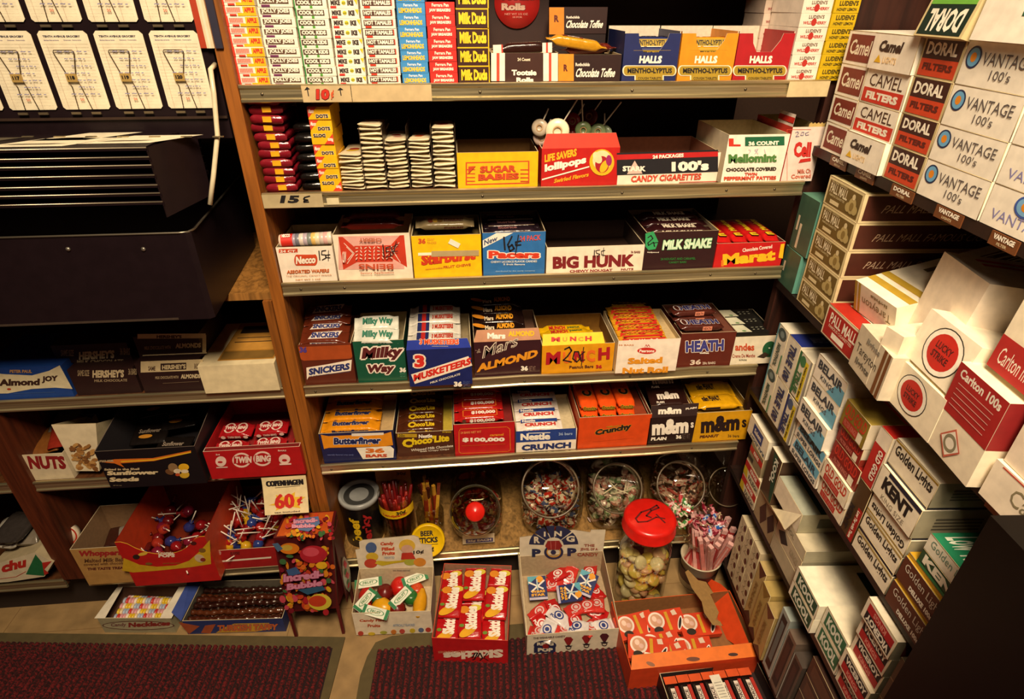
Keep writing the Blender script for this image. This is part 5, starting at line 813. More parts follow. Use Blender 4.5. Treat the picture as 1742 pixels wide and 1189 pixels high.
ops += [('t','#d8cdb2','R',895,112,945,58,{'b':.05}),('t','#d8cdb2','I',975,58,990,18,{'b':.05}),('t','#d8cdb2','N',1060,55,1120,12,{'b':.04}),('t','#d8cdb2','G',1155,100,1225,50,{'b':.05}),('t',D3,'P',865,230,965,148,{'b':.16}),('t',D3,'P',1150,222,1255,140,{'b':.16}),('o',D3,1055,182,78,58,26),('o','#c8942c',1055,180,58,44,8),('e',D3,1052,182,22,18),('p','#8a1c18',[(985,130),(1005,90),(1100,88),(1125,130),(1100,160),(1010,162)]),
 ('l','#c8786a',3,[(1030,92),(1035,158)]),('l','#c8786a',3,[(1070,92),(1068,158)]),('t','#9a4a34','THE',1300,135,1385,115,{'b':.03}),('t','#9a4a34','JEWEL OF A',1270,170,1410,145,{'b':.03}),('t','#9a4a34','CANDY',1245,212,1415,185,{'b':.03})]
mb.print(hf, ops, 'a'); mb.build('header_card', rb_).matrix_local = Matrix()
mb = MB(M_); mb.poly([(0,0,h),(0,d,hb),(-.004,d,hb+.016),(-.006,d*.5,(h+hb)/2+.014),(-.002,0,h)], '#e6dcc4'); mb.poly([(0,0,h+.0006),(0,d,hb),(-.003,d,hb+.016),(-.005,d*.5,(h+hb)/2+.014),(-.001,0,h)][::-1], '#c8b898'); mb.build('side_flap', rb_).matrix_local = Matrix()
mb = MB(); mb.box(0,.04,0,.052,0,.0025,'#18265c'); mb.print(((0,0,.0025),(.04,0,0),(0,.052,0)), [('p','#58a0b0',[(0,.65),(0,1),(.6,1)]),('e','#d8901c',.66,.86,.2,.14),('l','#e4dcd0',.09,[(.05,.75),(.8,.45)]),('l','#e4dcd0',.09,[(.9,.8),(.15,.35)]),('l','#a8c0c0',.07,[(.5,.85),(.5,.3)]),('r','#b8b0c0',0,0,1,.1),('t','#e0a020','STAR',.1,.14,.9,.26,{'b':.1}),('t','#e0a020','WARS',.1,.28,.9,.40,{'b':.1})]); gp = mb.build('gum_card_pack')
for i, (px, py, rz, rx) in enumerate(((925,460,0,14),(1270,400,-32,18),(1190,530,-88,20))):
    q = at_top(M_, *pq('a', px, py), h); loose(gp, M_ @ XF(min(max(q.x,.024),w-.03)-.02, q.y-.026, h*(.8+.1*i), rx, 0, rz) if i < 2 else M_ @ XF(q.x-.028, q.y+.02, h*1.05, 10, 8, -90), 'dark blue picture pack with orange lettering in the ring candy box, %s' % ('at the left wall','at the rear right','turned sideways')[i], 'card pack', 'dark blue packs')
rp = []
for i, (c0, c1) in enumerate((('#b81c1c','#e6d8d0'),('#c8342c','#d8b8b0'),('#dcd4d0','#2a3a7a'))):
    mb = wrapmesh(.05, .030, .010, (c0,'foil'), .006); mb.print(((.006,.002,.010),(.038,0,0),(0,.026,0)), [('e',c1,.5,.55,.28,.36),('o',c0,.5,.55,.2,.26,.08),('t',c1,'POP',.1,.05,.5,.3,{'b':.06})]); rp.append(mb.build('wrapped_pop'))
for i, (px, py, rz, k) in enumerate(((960,740,-60,0),(1230,730,88,0),(1090,700,-40,2),(1150,800,10,1),(1360,780,40,1),(1400,310,70,0),(1430,480,-50,0),(1180,340,60,1),(1090,330,20,0),(930,830,-20,1),(1460,770,15,2),(1330,620,0,1),(950,640,30,1),(1060,640,-70,0),(1240,640,20,1),(1400,640,-30,0),(1010,800,60,2),(1480,600,80,1),(1050,420,-10,1),(1330,460,35,0),(1250,800,-15,2))):
    q = at_top(M_, *pq('a', px, py), h*.8); loose(rp[k], M_ @ XF(min(max(q.x,.03),w-.03), min(max(q.y,.02),d-.02), h*.55+.004*(i%3), rnd.uniform(-15,15), rnd.uniform(-15,15), rz) @ Matrix.Translation((-.025,-.015,0)), ('red foil wrapped pop with a white ring, loose in the jewel ring box','bright red foil wrapped pop with pale lettering, loose in the jewel ring box','white foil wrapped pop with blue lettering, loose in the jewel ring box')[k], 'wrapped candy', ('red','bright red','white')[k]+' pops in the jewel ring box')
# --- orange box with open lid and small packs
M_, w, h, d = fbox((1067,1176), (1283,1152), (1070,1143), (1049,1020)); M_[2][3] = .006; d = min(d, -.127-M_.translation.y)
mb = MB(M_); shell(mb, w, d, h, '#c8401a', ('#8a5c30','card'), fill=h*.3, rim='#e0581c')
ob_ = mb.build('orange_candy_box', label='large orange display box with a torn orange lid standing open, on the floor', cat='candy box')
mb = MB(M_); mb.poly([(0,0,h),(w,0,h),(w-.012,.024,h+.007),(.008,.024,h+.007)], '#e0701c'); mb.poly([(0,.001,h-.001),(.008,.025,h+.006),(w-.012,.025,h+.006),(w,.001,h-.001)], '#8a5c30'); mb.print(((0,0,h),(w,0,0),(0,.024,.007)), [('e','#8a5a3c',510,905,38,16,.4),('e','#6a3820',855,865,55,18),('e','#3a1c14',1180,828,40,14)], 'c'); mb.build('front_flap', ob_).matrix_local = Matrix()
L3 = lambda px, py, X_: (lambda q: q)(onY(px, py, X_))
def onLid(px, py, yy, n=(.82,0,-.57)):   # points of the raised lid, leaning back to the right
    Mi = M_.inverted(); C = Mi @ CP; t = Mi.to_3x3() @ ray(*pq('c', px, py)); n = Vector(n); o0 = Vector((w, 0, h)); k = (o0-C).dot(n)/t.dot(n); return C+t*k
P = [onLid(*q, 0) for q in ((820,140),(960,195),(1080,255),(1130,300),(1350,835),(1270,800),(1110,690),(1050,660),(1030,590),(1100,595),(1050,545),(1060,490),(1000,340),(1020,330),(970,240),(900,220))]
mb = MB(M_); mb.poly(P, '#d8481a'); mb.poly([p+Vector((.0012,0,-.0008)) for p in P][::-1], '#8a5c30')
P2 = [onLid(*q, 0, (.34,0,.94))+Vector((-.0016,0,.0011)) for q in ((820,142),(795,160),(850,290),(930,400),(950,490),(1020,590),(1100,596),(1080,560),(1045,545),(1070,488),(1000,340),(1025,330),(965,240),(900,225))]
mb.poly(P2, ('#9a7844','card')); mb.build('lid', ob_).matrix_local = Matrix()
mb = MB(); mb.box(0,.062,0,.034,0,.012,'#cc3c18'); mb.print(((0,0,.012),(.062,0,0),(0,.034,0)), [('e','#e8d8c8',.26,.6,.21,.36),('e','#c89878',.26,.6,.16,.28),('e','#e4c4b0',.22,.68,.06,.12),('e','#d8b0a0',.32,.55,.06,.1),('e','#2a2014',.24,.2,.12,.14),('r','#c8961c',.52,.1,.6,.9),('e','#e8d8c8',.84,.35,.06,.3,-.3),('e','#1c1412',.84,.35,.035,.24,-.3),('p','#e0c8b0',[(.72,.7),(.85,.72),(.82,.95),(.7,.9)])]); op_ = mb.build('nut_candy_pack')
for i, (px, py, rz) in enumerate(((390,560,8),(660,520,4),(920,530,0),(620,700,3),(860,720,-4),(700,830,3),(470,800,-14))):
    q = at_top(M_, *pq('c', px, py), h); loose(op_, M_ @ XF(max(q.x-.044,.003), min(max(q.y-.026,.028 if i == 6 else .004),d-.055), h*.55+(.013 if i == 6 else 0), rnd.uniform(4,9), 0, rz) @ Matrix.Diagonal((1.32,1.45,1,1)), 'orange candy pack with a white circle in the orange box, %s' % ('rear left','rear middle','rear right','middle row left','middle row right','front row','askew at the front left')[i], 'candy pack', 'orange candy packs')
mb = MB(); mb.box(0,.024,0,.014,0,.001,'#e6dcc4'); mb.print(((0,0,.001),(.024,0,0),(0,.014,0)), [('t','#6a5a50','NUTS',.2,.4,.6,.6)]); q = at_top(M_, *pq('c', 505, 850), h); o = mb.build('paper_slip', label='small white paper slip on the orange packs near the front flap', cat='paper slip'); o.matrix_world = M_ @ XF(q.x-.012, max(q.y,.012), h*.95, 5, 0, -20)
# --- black bar box cut by the bottom of the picture
q0 = onZ(*pq('c', 575, 965), .05); q1 = onZ(*pq('c', 1370, 872), .05); u = (q1-q0); w = u.length; u.normalize(); n = Vector((-u.y, u.x, 0)); d = .20
M_ = Matrix(((u.x, n.x, 0, q0.x-n.x*d), (u.y, n.y, 0, q0.y-n.y*d-.004), (0, 0, 1, .006), (0,0,0,1)))
mb = MB(M_); shell(mb, w, d, .045, '#1a1114', ('#2a1a16','card'), fill=.012); mb.build('dark_bar_box', label='dark box of black, red and white bars at the very bottom of the picture', cat='candy box')
mb = wrapmesh(.13, .0235, .016, ('#17100f','foil'), .010); mb.print(((.112,.0,.0165),(.018,0,0),(0,.0235,0)), [('r','#d0501c',.1,0,.9,1)]); mb.print(((.006,.001,.016),(.105,0,0),(0,.022,0)), [('r','#b02a1c',.3,.0,.98,.3),('r','#ddd0c0',.4,.35,.95,.72),('t','#3a2a28','LICORICE',.45,.4,.9,.68),('t','#d0601c','BARS',.05,.1,.28,.9,{'b':.08})]); db = mb.build('licorice_bar')
for i in range(7):
    loose(db, M_ @ XF(.026+i*.0248, .06, .034+.001*(i%2), 0, 0, 90), 'black bar with red, white and orange marks in the dark box, %s' % ('leftmost','second from the left','third from the left','fourth from the left','third from the right','second from the right','rightmost')[i], 'candy bar', 'black bars in the dark box')
mb = MB(); mb.box(0,.02,0,.09,0,.001,'#e0dcc8'); mb.print(((0,0,.001),(.02,0,0),(0,.09,0)), [('t','#5a5a50','NET WT 2 OZ',.2,.2,.8,.3),('r','#2a6a3c',.1,.12,.3,.2)]+[('r','#a8a498',.15,.4+.06*i,.85,.42+.06*i) for i in range(8)]); o = mb.build('paper_label', label='white printed label lying on the black bars in the dark box', cat='label'); o.matrix_world = M_ @ XF(.094, .09, .052, 0, 0, 2)
# --- jar with a red screw lid
c0 = onY(1094, 950, -.064); c0.z = 0; e = empty('lidded_jar', 'clear floor jar of yellow candies with a red screw lid marked in pen', 'jar', M=Matrix.Translation((c0.x, c0.y, .0005)))
zt = onY(1098, 878, c0.y).z; RJ = .056
mb = MB(); mb.lathe([(0,0),(RJ*.92,0),(RJ,.008),(RJ,zt*.62),(RJ*.97,zt*.70),(RJ*.80,zt*.80),(RJ*.76,zt*.84),(RJ*.76,zt*.9)], GL, 44); mb.build('jar_body', e)
mb = MB(); rl = .0545; V = [(0,zt),(rl*.86,zt),(rl*.97,zt-.003),(rl,zt-.008),(rl*1.0,zt-.026),(rl*1.03,zt-.028),(rl*1.03,zt-.031),(rl*.95,zt-.032)]; mb.lathe(V, ('#cf1d14','plastic'), 48)
mb.print(((-rl,-rl,zt),(2*rl,0,0),(0,2*rl,0)), [('l','#5a0f0c',.035,[(.2,.45),(.35,.6),(.55,.66),(.7,.75),(.72,.68),(.55,.62),(.42,.5),(.5,.45)]),('l','#5a0f0c',.03,[(.2,.45),(.22,.36),(.4,.36),(.6,.45),(.75,.4)]),('l','#5a0f0c',.03,[(.62,.52),(.72,.3)])]); mb.build('screw_lid', e)
ys = []
for i, cc in enumerate(('#f2dc6c','#f4e69a','#ecc09a','#f6eec0')): mb = MB(); mb.lathe([(0,-.005),(.012,-.0055),(.016,0),(.012,.0055),(0,.005)], (cc,'candy'), 16); ys.append(mb.build('round_candy'))
pour(ys, 72, c0.x, c0.y, .002, .092, .092, zt*.56, 'round yellow or pale candy inside the red-lidded jar', 'candy', 'round candies in the red-lidded jar', 8, .8)
mb = MB(); mb.tube([(-.015,-.03,zt*.66),(-.005,-.045,zt*.7),(.012,-.038,zt*.66)], .007, ('#d8d0c0','cello'), 6); 
# --- white cup of pink sticks
c0 = onZ(1183, 985, 0); e = empty('stick_cup', 'white tub with a brown band holding upright pink candy sticks, behind the orange lid', 'tub', M=Matrix.Translation((c0.x, c0.y, .0005))); hc = onY(1183, 935, c0.y).z*.62
mb = MB(); hc *= 1.25; mb.lathe([(0,0),(.037,0),(.039,.003),(.044,hc),(.046,hc+.002),(.043,hc+.003),(.036,.005),(0,.005)], ('#c8bca0','plastic'), 36); mb.lathe([(.0405,hc*.25),(.0435,hc*.7)], '#4a2018', 36); mb.build('tub', e)
st_ = []
for i, cc in enumerate(('#c87a70','#a83a38','#d49a90')): mb = MB(); mb.box(-.0055,.0055,-.004,.004,0,.125,(cc,'foil')); mb.box(-.0057,.0057,-.0042,.0042,.116,.127,('#d8a8a0','foil')); mb.box(-.0015,.0015,-.0043,.0043,.01,.11,('#d8a8a0','foil')); st_.append(mb.build('candy_stick'))
for i in range(48):
    a = i*2.4; r = .038*math.sqrt((i+1)/48); loose(st_[i%3], Matrix.Translation((c0.x+r*math.cos(a)*.88, c0.y+r*math.sin(a)*.88, hc*.62)) @ Euler((-r*math.sin(a)*7, r*math.cos(a)*7, a)).to_matrix().to_4x4(), 'pink wrapped candy stick standing in the white tub', 'candy stick', 'pink candy sticks in the tub')
bq = [wrapped('wrapped_candy', .028, .006, q, seed=i+20) for i, q in enumerate((['#b83a3c','#d8b0a8'],['#3a7a34','#d8c8b0'],['#7a1a2c','#c87a80'],['#2a5aa8','#c8d0d8'],['#c8b088','#5a2a28']))]
for i in range(46):
    a = i*2.4; r = .052*math.sqrt((i+1)/46); px, py = ((1152,868) if i % 2 else (1205,885)); c1 = onY(px, py, c0.y+.0)
    k = (1 if i % 3 else 0) if i % 2 else (2, 4, 2, 3, 2)[(i//2) % 5]
    loose(bq[k], Matrix.Translation((c1.x+r*math.cos(a)*.62, c0.y+r*math.sin(a)*.4, c1.z+r*math.sin(a)*.4-.004*(i%4))) @ Euler((rnd.uniform(-1,1), rnd.uniform(-1,1), rnd.uniform(0,6))).to_matrix().to_4x4(), ('green and red' if i % 2 else 'purple, pink or blue')+' wrapped candy heaped above the tub of pink sticks', 'wrapped candy', 'heap of wrapped candies above the tub' if i % 2 else 'purple candies above the tub')
mb = MB(); q0 = onY(1175, 900, c0.y+.012); mb.lathe([(.03,.135),(.045,q0.z-.03),(.048,q0.z-.012)], CE, 24, Matrix.Translation((c0.x,c0.y+.01,0))); mb.build('cellophane_bag', label='cellophane bag gathering the heaped candies above the tub', cat='bag')
# ================================================================ LEFT BAY
z4_, z5_, z6_ = ST(4), ST(5), ST(6)
HB = '#2a1614'
b = goods('candy_box', 'blue coconut bar box with a cream ribbon panel, leftmost on its shelf', 4, 'U', -60, 578, 600, 385, '#1a3f86', [('p','#d8cba4',[(-60,430),(30,440),(250,450),(380,415),(465,372),(565,555),(430,545),(250,555),(60,590),(-60,592)]),('t','#3a2018','Almond',-10,535,312,478,{'b':.08,'dy':-6}),('t','#3a2018','JOY',325,512,455,455,{'b':.08,'dy':-8}),('e','#b0381c',72,556,16,8),('t','#b88a5c','PETER PAUL',78,430,250,405,{'b':.05}),('l','#4a6aa0',3,[(110,590),(430,578)])], Yf=.004, dep=.12, op=False, z0=z4_)
BARC = lambda y0, y1, x0, x1, off: [('t','#c8b48c',"HERSHEY'S",x0,y0,x1,y1,{'b':.06,'dy':-6})]
def closed(lab, fr, x0, x1, yb, yt, Yf, col, ops, z0, dep=.11, group=None, top=(), name='candy_box'): return goods(name, lab, 4, fr, x0, x1, yb, yt, col, ops, Yf=Yf, dep=dep, op=False, z0=z0, group=group, top=top)
b = closed('dark maroon chocolate bar box, lower of the two beside the blue box', 'U', 585, 1100, 560, 395, .006, HB, [('t','#c8b48c',"HERSHEY'S",720,470,965,408,{'b':.06,'dy':-4}),('t','#a08a68','MILK CHOCOLATE',735,502,990,482,{'dy':-6}),('t','#a08a68','SAME SIZE',605,455,695,408,{'b':.02}),('t','#a08a68','36 BARS',1000,445,1065,395,{'b':.02})], z4_, group='dark chocolate bar boxes')
b = closed('dark maroon chocolate bar box, upper of the two beside the blue box', 'U', 470, 1062, 400, 205, .03, HB, [('t','#c8b48c',"HERSHEY'S",615,330,890,265,{'b':.06,'dy':-14}),('t','#a08a68','MILK CHOCOLATE',600,360,960,330,{'dy':-6,'b':.03}),('t','#a08a68','SAME SIZE',475,300,575,250,{'b':.02}),('t','#a08a68','36 BARS',935,290,1012,235,{'b':.02})], z4_+b.h, group='dark chocolate bar boxes')
AL = lambda x0, x1, yb, yt: None
b = closed('cream and maroon almond bar box, lower of the two', 'U', 1112, 1605, 545, 345, .004, HB, [('r','#cdb98c',1095,428,1580,342,{'dy':-18}),('r',HB,1250,412,1450,358,{'dy':-8}),('t','#cdb98c',"HERSHEY'S",1262,405,1445,368,{'b':.05,'dy':-8}),('t','#5a4030','36 BARS',1512,398,1560,355),('t','#5a4030','SAME',1155,412,1210,378),('t','#c8b48c','ALMONDS',1408,475,1560,440,{'b':.06,'dy':-4}),('t','#a08a68','MILK CHOCOLATE WITH',1210,478,1390,456,{'dy':-6}),('l','#8a7458',3,[(1270,510),(1550,495)])], z4_, group='cream and maroon almond bar boxes')
zz = onY(*pq('U', 1340, 330), .02).z
b2 = closed('cream and maroon almond bar box, upper of the two', 'U', 1095, 1600, 330, 140, .02, HB, [('r','#cdb98c',1070,165,1600,128,{'dy':-4}),('r','#cdb98c',1575,270,1605,135),('t',HB,"HERSHEY'S",1220,160,1415,136,{'b':.05}),('r','#cdb98c',1110,298,1610,290,{'dy':-20}),('t','#c8b48c','ALMONDS',1365,240,1565,200,{'b':.07,'dy':-6}),('t','#a08a68','MILK CHOCOLATE WITH',1125,250,1330,222,{'dy':-6})], z4_+b.h, group='cream and maroon almond bar boxes')
# white tray at the right end of the shelf
x0, x1 = onY(347, 660, -.012).x, onY(474, 652, -.012).x; h = onY(410, 622, -.012).z-z4_-.001
mb = MB(Matrix.Translation((x0, -.012, SZ[4]+.0005))); w_ = min(x1-x0, -.037-x0); mb.box(0, w_, 0, .155, 0, h, '#dccba0')
mb.print(((0,0,h),(w_,0,0),(0,.155,0)), [('r','#b07a28',.22,.10,.97,.98),('r','#7a5a24',.24,.12,.95,.30),('r','#c08a38',.24,.32,.95,.96),('r','#3a2a18',.3,.5,.9,.52),('r','#5a4424',.3,.6,.9,.62),('r','#2a1c12',.3,.72,.9,.9)])
mb.build('flat_candy_box', label='cream box with a tan and brown printed top beside the wooden upright', cat='candy box')
# shelf below: nuts, seeds, red bars
b = goods('nut_box', 'white box with large maroon capitals beside the dark wooden post', 5, 'U', 225, 560, 1200, 1060, '#d8c8a4', [('t','#8a1a1a','NUTS',232,1185,528,1070,{'b':.1,'sl':-30})], Yf=.004, dep=.12, fill=.4, inner=('#5a4a38','card'))
for i, (cc, dx, dy, rz) in enumerate((('#7a4a20',.01,.02,20),('#b8aa8c',.03,.04,-30),('#8a2a1c',.045,.02,50),('#6a6458',.02,.07,5))):
    mb = parcel(.05, .07, .012, (cc,'foil'), .4, i+30, .4, .3); o = mb.build('snack_bag'); o.matrix_world = XF(b.x-.01+dx, b.y+dy, b.z+b.h*.6+.006*i, 12, -6, rz*.3); o['label'] = '%s crumpled snack bag in the white nut box' % ('brown','silvery grey','dull red','grey')[i]; o['category'] = 'snack bag'
a0 = onY(*pq('U', 425, 1190), .0); mb = MB(Matrix.Translation((0, 0, z5_)))
def q_(px, py, yy): p = onY(*pq('U', px, py), yy); return (p.x, yy, p.z-z5_)
T = [q_(590,1195,.002), q_(775,1195,.002), q_(745,825,.012), q_(398,835,.012)]
mb.poly(T, '#d8c8a4'); mb.poly([(x, y+.0012, z) for x, y, z in T][::-1], '#a8946c'); T2 = [(x, y+.09, z*.6) for x, y, z in T]
for i, j in ((0,3),(1,2)): mb.poly([T[i], T2[i], T2[j], T[j]], '#c8b890')
mb.print((T[0], Vector(T[1])-Vector(T[0]), Vector(T[3])-Vector(T[0])), [], 'U')
nv = (Vector(T[1])-Vector(T[0])); vv = Vector((0, .010, T[2][2]-T[1][2]))
r3 = random.Random(4); mb.print((T[0], nv, vv), [('e',('#9a6a34','#b88a4c','#7a4e24')[i%3],590+r3.uniform(0,165)-(i//4)*1.5,1170-(i//4)*19+r3.uniform(-6,6),24,12,r3.uniform(-.8,.8)) for i in range(44)], 'U')
mb.build('nut_card', label='tall white card with printed nuts, leaning between the nut box and the black box', cat='display card')
# sunflower seed box, jutting forward
yF = -.035; x0, x1 = onY(188, 828, yF).x, onY(351, 817, yF).x; zF = onY(240, 764, yF).z; hF = zF-SZ[5]-.0005; w_ = x1-x0
mb = MB(Matrix.Translation((x0, yF, SZ[5]+.0005))); shell(mb, w_, .17, hF, '#100c10', ('#171216','card'), fill=.012, hb=hF*1.35, rim='#6a5c50')
mb.print(front_frame(w_, hF), [('p','#d06a18',[(200-15,800-12),(200,785),(300,779),(325,766),(325,770),(303,785),(205,791),(200,798)][0:0] or [(172,786),(195,781),(260,779),(325,766),(325,770),(262,784),(205,788),(212,795),(195,788)]),('p','#e0b01c',[(205,784),(262,781),(325,768),(325,770),(262,783),(207,786)])], 'P')
mb.print(front_frame(w_, hF), [('t','#c8b48c','Salted in the Shell',703,80,940,66,{'b':.04,'dy':-4}),('t','#d8c498','Sunflower',718,115,1072,82,{'b':.1,'dy':-8}),('t','#d8c498','Seeds',735,158,942,124,{'b':.1,'dy':-6}),('t','#b8a078','FISHER',672,24,770,10,{'b':.05,'dy':-4}),('t','#8a7a5a','NET WT 2 OZ',765,182,822,176),
  ('e','#6a4424',1145,88,30,18,.3),('e','#8a6a44',1168,58,34,28,.4),('e','#e0ac1c',1240,55,36,24),('e','#d8c8a8',1198,82,26,16),('e','#c8a028',1245,105,34,24),('e','#b8481c',1200,105,16,10),('e','#d8c8a8',1248,82,26,12),('e','#2a1a14',1220,92,6,8)], 'W')
mb.poly([(0,.168,hF*1.3),(w_,.168,hF*1.3),(w_-.01,.172,.155),(.01,.172,.155)], '#171216'); mb.print(((0,.168,hF*1.3),(w_,0,0),(0,0,.155-hF*1.3)), [('t','#6a5a40','Sunflower',.25,.4,.8,.62,{'b':.08}),('t','#6a5a40','Seeds',.4,.15,.65,.34,{'b':.08}),('e','#8a5a30',.75,.8,.1,.1)])
sfb = mb.build('seed_box', label='large black sunflower seed box with cream lettering jutting over the shelf edge', cat='seed box')
for i in range(5):
    mb = parcel(.065, .05, .010, ('#16110f','foil'), .3, i+50, .4, .2); mb.print(((.008,.006,.0108),(.05,0,0),(0,.035,0)), [('t','#8a7a68','Sunflower',.1,.5,.9,.8),('e','#b87a1c',.4,.25,.25,.14)], eps=.001); o = mb.build('seed_packet'); o.matrix_world = Matrix.Translation((x0+.01+(i%2)*.05, yF+.02+.028*i, z5_+.015+.011*i)) @ XF(0,0,0,12,0,-8+6*i); o['label'] = 'black seed packet inside the black sunflower box, %s' % FRO[i]; o['category'] = 'seed packet'; o['group'] = 'black seed packets'
# red twin bar box
yF = -.026; x0, x1 = onY(*pq('V', 715, 740), yF).x, min(onY(*pq('V', 1450, 697), yF).x, .02); zF = onY(*pq('V', 1030, 568), yF).z; hF = zF-SZ[5]-.0005; w_ = x1-x0
mb = MB(Matrix.Translation((x0, yF, SZ[5]+.0005))); shell(mb, w_, .024+0, hF, '#b01418', ('#8a1a18','card'), fill=hF*.5, rim='#d8b8a0') if False else shell(mb, w_, .0118, hF, '#b01418', ('#8a1a18','card'), fill=hF*.5, rim='#d8b8a0')
x1b = -.036; mb.box(.0, x1b-x0, .0120, .16, 0, hF*.5, ('#8a1a18','card')); mb.box(0, .0012, .0120, .16, 0, hF, '#b01418'); mb.box(x1b-x0-.0012, x1b-x0, .0120, .16, 0, hF, '#b01418'); mb.box(0, x1b-x0, .159, .16, 0, hF, '#b01418')
TB = lambda: [('o','#e8c8b8',965,652,72,58,14),('o','#e8c8b8',1128,640,72,58,14),('r','#b01418',905,680,1045,622,{'dy':-4}),('r','#b01418',1068,668,1200,612,{'dy':-4}),('t','#e8d0c0','TWIN',912,678,1045,622,{'b':.1,'dy':-4}),('t','#e8d0c0','BING',1075,668,1195,612,{'b':.1,'dy':-4})]
mb.print(front_frame(w_, hF), TB()+[('e','#e8c8b8',805,660,42,40),('r','#e8c8b8',770,712,858,704,{'dy':-4}),('e','#b01418',800,665,20,8),('e','#e8c8b8',1300,642,44,38),('r','#e8c8b8',1262,688,1352,676,{'dy':-4}),('e','#b01418',1300,650,20,10),('t','#e8c8b8','24',765,612,798,600),('t','#e8c8b8','BARS',1250,580,1315,568)], 'V')
mb.build('candy_box', label='red candy bar box with paired white circles on its front, beside the wooden upright', cat='candy box')
mb = wrapmesh(.066, .034, .016, ('#a3161c','foil'), .006); mb.print(((.004,.002,.016),(.058,0,0),(0,.03,0)), [('o','#e0c0b0',.28,.5,.2,.44,.07),('o','#e0c0b0',.7,.5,.2,.44,.07),('r','#a3161c',.08,.34,.9,.68),('t','#e0c8b8','TWIN BING',.1,.36,.9,.66,{'b':.08})]); mb.print(((.004,0,.001),(.058,0,0),(0,0,.014)), [('t','#e0c8b8','TWIN BING',.25,.3,.7,.7),('e','#e0c0b0',.1,.5,.08,.3),('e','#e0c0b0',.88,.5,.08,.3)]); tbp = mb.build('twin_bar')
for i, (dx, dy, dz, rz) in enumerate(((.004,.030,.0,-1),(.076,.030,.002,2),(.006,.07,.012,-2),(.074,.066,.014,3))):
    loose(tbp, XF(x0+dx, yF+dy-.012, z5_+hF*.55+dz, 8, 0, rz) @ Matrix.Diagonal((.94,1,1,1)), 'red foil candy bar with white circles in the red box, %s' % ('front left','front right','rear left','rear right')[i], 'candy bar', 'red bars with white circles')
# snuff sign
p1_, p2_ = [onY(*pq('V', *q), -.0275) for q in ((1100,735),(1447,705))]; zt_ = z5_+.0005; yb_ = -.0555; zb_ = onY(*pq('V', 1370, 1068), yb_).z
mb = MB(); NS = 8; wv = [(lambda t: (-.0275-(.028)*t**1.4, zt_+(zb_-zt_)*t))(i/NS) for i in range(NS+1)]; xa, xb = p1_.x, p2_.x
for i in range(NS):
    (ya, za), (yc, zc) = wv[i], wv[i+1]; mb.poly([(xa,ya,za),(xb,ya,za),(xb,yc,zc),(xa,yc,zc)][::-1], '#e2cf9e', True); mb.poly([(xa,ya+.0006,za),(xb,ya+.0006,za),(xb,yc+.0006,zc),(xa,yc+.0006,zc)], '#b8a47c', True)
def curveprint(mb, f, ops_):   # prints on the curved card by mapping (u, v) through f
    lay = 0
    for op in ops_:
        lay += 1
        if op[0] == 't':
            V, F = glyphs(op[2], .02); ax = min(p[0] for p in V); bx = max(p[0] for p in V); ay = min(p[1] for p in V); by = max(p[1] for p in V); _, c_, _, u0, v0, u1, v1 = op[:7]
            for k, sx in enumerate((0, .015, -.015) if len(op) > 7 else (0,)): mb.mesh([f(u0+(u1-u0)*(x-ax)/(bx-ax)+sx, v0+(v1-v0)*(y-ay)/(by-ay), .0004+lay*.00012+k*.00004) for x, y in V], F, (c_, 'ink'), False)
        else: mb.mesh([f(u, v, .0004+lay*.00012) for u, v in op[2]], [tuple(range(len(op[2])))], (op[1], 'ink'), False)
def cf(u, v, e): t = 1-v; return (xa+(xb-xa)*u, -.0275-(.028)*t**1.4-e, zt_+(zb_-zt_)*t)
curveprint(mb, cf, [('p','#e0b42c',[(.1,.25),(.3,.3),(.28,.5),(.5,.42),(.72,.55),(.7,.42),(.95,.40),(.75,.28),(.82,.12),(.5,.2),(.25,.1),(.3,.22)]),('t','#c8281c','60',.25,.14,.68,.52,1),('t','#c8281c','¢',.76,.2,.86,.42,1),('t',BK,'COPENHAGEN',.1,.74,.92,.9,1),('p',BK,[(.28,.69),(.85,.71),(.85,.72),(.28,.70)]),('t','#5a4a44','tax included',.22,.04,.8,.08)])
mb.build('price_sign', label='cream paper sign with black handwriting and a red sixty cent price, hanging from the shelf', cat='sign')
# lowest shelf of the left bay
yF = -.03
def quadbox(name, lab, cat, fr, BLq, BRq, topq, yF, dep, zb, col, ops_, **k):
    x0, x1 = onY(*pq(fr, *BLq), yF).x, onY(*pq(fr, *BRq), yF).x; h = onY(*pq(fr, *topq), yF).z-zb; mb = MB(Matrix.Translation((x0, yF, zb))); shell(mb, x1-x0, dep, h, col, k.pop('inner', ('#8a6a48','card')), **k)
    mb.print(front_frame(x1-x0, h), ops_, fr); o = mb.build(name, label=lab, cat=cat); return o, x0, x1, h
o, x0, x1, h = quadbox('malt_candy_box', 'tan malted candy box with dark red lettering at the foot of the dark post', 'candy box', 'W', (560,780), (885,745), (690,600), -.022, .12, SZ[6]+.0005, '#b58a4c', [('t','#a02a24',"Whoppers",525,672,825,620,{'b':.1,'dy':-10}),('t','#6a4424','Malted Milk Balls',570,702,850,675,{'b':.03,'dy':-10}),('t','#6a4424','covered with chocolate',565,722,860,704,{'b':.02,'dy':-12}),('t','#5a1c18','THE TASTE TREAT',590,752,850,735,{'b':.04,'dy':-10})], fill=.01)
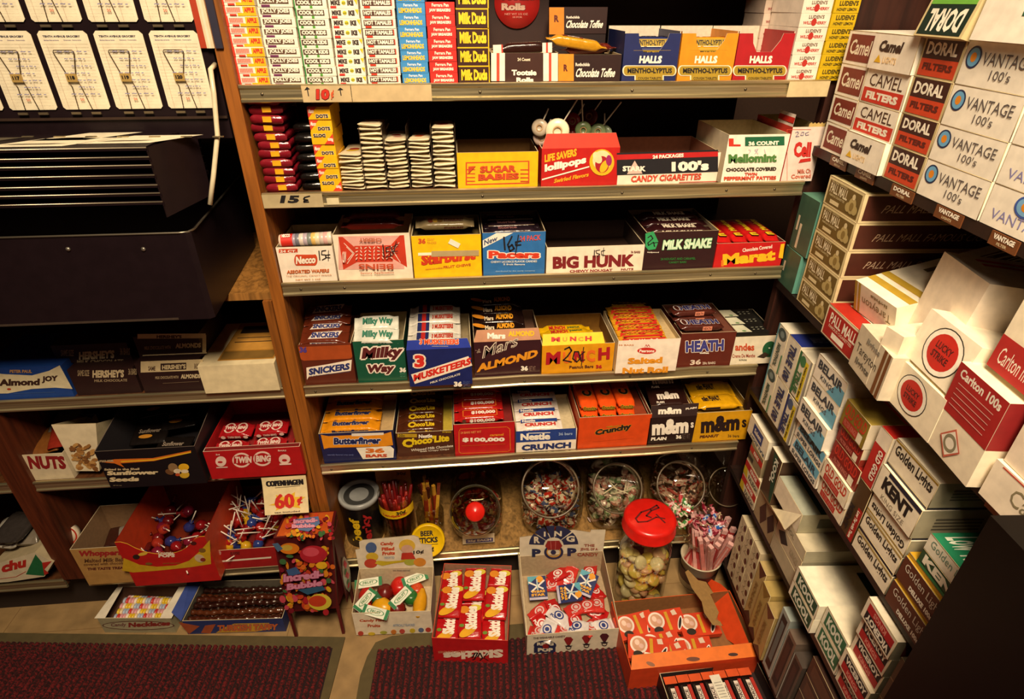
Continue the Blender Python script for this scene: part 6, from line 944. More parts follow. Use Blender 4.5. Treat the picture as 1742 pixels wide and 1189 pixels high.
for i in range(6):
    mb = parcel(.04, .05, .012, ((('#3a1c14','#8a8478','#5a1814')[i%3]),'foil'), .4, 70+i, .4, .3); q = mb.build('malt_candy_packet'); q.matrix_world = XF(x0+.01+.03*(i%3), .0+.045*(i//3), z6_+.02+.004*i, 6, 0, 10*i-20); q['label'] = '%s crumpled packet inside the tan malted candy box, %s row' % (('brown','silver','dark red')[i%3], ('front','rear')[i//3]); q['category'] = 'candy packet'
# pop box with scooped front
yF = -.034; x0, x1 = onY(224, 971, yF).x, onY(360, 958, yF).x; zb = SZ[6]+.0005; hL = onY(207, 922, yF).z-zb; w_ = x1-x0+.012; x0 -= .006; hC = onY(285, 942, yF).z-zb
mb = MB(Matrix.Translation((x0, yF, zb))); N_ = 16; PR = []
for i in range(N_+1): u = i/N_; a = abs(u-.5)*2; PR.append((w_*u, hC+(hL-hC)*(min(1, a*1.25)**2.4)))
for i in range(N_):
    (xa_, za_), (xc_, zc_) = PR[i], PR[i+1]; mb.poly([(xa_,0,0),(xc_,0,0),(xc_,0,zc_),(xa_,0,za_)], '#b81c18'); mb.poly([(xa_,.0012,0),(xc_,.0012,0),(xc_,.0012,zc_),(xa_,.0012,za_)][::-1], '#c8401c'); mb.poly([(xa_,0,za_),(xc_,0,zc_),(xc_,.0012,zc_),(xa_,.0012,za_)], '#d8a82c')
for xx in (0, w_-.0014): mb.poly([(xx,0,0),(xx,.2,0),(xx,.2,hL),(xx,0,hL)], '#b81c18'); mb.poly([(xx+.0013,0,0),(xx+.0013,.2,0),(xx+.0013,.2,hL),(xx+.0013,0,hL)], '#c8401c')
mb.box(0, w_, .0012, .2, 0, .002, '#7a2a14'); mb.poly([(0,.2,0),(w_,.2,0),(w_,.2,hL),(0,.2,hL)], '#5a1c10')
mb.print(front_frame(w_, hL), [('p','#c8a01c',[(300,575),(310,480),(360,500),(430,530),(560,545),(700,535),(800,500),(880,430),(955,345),(965,525),(800,550),(560,575),(380,588)]),('t','#e8d8c0','Tootsie',560,450,685,432,{'b':.05}),('t','#f0e0c8','POPS',568,478,698,448,{'b':.12,'dy':-4}),('t','#a05a1c','assorted chewy centers',605,528,735,512,{'dy':-4}),('e','#e0b83c',455,448,36,12,-.2),('e','#2a1a14',405,470,26,18),('e','#4a1410',835,368,22,14),('e','#c8b08c',880,480,40,28,.4),('e','#8a2a1c',905,490,20,14),('e','#7a5a20',900,420,26,16),('e','#7a5a20',500,520,26,10)], 'X')
mb.build('pop_box', label='red and yellow pop box with a scooped front edge on the lowest left shelf', cat='candy box')
def pop(nm, M, r, col, stick, lab, group, cache={}):
    k = (nm, col)
    if k not in cache:
        mb = MB(); mb.lathe([(0,-r),(r*.7,-r*.75),(r,0),(r*.75,r*.7),(r*.3,r*.95),(r*.2,r*1.2),(r*.4,r*1.7),(0,r*1.3)], (col,'foil'), 12); hd_ = mb.build('wrapped_head'); mb = MB(); mb.tube([(0,0,r*.8),(0,0,stick)], .0013, '#e8dcc8', 6); st = mb.build('stick'); e = empty(nm, lab, 'lollipop', group, M); hd_.parent = e; st.parent = e; cache[k] = e; return e
    return dup(cache[k], M, lab, group)
r4 = random.Random(9)
for i in range(22):
    cc = ('#8a1418','#6a1014','#2a2e6a','#a03020','#7a1a30')[i%5]; up = i in (3, 8, 14)
    pop('pop_lollipop', Matrix.Translation((x0+.014+r4.random()*(w_-.03), yF+.034+.125*(i/22), z6_+.022+.022*r4.random()+.03*(i/22))) @ Euler((r4.uniform(-2,2) if not up else .7, r4.uniform(-2,2) if not up else 1.0, r4.uniform(0,6) if not up else 0)).to_matrix().to_4x4(), .012, cc, .055, '%s wrapped pop in the scooped red box' % ('dark red','deep maroon','navy blue','orange red','purplish red')[i%5], '%s pops in the scooped box' % ('dark red','deep maroon','navy blue','orange red','purplish red')[i%5])
# tray of lollipops with white sticks
yF = -.006; x0, x1 = onY(361, 957, yF).x, -.036; zb = SZ[6]+.0005; h = onY(410, 934, yF).z-zb
mb = MB(Matrix.Translation((x0, yF, zb))); shell(mb, x1-x0, .2, h, '#a01c1c', ('#7a1a14','card'), fill=.004, hb=.05); mb.print(front_frame(x1-x0, h), [('r','#e8dcc4',965,517,1415,505,{'dy':-36}),('t','#d8b8a8','ASSORTED',965,455,1040,430,{'b':.04}),('t','#5a1410','FLAVORS',1110,460,1180,435,{'b':.05,'dy':-6})], 'X')
mb.build('lollipop_tray', label='red tray of mixed lollipops with many white sticks, right end of the lowest left shelf', cat='candy box')
for i in range(64):
    cc = ('#8a1418','#c89a1c','#7a1010','#2a3a7a','#a02018')[i%5]; t = i/64; f = r4.random()
    pop('stick_lollipop', Matrix.Translation((x0+.012+f*(x1-x0-.024), yF+.030+.10*t, z6_+.022+.016*r4.random()+.040*t)) @ Euler((r4.uniform(-.7,1.05), r4.uniform(-1.2,1.2), 0)).to_matrix().to_4x4(), .0115, cc, .066, '%s wrapped lollipop with a white stick in the red tray' % ('dark red','yellow','maroon','blue','bright red')[i%5], '%s lollipops in the red tray' % ('dark red','yellow','maroon','blue','bright red')[i%5])
# far left, beyond the post
yF = -.0085; p = lambda x, y: onY(*pq('W', x, y), yF)
mb = MB(); P = [p(-60,720), p(-60,860), p(60,835), p(300,795), p(360,700), p(235,632)]; P = [Vector((v.x, v.y, max(v.z, SZ[6]+.011))) for v in P]; mb.poly(P[::-1], '#d8cba8'); mb.poly([v+Vector((0,.09,-.01)) for v in P], '#8a7a5c')
for i in range(6): mb.poly([P[i], P[(i+1)%6], P[(i+1)%6]+Vector((0,.09,-.01)), P[i]+Vector((0,.09,-.01))], '#b8a884')
mb.print((P[1], P[2]-P[1], Vector((0,0,.1))), [('p','#1c6a3c',[(175,780),(240,645),(285,700),(300,790)]),('t','#b8281c','chu',5,780,180,700,{'b':.1,'dy':-45}),('p','#b8281c',[(285,700),(350,690),(300,745),(330,770),(300,785)]),('l','#b8281c',5,[(0,810),(110,795),(175,760)])], 'W')
mb.build('fruit_chew_carton', label='white carton with green panel and red script at the far left edge of the picture', cat='candy box')
for i, (px, py, cc, rz, l_) in enumerate(((30,560,'#a8a294',0,'silvery cellophane bag lying on the white carton, upper left'),(150,560,'#7a7060',30,'grey crumpled cellophane bag with a pinched end'),(60,520,'#3a3430',-20,'dark crumpled bag behind the silvery one'),(290,600,'#1c2c5a',40,'small dark blue packet beside the wooden post'))):
    mb = parcel(.06 if i < 3 else .03, .075, .016, (cc,'foil'), .5, 90+i, .4, .4); o = mb.build('cellophane_bag'); c_ = onY(*pq('W', px, py), .03); o.matrix_world = Matrix.Translation((c_.x-.025, .012, max(c_.z-.004, z6_+.03))) @ XF(0,0,0,6,0,rz*.4); o['label'] = l_; o['category'] = 'bag'
mb = MB(Matrix.Translation((0,0,0))); c_ = onY(*pq('W', 480, 500), .03); rr = .021; mb.lathe([(0,0),(rr,0),(rr,.014),(0,.014)], '#cfc0a4', 28, Matrix.Translation((c_.x, .03, c_.z)) @ Matrix.Rotation(math.radians(70), 4, 'X')); o = mb.build('round_tin', label='round cream tin with a red rim just right of the dark post', cat='tin')
mb = MB(); mb.lathe([(rr*.82,.0145),(rr*.98,.0145)], '#b8301c', 28, Matrix.Translation((c_.x, .03, c_.z)) @ Matrix.Rotation(math.radians(70), 4, 'X')); t_ = mb.build('rim', o)
# --- floor boxes on the left
M_, w, h, d = fbox((179,1076), (300,1076), (158,1052), (197,990)); d = min(d, .026-M_.translation.y)
mb = MB(M_); shell(mb, w, d, h, '#a39a78', ('#5a3a28','card'), fill=h*.3, t=.0015); sd = .030
mb.poly([(-.006,0,h),(sd*.55,0,h),(sd*.45,d,h+.004),(0,d,h+.002)], '#e6dcc4'); mb.poly([(w-sd*.7,0,h),(w+.004,0,h),(w+.004,d,h+.003),(w-sd*.5,d,h+.004)], '#e6dcc4')
mb.print(front_frame(w, h), [('e','#5a2420',420,985,270,34),('e','#b0a684',420,985,262,29),('t','#7a4a44','Candy',215,1000,330,968,{'dy':-4}),('t','#8a2a24','Necklaces',345,1000,660,962,{'b':.08,'dy':-14})], 'X')
nb_ = mb.build('necklace_box', label='open white and grey box of pastel bead candy necklaces on the left floor', cat='candy box')
mb = MB(M_); mb.poly([(0,d,h),(w,d,h),(w-.002,d+.012,h+.028),(w*.75,d+.014,h+.034),(w*.3,d+.014,h+.034),(-.01,d+.010,h+.022)], '#b8ac8c'); mb.poly([(0,d+.001,h),(w,d+.001,h),(w-.002,d+.013,h+.028),(w*.75,d+.015,h+.034),(w*.3,d+.015,h+.034),(-.01,d+.011,h+.022)][::-1], '#8a8068')
mb.print(((0,d,h),(w,0,0),(0,.013,.033)), [('e','#b89a3c',430,590,100,26),('e','#b8804c',620,590,95,24),('t','#8a4438','Necklaces',365,655,555,632,{'dy':-8})], 'X'); mb.build('flap', nb_).matrix_local = Matrix()
PAS = ['#e0bc2c','#ecdcc8','#d89a9a','#c83a34','#a8b4c4','#e8cfa0']
bps = []
for v in range(3):
    mb = MB(); n = 17
    for i in range(n): mb.lathe([(0,-.0029),(.006,-.0027),(.0085,-.0012),(.0085,.0012),(.006,.0027),(0,.0029)], (PAS[(i*5+v*2+i//3)%6],'candy'), 12, XF(.0065+i*.0058, 0, 0, 0, 90, 0))
    bps.append(mb.build('candy_necklace'))
for i in range(9):
    f = (i%5)/4; L_ = (w-sd*1.3)/.107; loose(bps[i%3], M_ @ XF(sd*.62+rnd.uniform(0,.002), .014+(d-.03)*f, h*.42+(.010 if i > 4 else 0)+.006*f, 0, rnd.uniform(-1,1), rnd.uniform(-3,3)) @ Matrix.Diagonal((L_,1,1,1)), 'pastel candy bead string in the white and grey box, %s layer, %s' % (('lower','upper')[i > 4], FRO[i%5]), 'candy necklace', 'pastel candy necklaces')
M_, w, h, d = fbox((320,1079), (487,1074), (303,1057), (345,985)); d = min(max(d, .1), .026-M_.translation.y)
mb = MB(M_); shell(mb, w, d, h, '#26346a', ('#5a5244','card'), fill=h*.3); mb.print(front_frame(w, h), [('p','#a8502c',[(720,960),(880,990),(800,1050)]),('p','#a8502c',[(890,1040),(920,985),(1000,975),(960,1045)]),('p','#c8962c',[(1000,1040),(1060,1000),(1140,970),(1400,965),(1420,1010),(1300,1030)]),('t','#c8642c','TURKISH TAFFY',1010,1030,1470,978,{'b':.1,'dy':-10,'oc':'#26346a','ow':.03})], 'X')
tf = mb.build('taffy_box', label='dark blue and orange box of long clear wrapped brown candy ropes, beside the necklace box', cat='candy box')
mb = MB(M_); mb.poly([(-.002,0,h),(0,d*.95,h),(-.018,d*.95,h+.02),(-.022,d*.1,h+.016)], '#3a4e94'); mb.build('side_flap', tf).matrix_local = Matrix()
bps = []
for v in range(3):
    mb = MB(); n = 13; P = []; R2 = []
    for i in range(n*3+1): P.append((.004+i*(w-.012)/(n*3), .0015*math.sin(i*.5+v), 0)); R2.append((.0068, .0064, .0042)[i%3])
    mb.tube(P, R2, (('#5a2a1c','#6e3a24','#3c1a14')[v],'candy'), 10); mb.tube([(p_[0], p_[1], .001) for p_ in P], [r_+.0008 for r_ in R2], CE, 10); bps.append(mb.build('candy_rope'))
for i in range(10):
    f = (i%6)/5; loose(bps[i%3], M_ @ XF(.001, .012+(d-.022)*f, h*.45+(.012 if i > 5 else 0)+.004*f, 0, 0, rnd.uniform(-2,2)), 'clear wrapped brown candy rope in the dark blue box, %s layer, %s' % (('lower','upper')[i > 5], FRO[i%6]), 'candy rope', 'brown candy ropes')
# --- bubble gum stand on legs
L0, L1 = onZ(500,1080), onZ(593,1085); yL = (L0.y+L1.y)/2; fz = onY(489,1041,yL).z; tz = onY(470,912,yL).z
e = empty('bubble_gum_stand', 'dark red bubble gum bin on legs with bright fruit artwork, below the sixty cent sign', 'display stand', M=Matrix.Translation((0,0,0)))
xa, xb = onY(487,1041,yL).x, onY(577,1041,yL).x; ty = yL+.012; yk = min(yL+.115, -.02); zk = onY(487, 874, yk).z; xc, xd = onY(484,874,yk).x, onY(574,877,yk).x
xa2, xb2 = onY(464,912,yL-.004).x, onY(566,918,yL-.004).x
MR = '#5c0f12'
mb = MB(); A = [(xa,yL,fz),(xb,yL,fz),(xb2,yL-.004,tz),(xa2,yL-.004,tz)]; B = [(xa+.012,yk,fz),(xb+.012,yk,fz),(xd,yk,zk),(xc,yk,zk)]
mb.poly(A, MR); mb.poly([A[3],A[2],B[2],B[3]], MR); mb.poly([A[1],B[1],B[2],A[2]], MR); mb.poly([B[0],A[0],A[3],B[3]], MR); mb.poly([B[1],B[0],B[3],B[2]], MR); mb.poly([A[0],B[0],B[1],A[1]], MR); mb.build('bin', e)
fr_ = (A[0], Vector(A[1])-Vector(A[0]), Vector(A[3])-Vector(A[0])); r5 = random.Random(3)
def art(x0, y0, x1, y1, n, s): return [('e',('#c8401c','#d8861c','#e0b01c','#b01c28','#d04a5a','#7a1020','#d86a1c','#3a6a3a')[r5.randrange(8)],x0+(x1-x0)*r5.random(),y0+(y1-y0)*r5.random(),s*r5.uniform(.5,1.2),s*r5.uniform(.4,.9),r5.uniform(0,3)) for _ in range(n)]
mb = MB(); o3 = []
def inset(q, k=.06): c = sum((Vector(v) for v in q), Vector())/4; return [Vector(v)+(c-Vector(v))*k for v in q]
I = inset(A); mb.poly([v+Vector((0,-.0004,0)) for v in I], '#4a1014')
U_ = I[1]-I[0]; W2 = I[3]-I[0]; W2 = W2-U_*(W2.dot(U_)/U_.dot(U_))
mb.print((I[0]+Vector((0,-.0005,0)), U_, W2), art(215,540,530,915,130,21)+[('e','#d87a14',270,520,60,34),('e','#c8a83c',255,515,34,18),('p','#4a6a8a',[(165,490),(200,485),(230,520),(200,540)]),('e','#b01c2c',415,555,82,54),('e','#d04a5a',400,540,50,28),('e','#e0b01c',465,622,34,22),('p','#3a5a8a',[(250,650),(310,630),(340,670),(270,690)]),('e','#d8c83c',455,845,70,50),('e','#c8401c',440,840,54,34),('p','#2a5a7a',[(320,770),(470,745),(490,770),(380,800)]),
  ('t','#d88aa8','Incredi-',228,728,480,672,{'b':.12,'dy':-30,'oc':'#8a1c4a','ow':.05}),('t','#d88aa8','Bubble',250,778,478,730,{'b':.12,'dy':-30,'oc':'#8a1c4a','ow':.05})], 'Y', eps=.0003); mb.build('front_panel', e, label='front panel with fruit artwork and pink lettering')
T4 = [A[3],A[2],B[2],B[3]]; I = inset(T4, .09); nn = (I[1]-I[0]).cross(I[3]-I[0]).normalized(); mb = MB(); mb.poly([v+nn*.0004 for v in I], '#c8581c'); U_ = I[1]-I[0]; W2 = I[3]-I[0]; W2 = W2-U_*(W2.dot(U_)/U_.dot(U_))
mb.print((I[0]+nn*.0005, U_, W2), art(240,365,530,500,80,17)+[('p','#5a7aa8',[(290,395),(440,375),(450,420),(380,470),(320,460)]),('t','#e0a0b8','Incredi-',285,425,440,392,{'b':.12,'dy':-12,'oc':'#a83468','ow':.05}),('t','#e0a0b8','Bubble',275,455,425,425,{'b':.12,'dy':-6,'oc':'#a83468','ow':.05})], 'Y', eps=.0003); mb.build('top_panel', e, label='sloping top panel with orange bubble artwork')
for i, (xx, yy) in enumerate(((xa+.004,yL+.004),(xb-.002,yL+.004),(xa+.014,yk-.004),(xb+.008,yk-.004))): mb = MB(); mb.box(xx-.003,xx+.003,yy-.003,yy+.003,.0005,fz+.002,MR); mb.build('leg', e)
mb = MB(); zs = (zk+fz)/2; mb.box(xb+.013,xb+.0145,yL+.02,yk-.012,fz-.01,zk-.012,'#4a0c10'); mb.build('side_board', e)
mb = MB(); M2 = Matrix.Translation((xb+.018, (yL+yk)/2, fz+.05)) @ Euler((math.radians(10),math.radians(90),0)).to_matrix().to_4x4(); V=[(.045*math.cos(t_*math.pi/10)*(1 if abs(math.cos(t_*math.pi/10))<.9 else 1.15),.018*math.sin(t_*math.pi/10),0) for t_ in range(20)]; mb.poly([M2 @ Vector(v) for v in V], ('#8a8a78','foil')); mb.poly([M2 @ Vector((v[0],v[1],-.0012)) for v in V][::-1], ('#5a5a4c','foil')); 
for k_i in range(7): mb.lathe([(.0,.0006),(.006,.0006)], (('#b02a3c','#c8505c','#3a6a3c')[k_i%3],'ink'), 10, M2 @ Matrix.Translation((-.035+.011*k_i,.004*math.sin(k_i*2),0)))
mb.build('side_decal', e)
# ================================================================ billing file cabinet on the ledge
BLK = ('#1c1215','black'); zL = .762; yB = -.09
zr = onY(310, 396, yB).z; xR = onY(322, 396, yB).x; xl = -.85; cbk = onZ(407, 300, zr); cbk.x = min(cbk.x, -.0215)
e = empty('billing_file_cabinet', 'black metal billing file cabinet full of hinged account leaves, on the wooden ledge', 'file cabinet')
mb = MB(); t = .0025; xr2 = cbk.x; yK = min(cbk.y, .28)
O_ = [(xl,yB),(xR-.006,yB),(xR,yB+.006),(xr2,yK),(xl,yK)]; zz0 = zL+.001
for i in range(5):
    (x_0,y_0),(x_1,y_1) = O_[i],O_[(i+1)%5]; mb.poly([(x_0,y_0,zz0),(x_1,y_1,zz0),(x_1,y_1,zr),(x_0,y_0,zr)], BLK)
In = [(xl+t,yB+t),(xR-.008,yB+t),(xR-t,yB+.008),(xr2-t,yK-t),(xl+t,yK-t)]
for i in range(5):
    (x_0,y_0),(x_1,y_1) = In[i],In[(i+1)%5]; mb.poly([(x_1,y_1,zz0),(x_0,y_0,zz0),(x_0,y_0,zr),(x_1,y_1,zr)], BLK)
mb.poly([(x_,y_,zz0) for x_,y_ in O_][::-1], BLK); mb.poly([(x_,y_,zr-.03) for x_,y_ in In], BLK); mb.build('cabinet_body', e)
mb = MB(); mb.tube([(xl,yB,zr),(xR-.014,yB,zr),(xR-.003,yB+.003,zr),(xR+.001,yB+.016,zr),(xr2,yK,zr)], .0016, ('#8a8270','metal'), 8); mb.build('rim', e)
for px_ in (116, 244): p = onY(px_, 424, yB-.0005); mb = MB(); mb.lathe([(0,0),(.0035,.0004),(.0022,.0018),(0,.0022)], ('#a8a090','metal'), 12, XF(p.x, yB-.0003, p.z, 90)); mb.build('rivet', e)
mb = MB(); mb.box(xl, xR-.05, yB-.0012, yB-.0002, zz0+.001, zz0+.004, ('#3a2c20','card')); mb.build('worn_edge', e)
# stacked leaves: black metal trays hinged at the back
xe = onY(258, 300, yB-.02).x
for i in range(7):
    py = (252, 268, 282, 299, 316, 330, 345)[i]; yy = yB-.012; z = onY(200, py, yy).z
    mb = MB(); W0 = (.15, .004); mb.box(xl, xe, yy, yy+.17, z-.0035, z, BLK); mb.tube([(xl,yy,z),(xe,yy,z)], .0011, ('#b0a58c','metal'), 6); mb.box(xe-.0005, xe+.0009, yy, yy+.17, z-.0055, z-.001, BLK)
    mb.build('account_leaf', e, label='black account leaf, %s' % ORD[i] if i < 7 else None)
zt1 = onY(200, 252, yB-.012).z
# sloping top leaf with clips and slips
mb = MB(); ys, ye = yB-.012, onZ(200, 214, zt1+.012).y; dy_ = ye-ys; mb.box(xl, xe+.0, ys, ye, zt1+.0005, zt1+.0015, BLK); P = [(xe,ys,zt1),(xe+.03,ye,zt1+.002),(xe+.03,ye,zt1-.085),(xe,ys,zt1-.09)]; mb.poly(P, BLK); mb.poly([(x_-.001,y_,z_) for x_,y_,z_ in P][::-1], BLK)
mb.build('top_leaf', e)
for (xs_, y0_, wS) in ((-.30,ys+.008,.10),(-.19,ys+.02,.09),(-.42,ys+.02,.09),(-.26,ys+.045,.07)):
    mb = MB(Matrix.Translation((xs_, y0_, zt1+.002))); mb.poly([(0,0,0),(wS,0,0),(wS+.05,.05,0),(.05,.05,0)], '#eadfc0' if xs_ > -.35 else '#5a5240'); 
    if xs_ > -.35: mb.poly([(.02,.012,.0005),(wS*.8,.012,.0005),(wS*.8+.02,.016,.0005),(.04,.016,.0005)], '#4a3c2c')
    o = mb.build('account_slip', label='cream account slip on the top black leaf, %s' % {-.30:'left one',-.19:'right one',-.26:'rear one'}[xs_] if xs_ > -.35 else 'dim account slip lying on the top black leaf', cat='paper slip', group='account slips on the top black leaf')
for i in range(14):
    p = onZ(8+i*27+(12 if i%2 else 0), 220 if i%2 == 0 else 232, zt1+.003); mb = MB(Matrix.Translation((p.x, p.y, zt1+.002))); mb.box(-.007,.007,-.0015,.0015,0,.0014,('#c8b890','metal')); o = mb.build('clip'); o.parent = e
# upright leaf with two rows of slips
yU = .0; xU0, xU1 = -.85, onY(365, 100, yU).x; zU0 = onY(200, 212, yU).z; M_U = Matrix.Translation((0,0,0))
mb = MB(); mb.box(xU0, xU1, yU, yU+.012, zU0-.02, 1.26, BLK); mb.box(xU0, xU1, yU-.004, yU, onY(200,199,yU).z-.003, onY(200,199,yU).z, ('#3a2c24','black')); mb.build('upright_leaf', e)
slips = []
for rr_, (pt_, pb_) in enumerate(((52,185),(-80,37))):
    zt_s, zb_s = onY(200, pt_, yU).z, onY(200, pb_, yU).z
    for c_ in range(-3, 4):
        xl_ = onY(*pq('d', 0, 735), yU).x if False else None
        k = c_+3; X0_ = [ -.80,-.70,-.60][0] if False else None
xs4 = [onY(x_/3.96, 185, yU).x for x_ in (75, 440, 808, 1145)]; wS = onY(1120/3.96, 185, yU).x-xs4[2]; pitch = (xs4[3]-xs4[0])/3
for rr_, (pt_, pb_) in enumerate(((52,185),(-95,37))):
    zt_s, zb_s = onY(200, pt_, yU).z, onY(200, pb_, yU).z; hS = zt_s-zb_s
    if rr_ == 0: proto = None
    for c_ in range(-2, 4):
        if proto is None:
            mb = MB(); P = [(.003,0,0),(wS-.003,0,0),(wS,0,.003),(wS,0,hS-.004),(wS-.004,0,hS),(.004,0,hS),(0,0,hS-.004),(0,0,.003)]; mb.poly(P, '#eadfc0'); mb.poly([(x_,.0006,z_) for x_,y_,z_ in P][::-1], '#b8a880')
            mb.print(((0,0,0),(wS,0,0),(0,0,hS)), [('t','#3a3448','TENTH AVENUE GROCERY',.1,.92,.85,.945,{'b':.04}),('t','#8a8098','Merchant Sales and Service',.1,.88,.4,.895),('t','#8a8098','Denver, Colorado',.5,.88,.85,.895)]+[('r','#b8b090',.04,.84-.04*i,.96,.842-.04*i) for i in range(21)]+[('r','#c8a890',.14,.02,.144,.84),('r','#c8a890',.72,.02,.724,.84)]+
              [('t','#8a88a8','~ ~ - ~ -',.3+.1*(i%3),.74-.09*i,.9-.08*(i%2),.76-.09*i) for i in range(7)]+[('t','#c86a4c','50',.45,.12,.53,.155)], eps=.0002)
            slip_m = mb; proto = mb.build('account_slip'); o = proto
        else: o = proto.copy(); COL.objects.link(o)
        o.location = (xs4[0]+c_*pitch, yU-.0022, zb_s); o['label'] = 'cream account slip in the %s row of the upright leaf%s' % (('lower','upper')[rr_], ', '+('outside left','far left','leftmost whole one','second whole one','third whole one','rightmost')[c_+2]); o['category'] = 'account slip'; o['group'] = 'account slips on the upright leaf'
        mb = MB(Matrix.Translation((xs4[0]+c_*pitch, yU-.003, zb_s))); cx_, zc_ = wS*.42, hS*.42; Wm = ('#6a5438','metal')
        mb.tube([(wS*.33,-.001,0),(wS*.36,-.0015,hS*.3),(cx_-.006,-.0015,zc_-.004)], .0006, Wm, 5); mb.tube([(wS*.62,-.001,0),(wS*.55,-.0015,hS*.3),(cx_+.006,-.0015,zc_-.004)], .0006, Wm, 5)
        mb.tube([(cx_-.005,-.0015,zc_+.004),(wS*.22,-.002,hS*.74),(wS*.24,-.002,hS*.765),(wS*.62,-.002,hS*.765),(wS*.64,-.002,hS*.74),(cx_+.006,-.0015,zc_+.004)], .0006, Wm, 5)
        mb.box(cx_-.0065,cx_+.0065,-.003,-.001,zc_-.005,zc_+.005,'#a88a4c'); mb.print(((cx_-.0065,-.003,zc_-.005),(.013,0,0),(0,0,.01)), [('t',BK,str(117+c_),.15,.3,.85,.75,{'b':.06})])
        for cxx in (.25, .68): mb.box(wS*cxx-.006, wS*cxx+.006, -.002, 0, -.006, -.003, ('#b8a684','metal'))
        o = mb.build('wire_clip', e); o.matrix_local = mb.M
# chrome rod and papers at the right edge
mb = MB(); P = [onY(x_, y_, -.02-.0002*(y_-100)) for x_, y_ in ((372,118),(374,160),(370,230),(363,300),(357,348))]; P = [Vector((min(v.x, -.0235), v.y, v.z)) for v in P]; mb.tube([P[0]+Vector((.0,.02,.004))]+P, .0032, ('#d8cba8','plastic'), 12); mb.build('support_rod', e, label='bright chrome support rod')
for i, (cc, xa_, nm, lb) in enumerate((('#a8381c',322,'paper_folder','orange red folder edge beside the upright leaf'),('#d8c8a4',334,'paper_folder','cream folder edge beside the orange one'),('#2a2838',350,'paper_folder','dark blue folder edge nearest the wooden upright'))):
    p = onY(xa_, 0, -.006); p2 = onY(xa_+21, 82, -.006); mb = MB(Matrix.Translation((p.x, -.006-.002*i, p2.z))); mb.box(0,.0095,0,.05,0,.16,cc); mb.print(((0,0,0),(.010,0,0),(0,0,.16)), [('r','#e0d4b8',.3,.0,.6,1)] if i == 1 else []); mb.build(nm, label=lb, cat='folder')
# ================================================================ CIGARETTE CARTONS
def carton(lab, s0, s1, z0, z1, fops=(), fr=None, off=0.0, dep=.26, col=WH, side=None, sideops=(), top=None, topops=(), group=None, rz=0, nm='cigarette_carton', topfr=None, sidefr=None):
    """front = end facing left, side = long face towards the viewer"""
    M = RM(s0+.0004, off, z0+.0003, rz=rz); w = s1-s0-.0008; h = z1-z0-.0005; mb = MB(M); mb.box(0, w, 0, dep, 0, h, col, right=side or col, top=top or col)
    if fops: mb.print(((0,0,0),(w,0,0),(0,0,h)), fops, fr)
    if sideops: mb.print(((w,0,0),(0,dep,0),(0,0,h)), sideops, sidefr)
    if topops: mb.print(((0,0,h),(w,0,0),(0,dep,0)), topops, topfr)
    mb.tube([(0,0,h),(w,0,h)], .0004, '#cbb98c', 4); mb.tube([(w,0,0),(w,0,h)], .0004, '#cbb98c', 4)
    o = mb.build(nm, label=lab, cat='cigarette carton', group=group); return o
RZ = [.9785, 1.0185, 1.0560, 1.0970, 1.1385]; RN = ('lowest','second lowest','second from the top','topmost')
CB, CW = '#7a2c1c', '#f2e8cc'
cam = [('r',CB,.1,.1,.97,.9),('t',CW,'Camel',.16,.3,.9,.75,{'b':.02,'sl':.03})]
vant = [('e','#1c2a50',.14,.64,.105,.26),('e','#6aa8d0',.14,.64,.085,.215),('e','#e08a1c',.14,.64,.042,.11),('t','#5a5250','VANTAGE',.28,.5,.92,.78,{'b':.0}),('t','#5a5250',"100's",.45,.2,.72,.42,{'b':.0})]
dor = [('r','#3a160e',.05,.48,.95,.98),('r','#c8401a',.05,.05,.95,.48),('t',WH,'DORAL',.12,.58,.86,.9,{'b':.04}),('t','#5a180c','FILTERS',.14,.2,.86,.38,{'b':.05})]
cf_ = [('t','#4a2c1c','CAMEL',.12,.52,.9,.88,{'b':.0}),('r','#c8301c',.03,.04,.97,.46),('t',WH,'FILTERS',.12,.13,.88,.37,{'b':.07})]
cl_ = [('t','#3a2418','Camel',.16,.5,.68,.82,{'b':.06,'sl':.03}),('p','#e8b818',[(.14,.2),(.3,.2),(.22,.42)]),('t','#e8c890','LIGHTS',.34,.2,.64,.38,{'b':.02})]
for i in range(4):
    carton('brown-ended carton with cream script, %s of the leftmost upper shelf column' % RN[i], .016, .086, RZ[i], RZ[i+1], cam, col=WH, group='brown cartons on the upper shelf')
    carton('white carton with a %s, %s of the second upper shelf column' % (('yellow triangle' if i in (0, 3) else 'red band'), RN[i]), .0885, .1845, RZ[i], RZ[i+1], cl_ if i in (0, 3) else cf_, off=.006 if i == 0 else (.004 if i == 3 else .001), group='white cartons in the second column of the upper shelf')
    carton('brown over red carton, %s of its column on the upper shelf' % RN[i], .187, .259, RZ[i], RZ[i+1], dor, col='#cdbb88', off=.0, group='brown over red cartons on the upper shelf')
    carton('white carton with a blue and orange target, %s of the nearer column' % RN[i], .261, .364, RZ[i], RZ[i+1], vant, off=.001, group='target marked cartons on the upper shelf')
    v2 = [('t','#8a88b8','VANTAGE',.1 if i != 0 else .1,.2,.8,.45,{'b':.0})]+([('e','#3a5aa8',.45,.72,.13,.26),('e','#7ab0d8',.45,.72,.105,.21),('e','#e08a1c',.45,.72,.05,.11)] if i == 0 else [])
    if i < 3: carton('white upper shelf carton at the right picture edge, %s row' % RN[i], .366, .47, RZ[i], RZ[i+1], v2, group='white cartons at the right edge of the upper shelf')
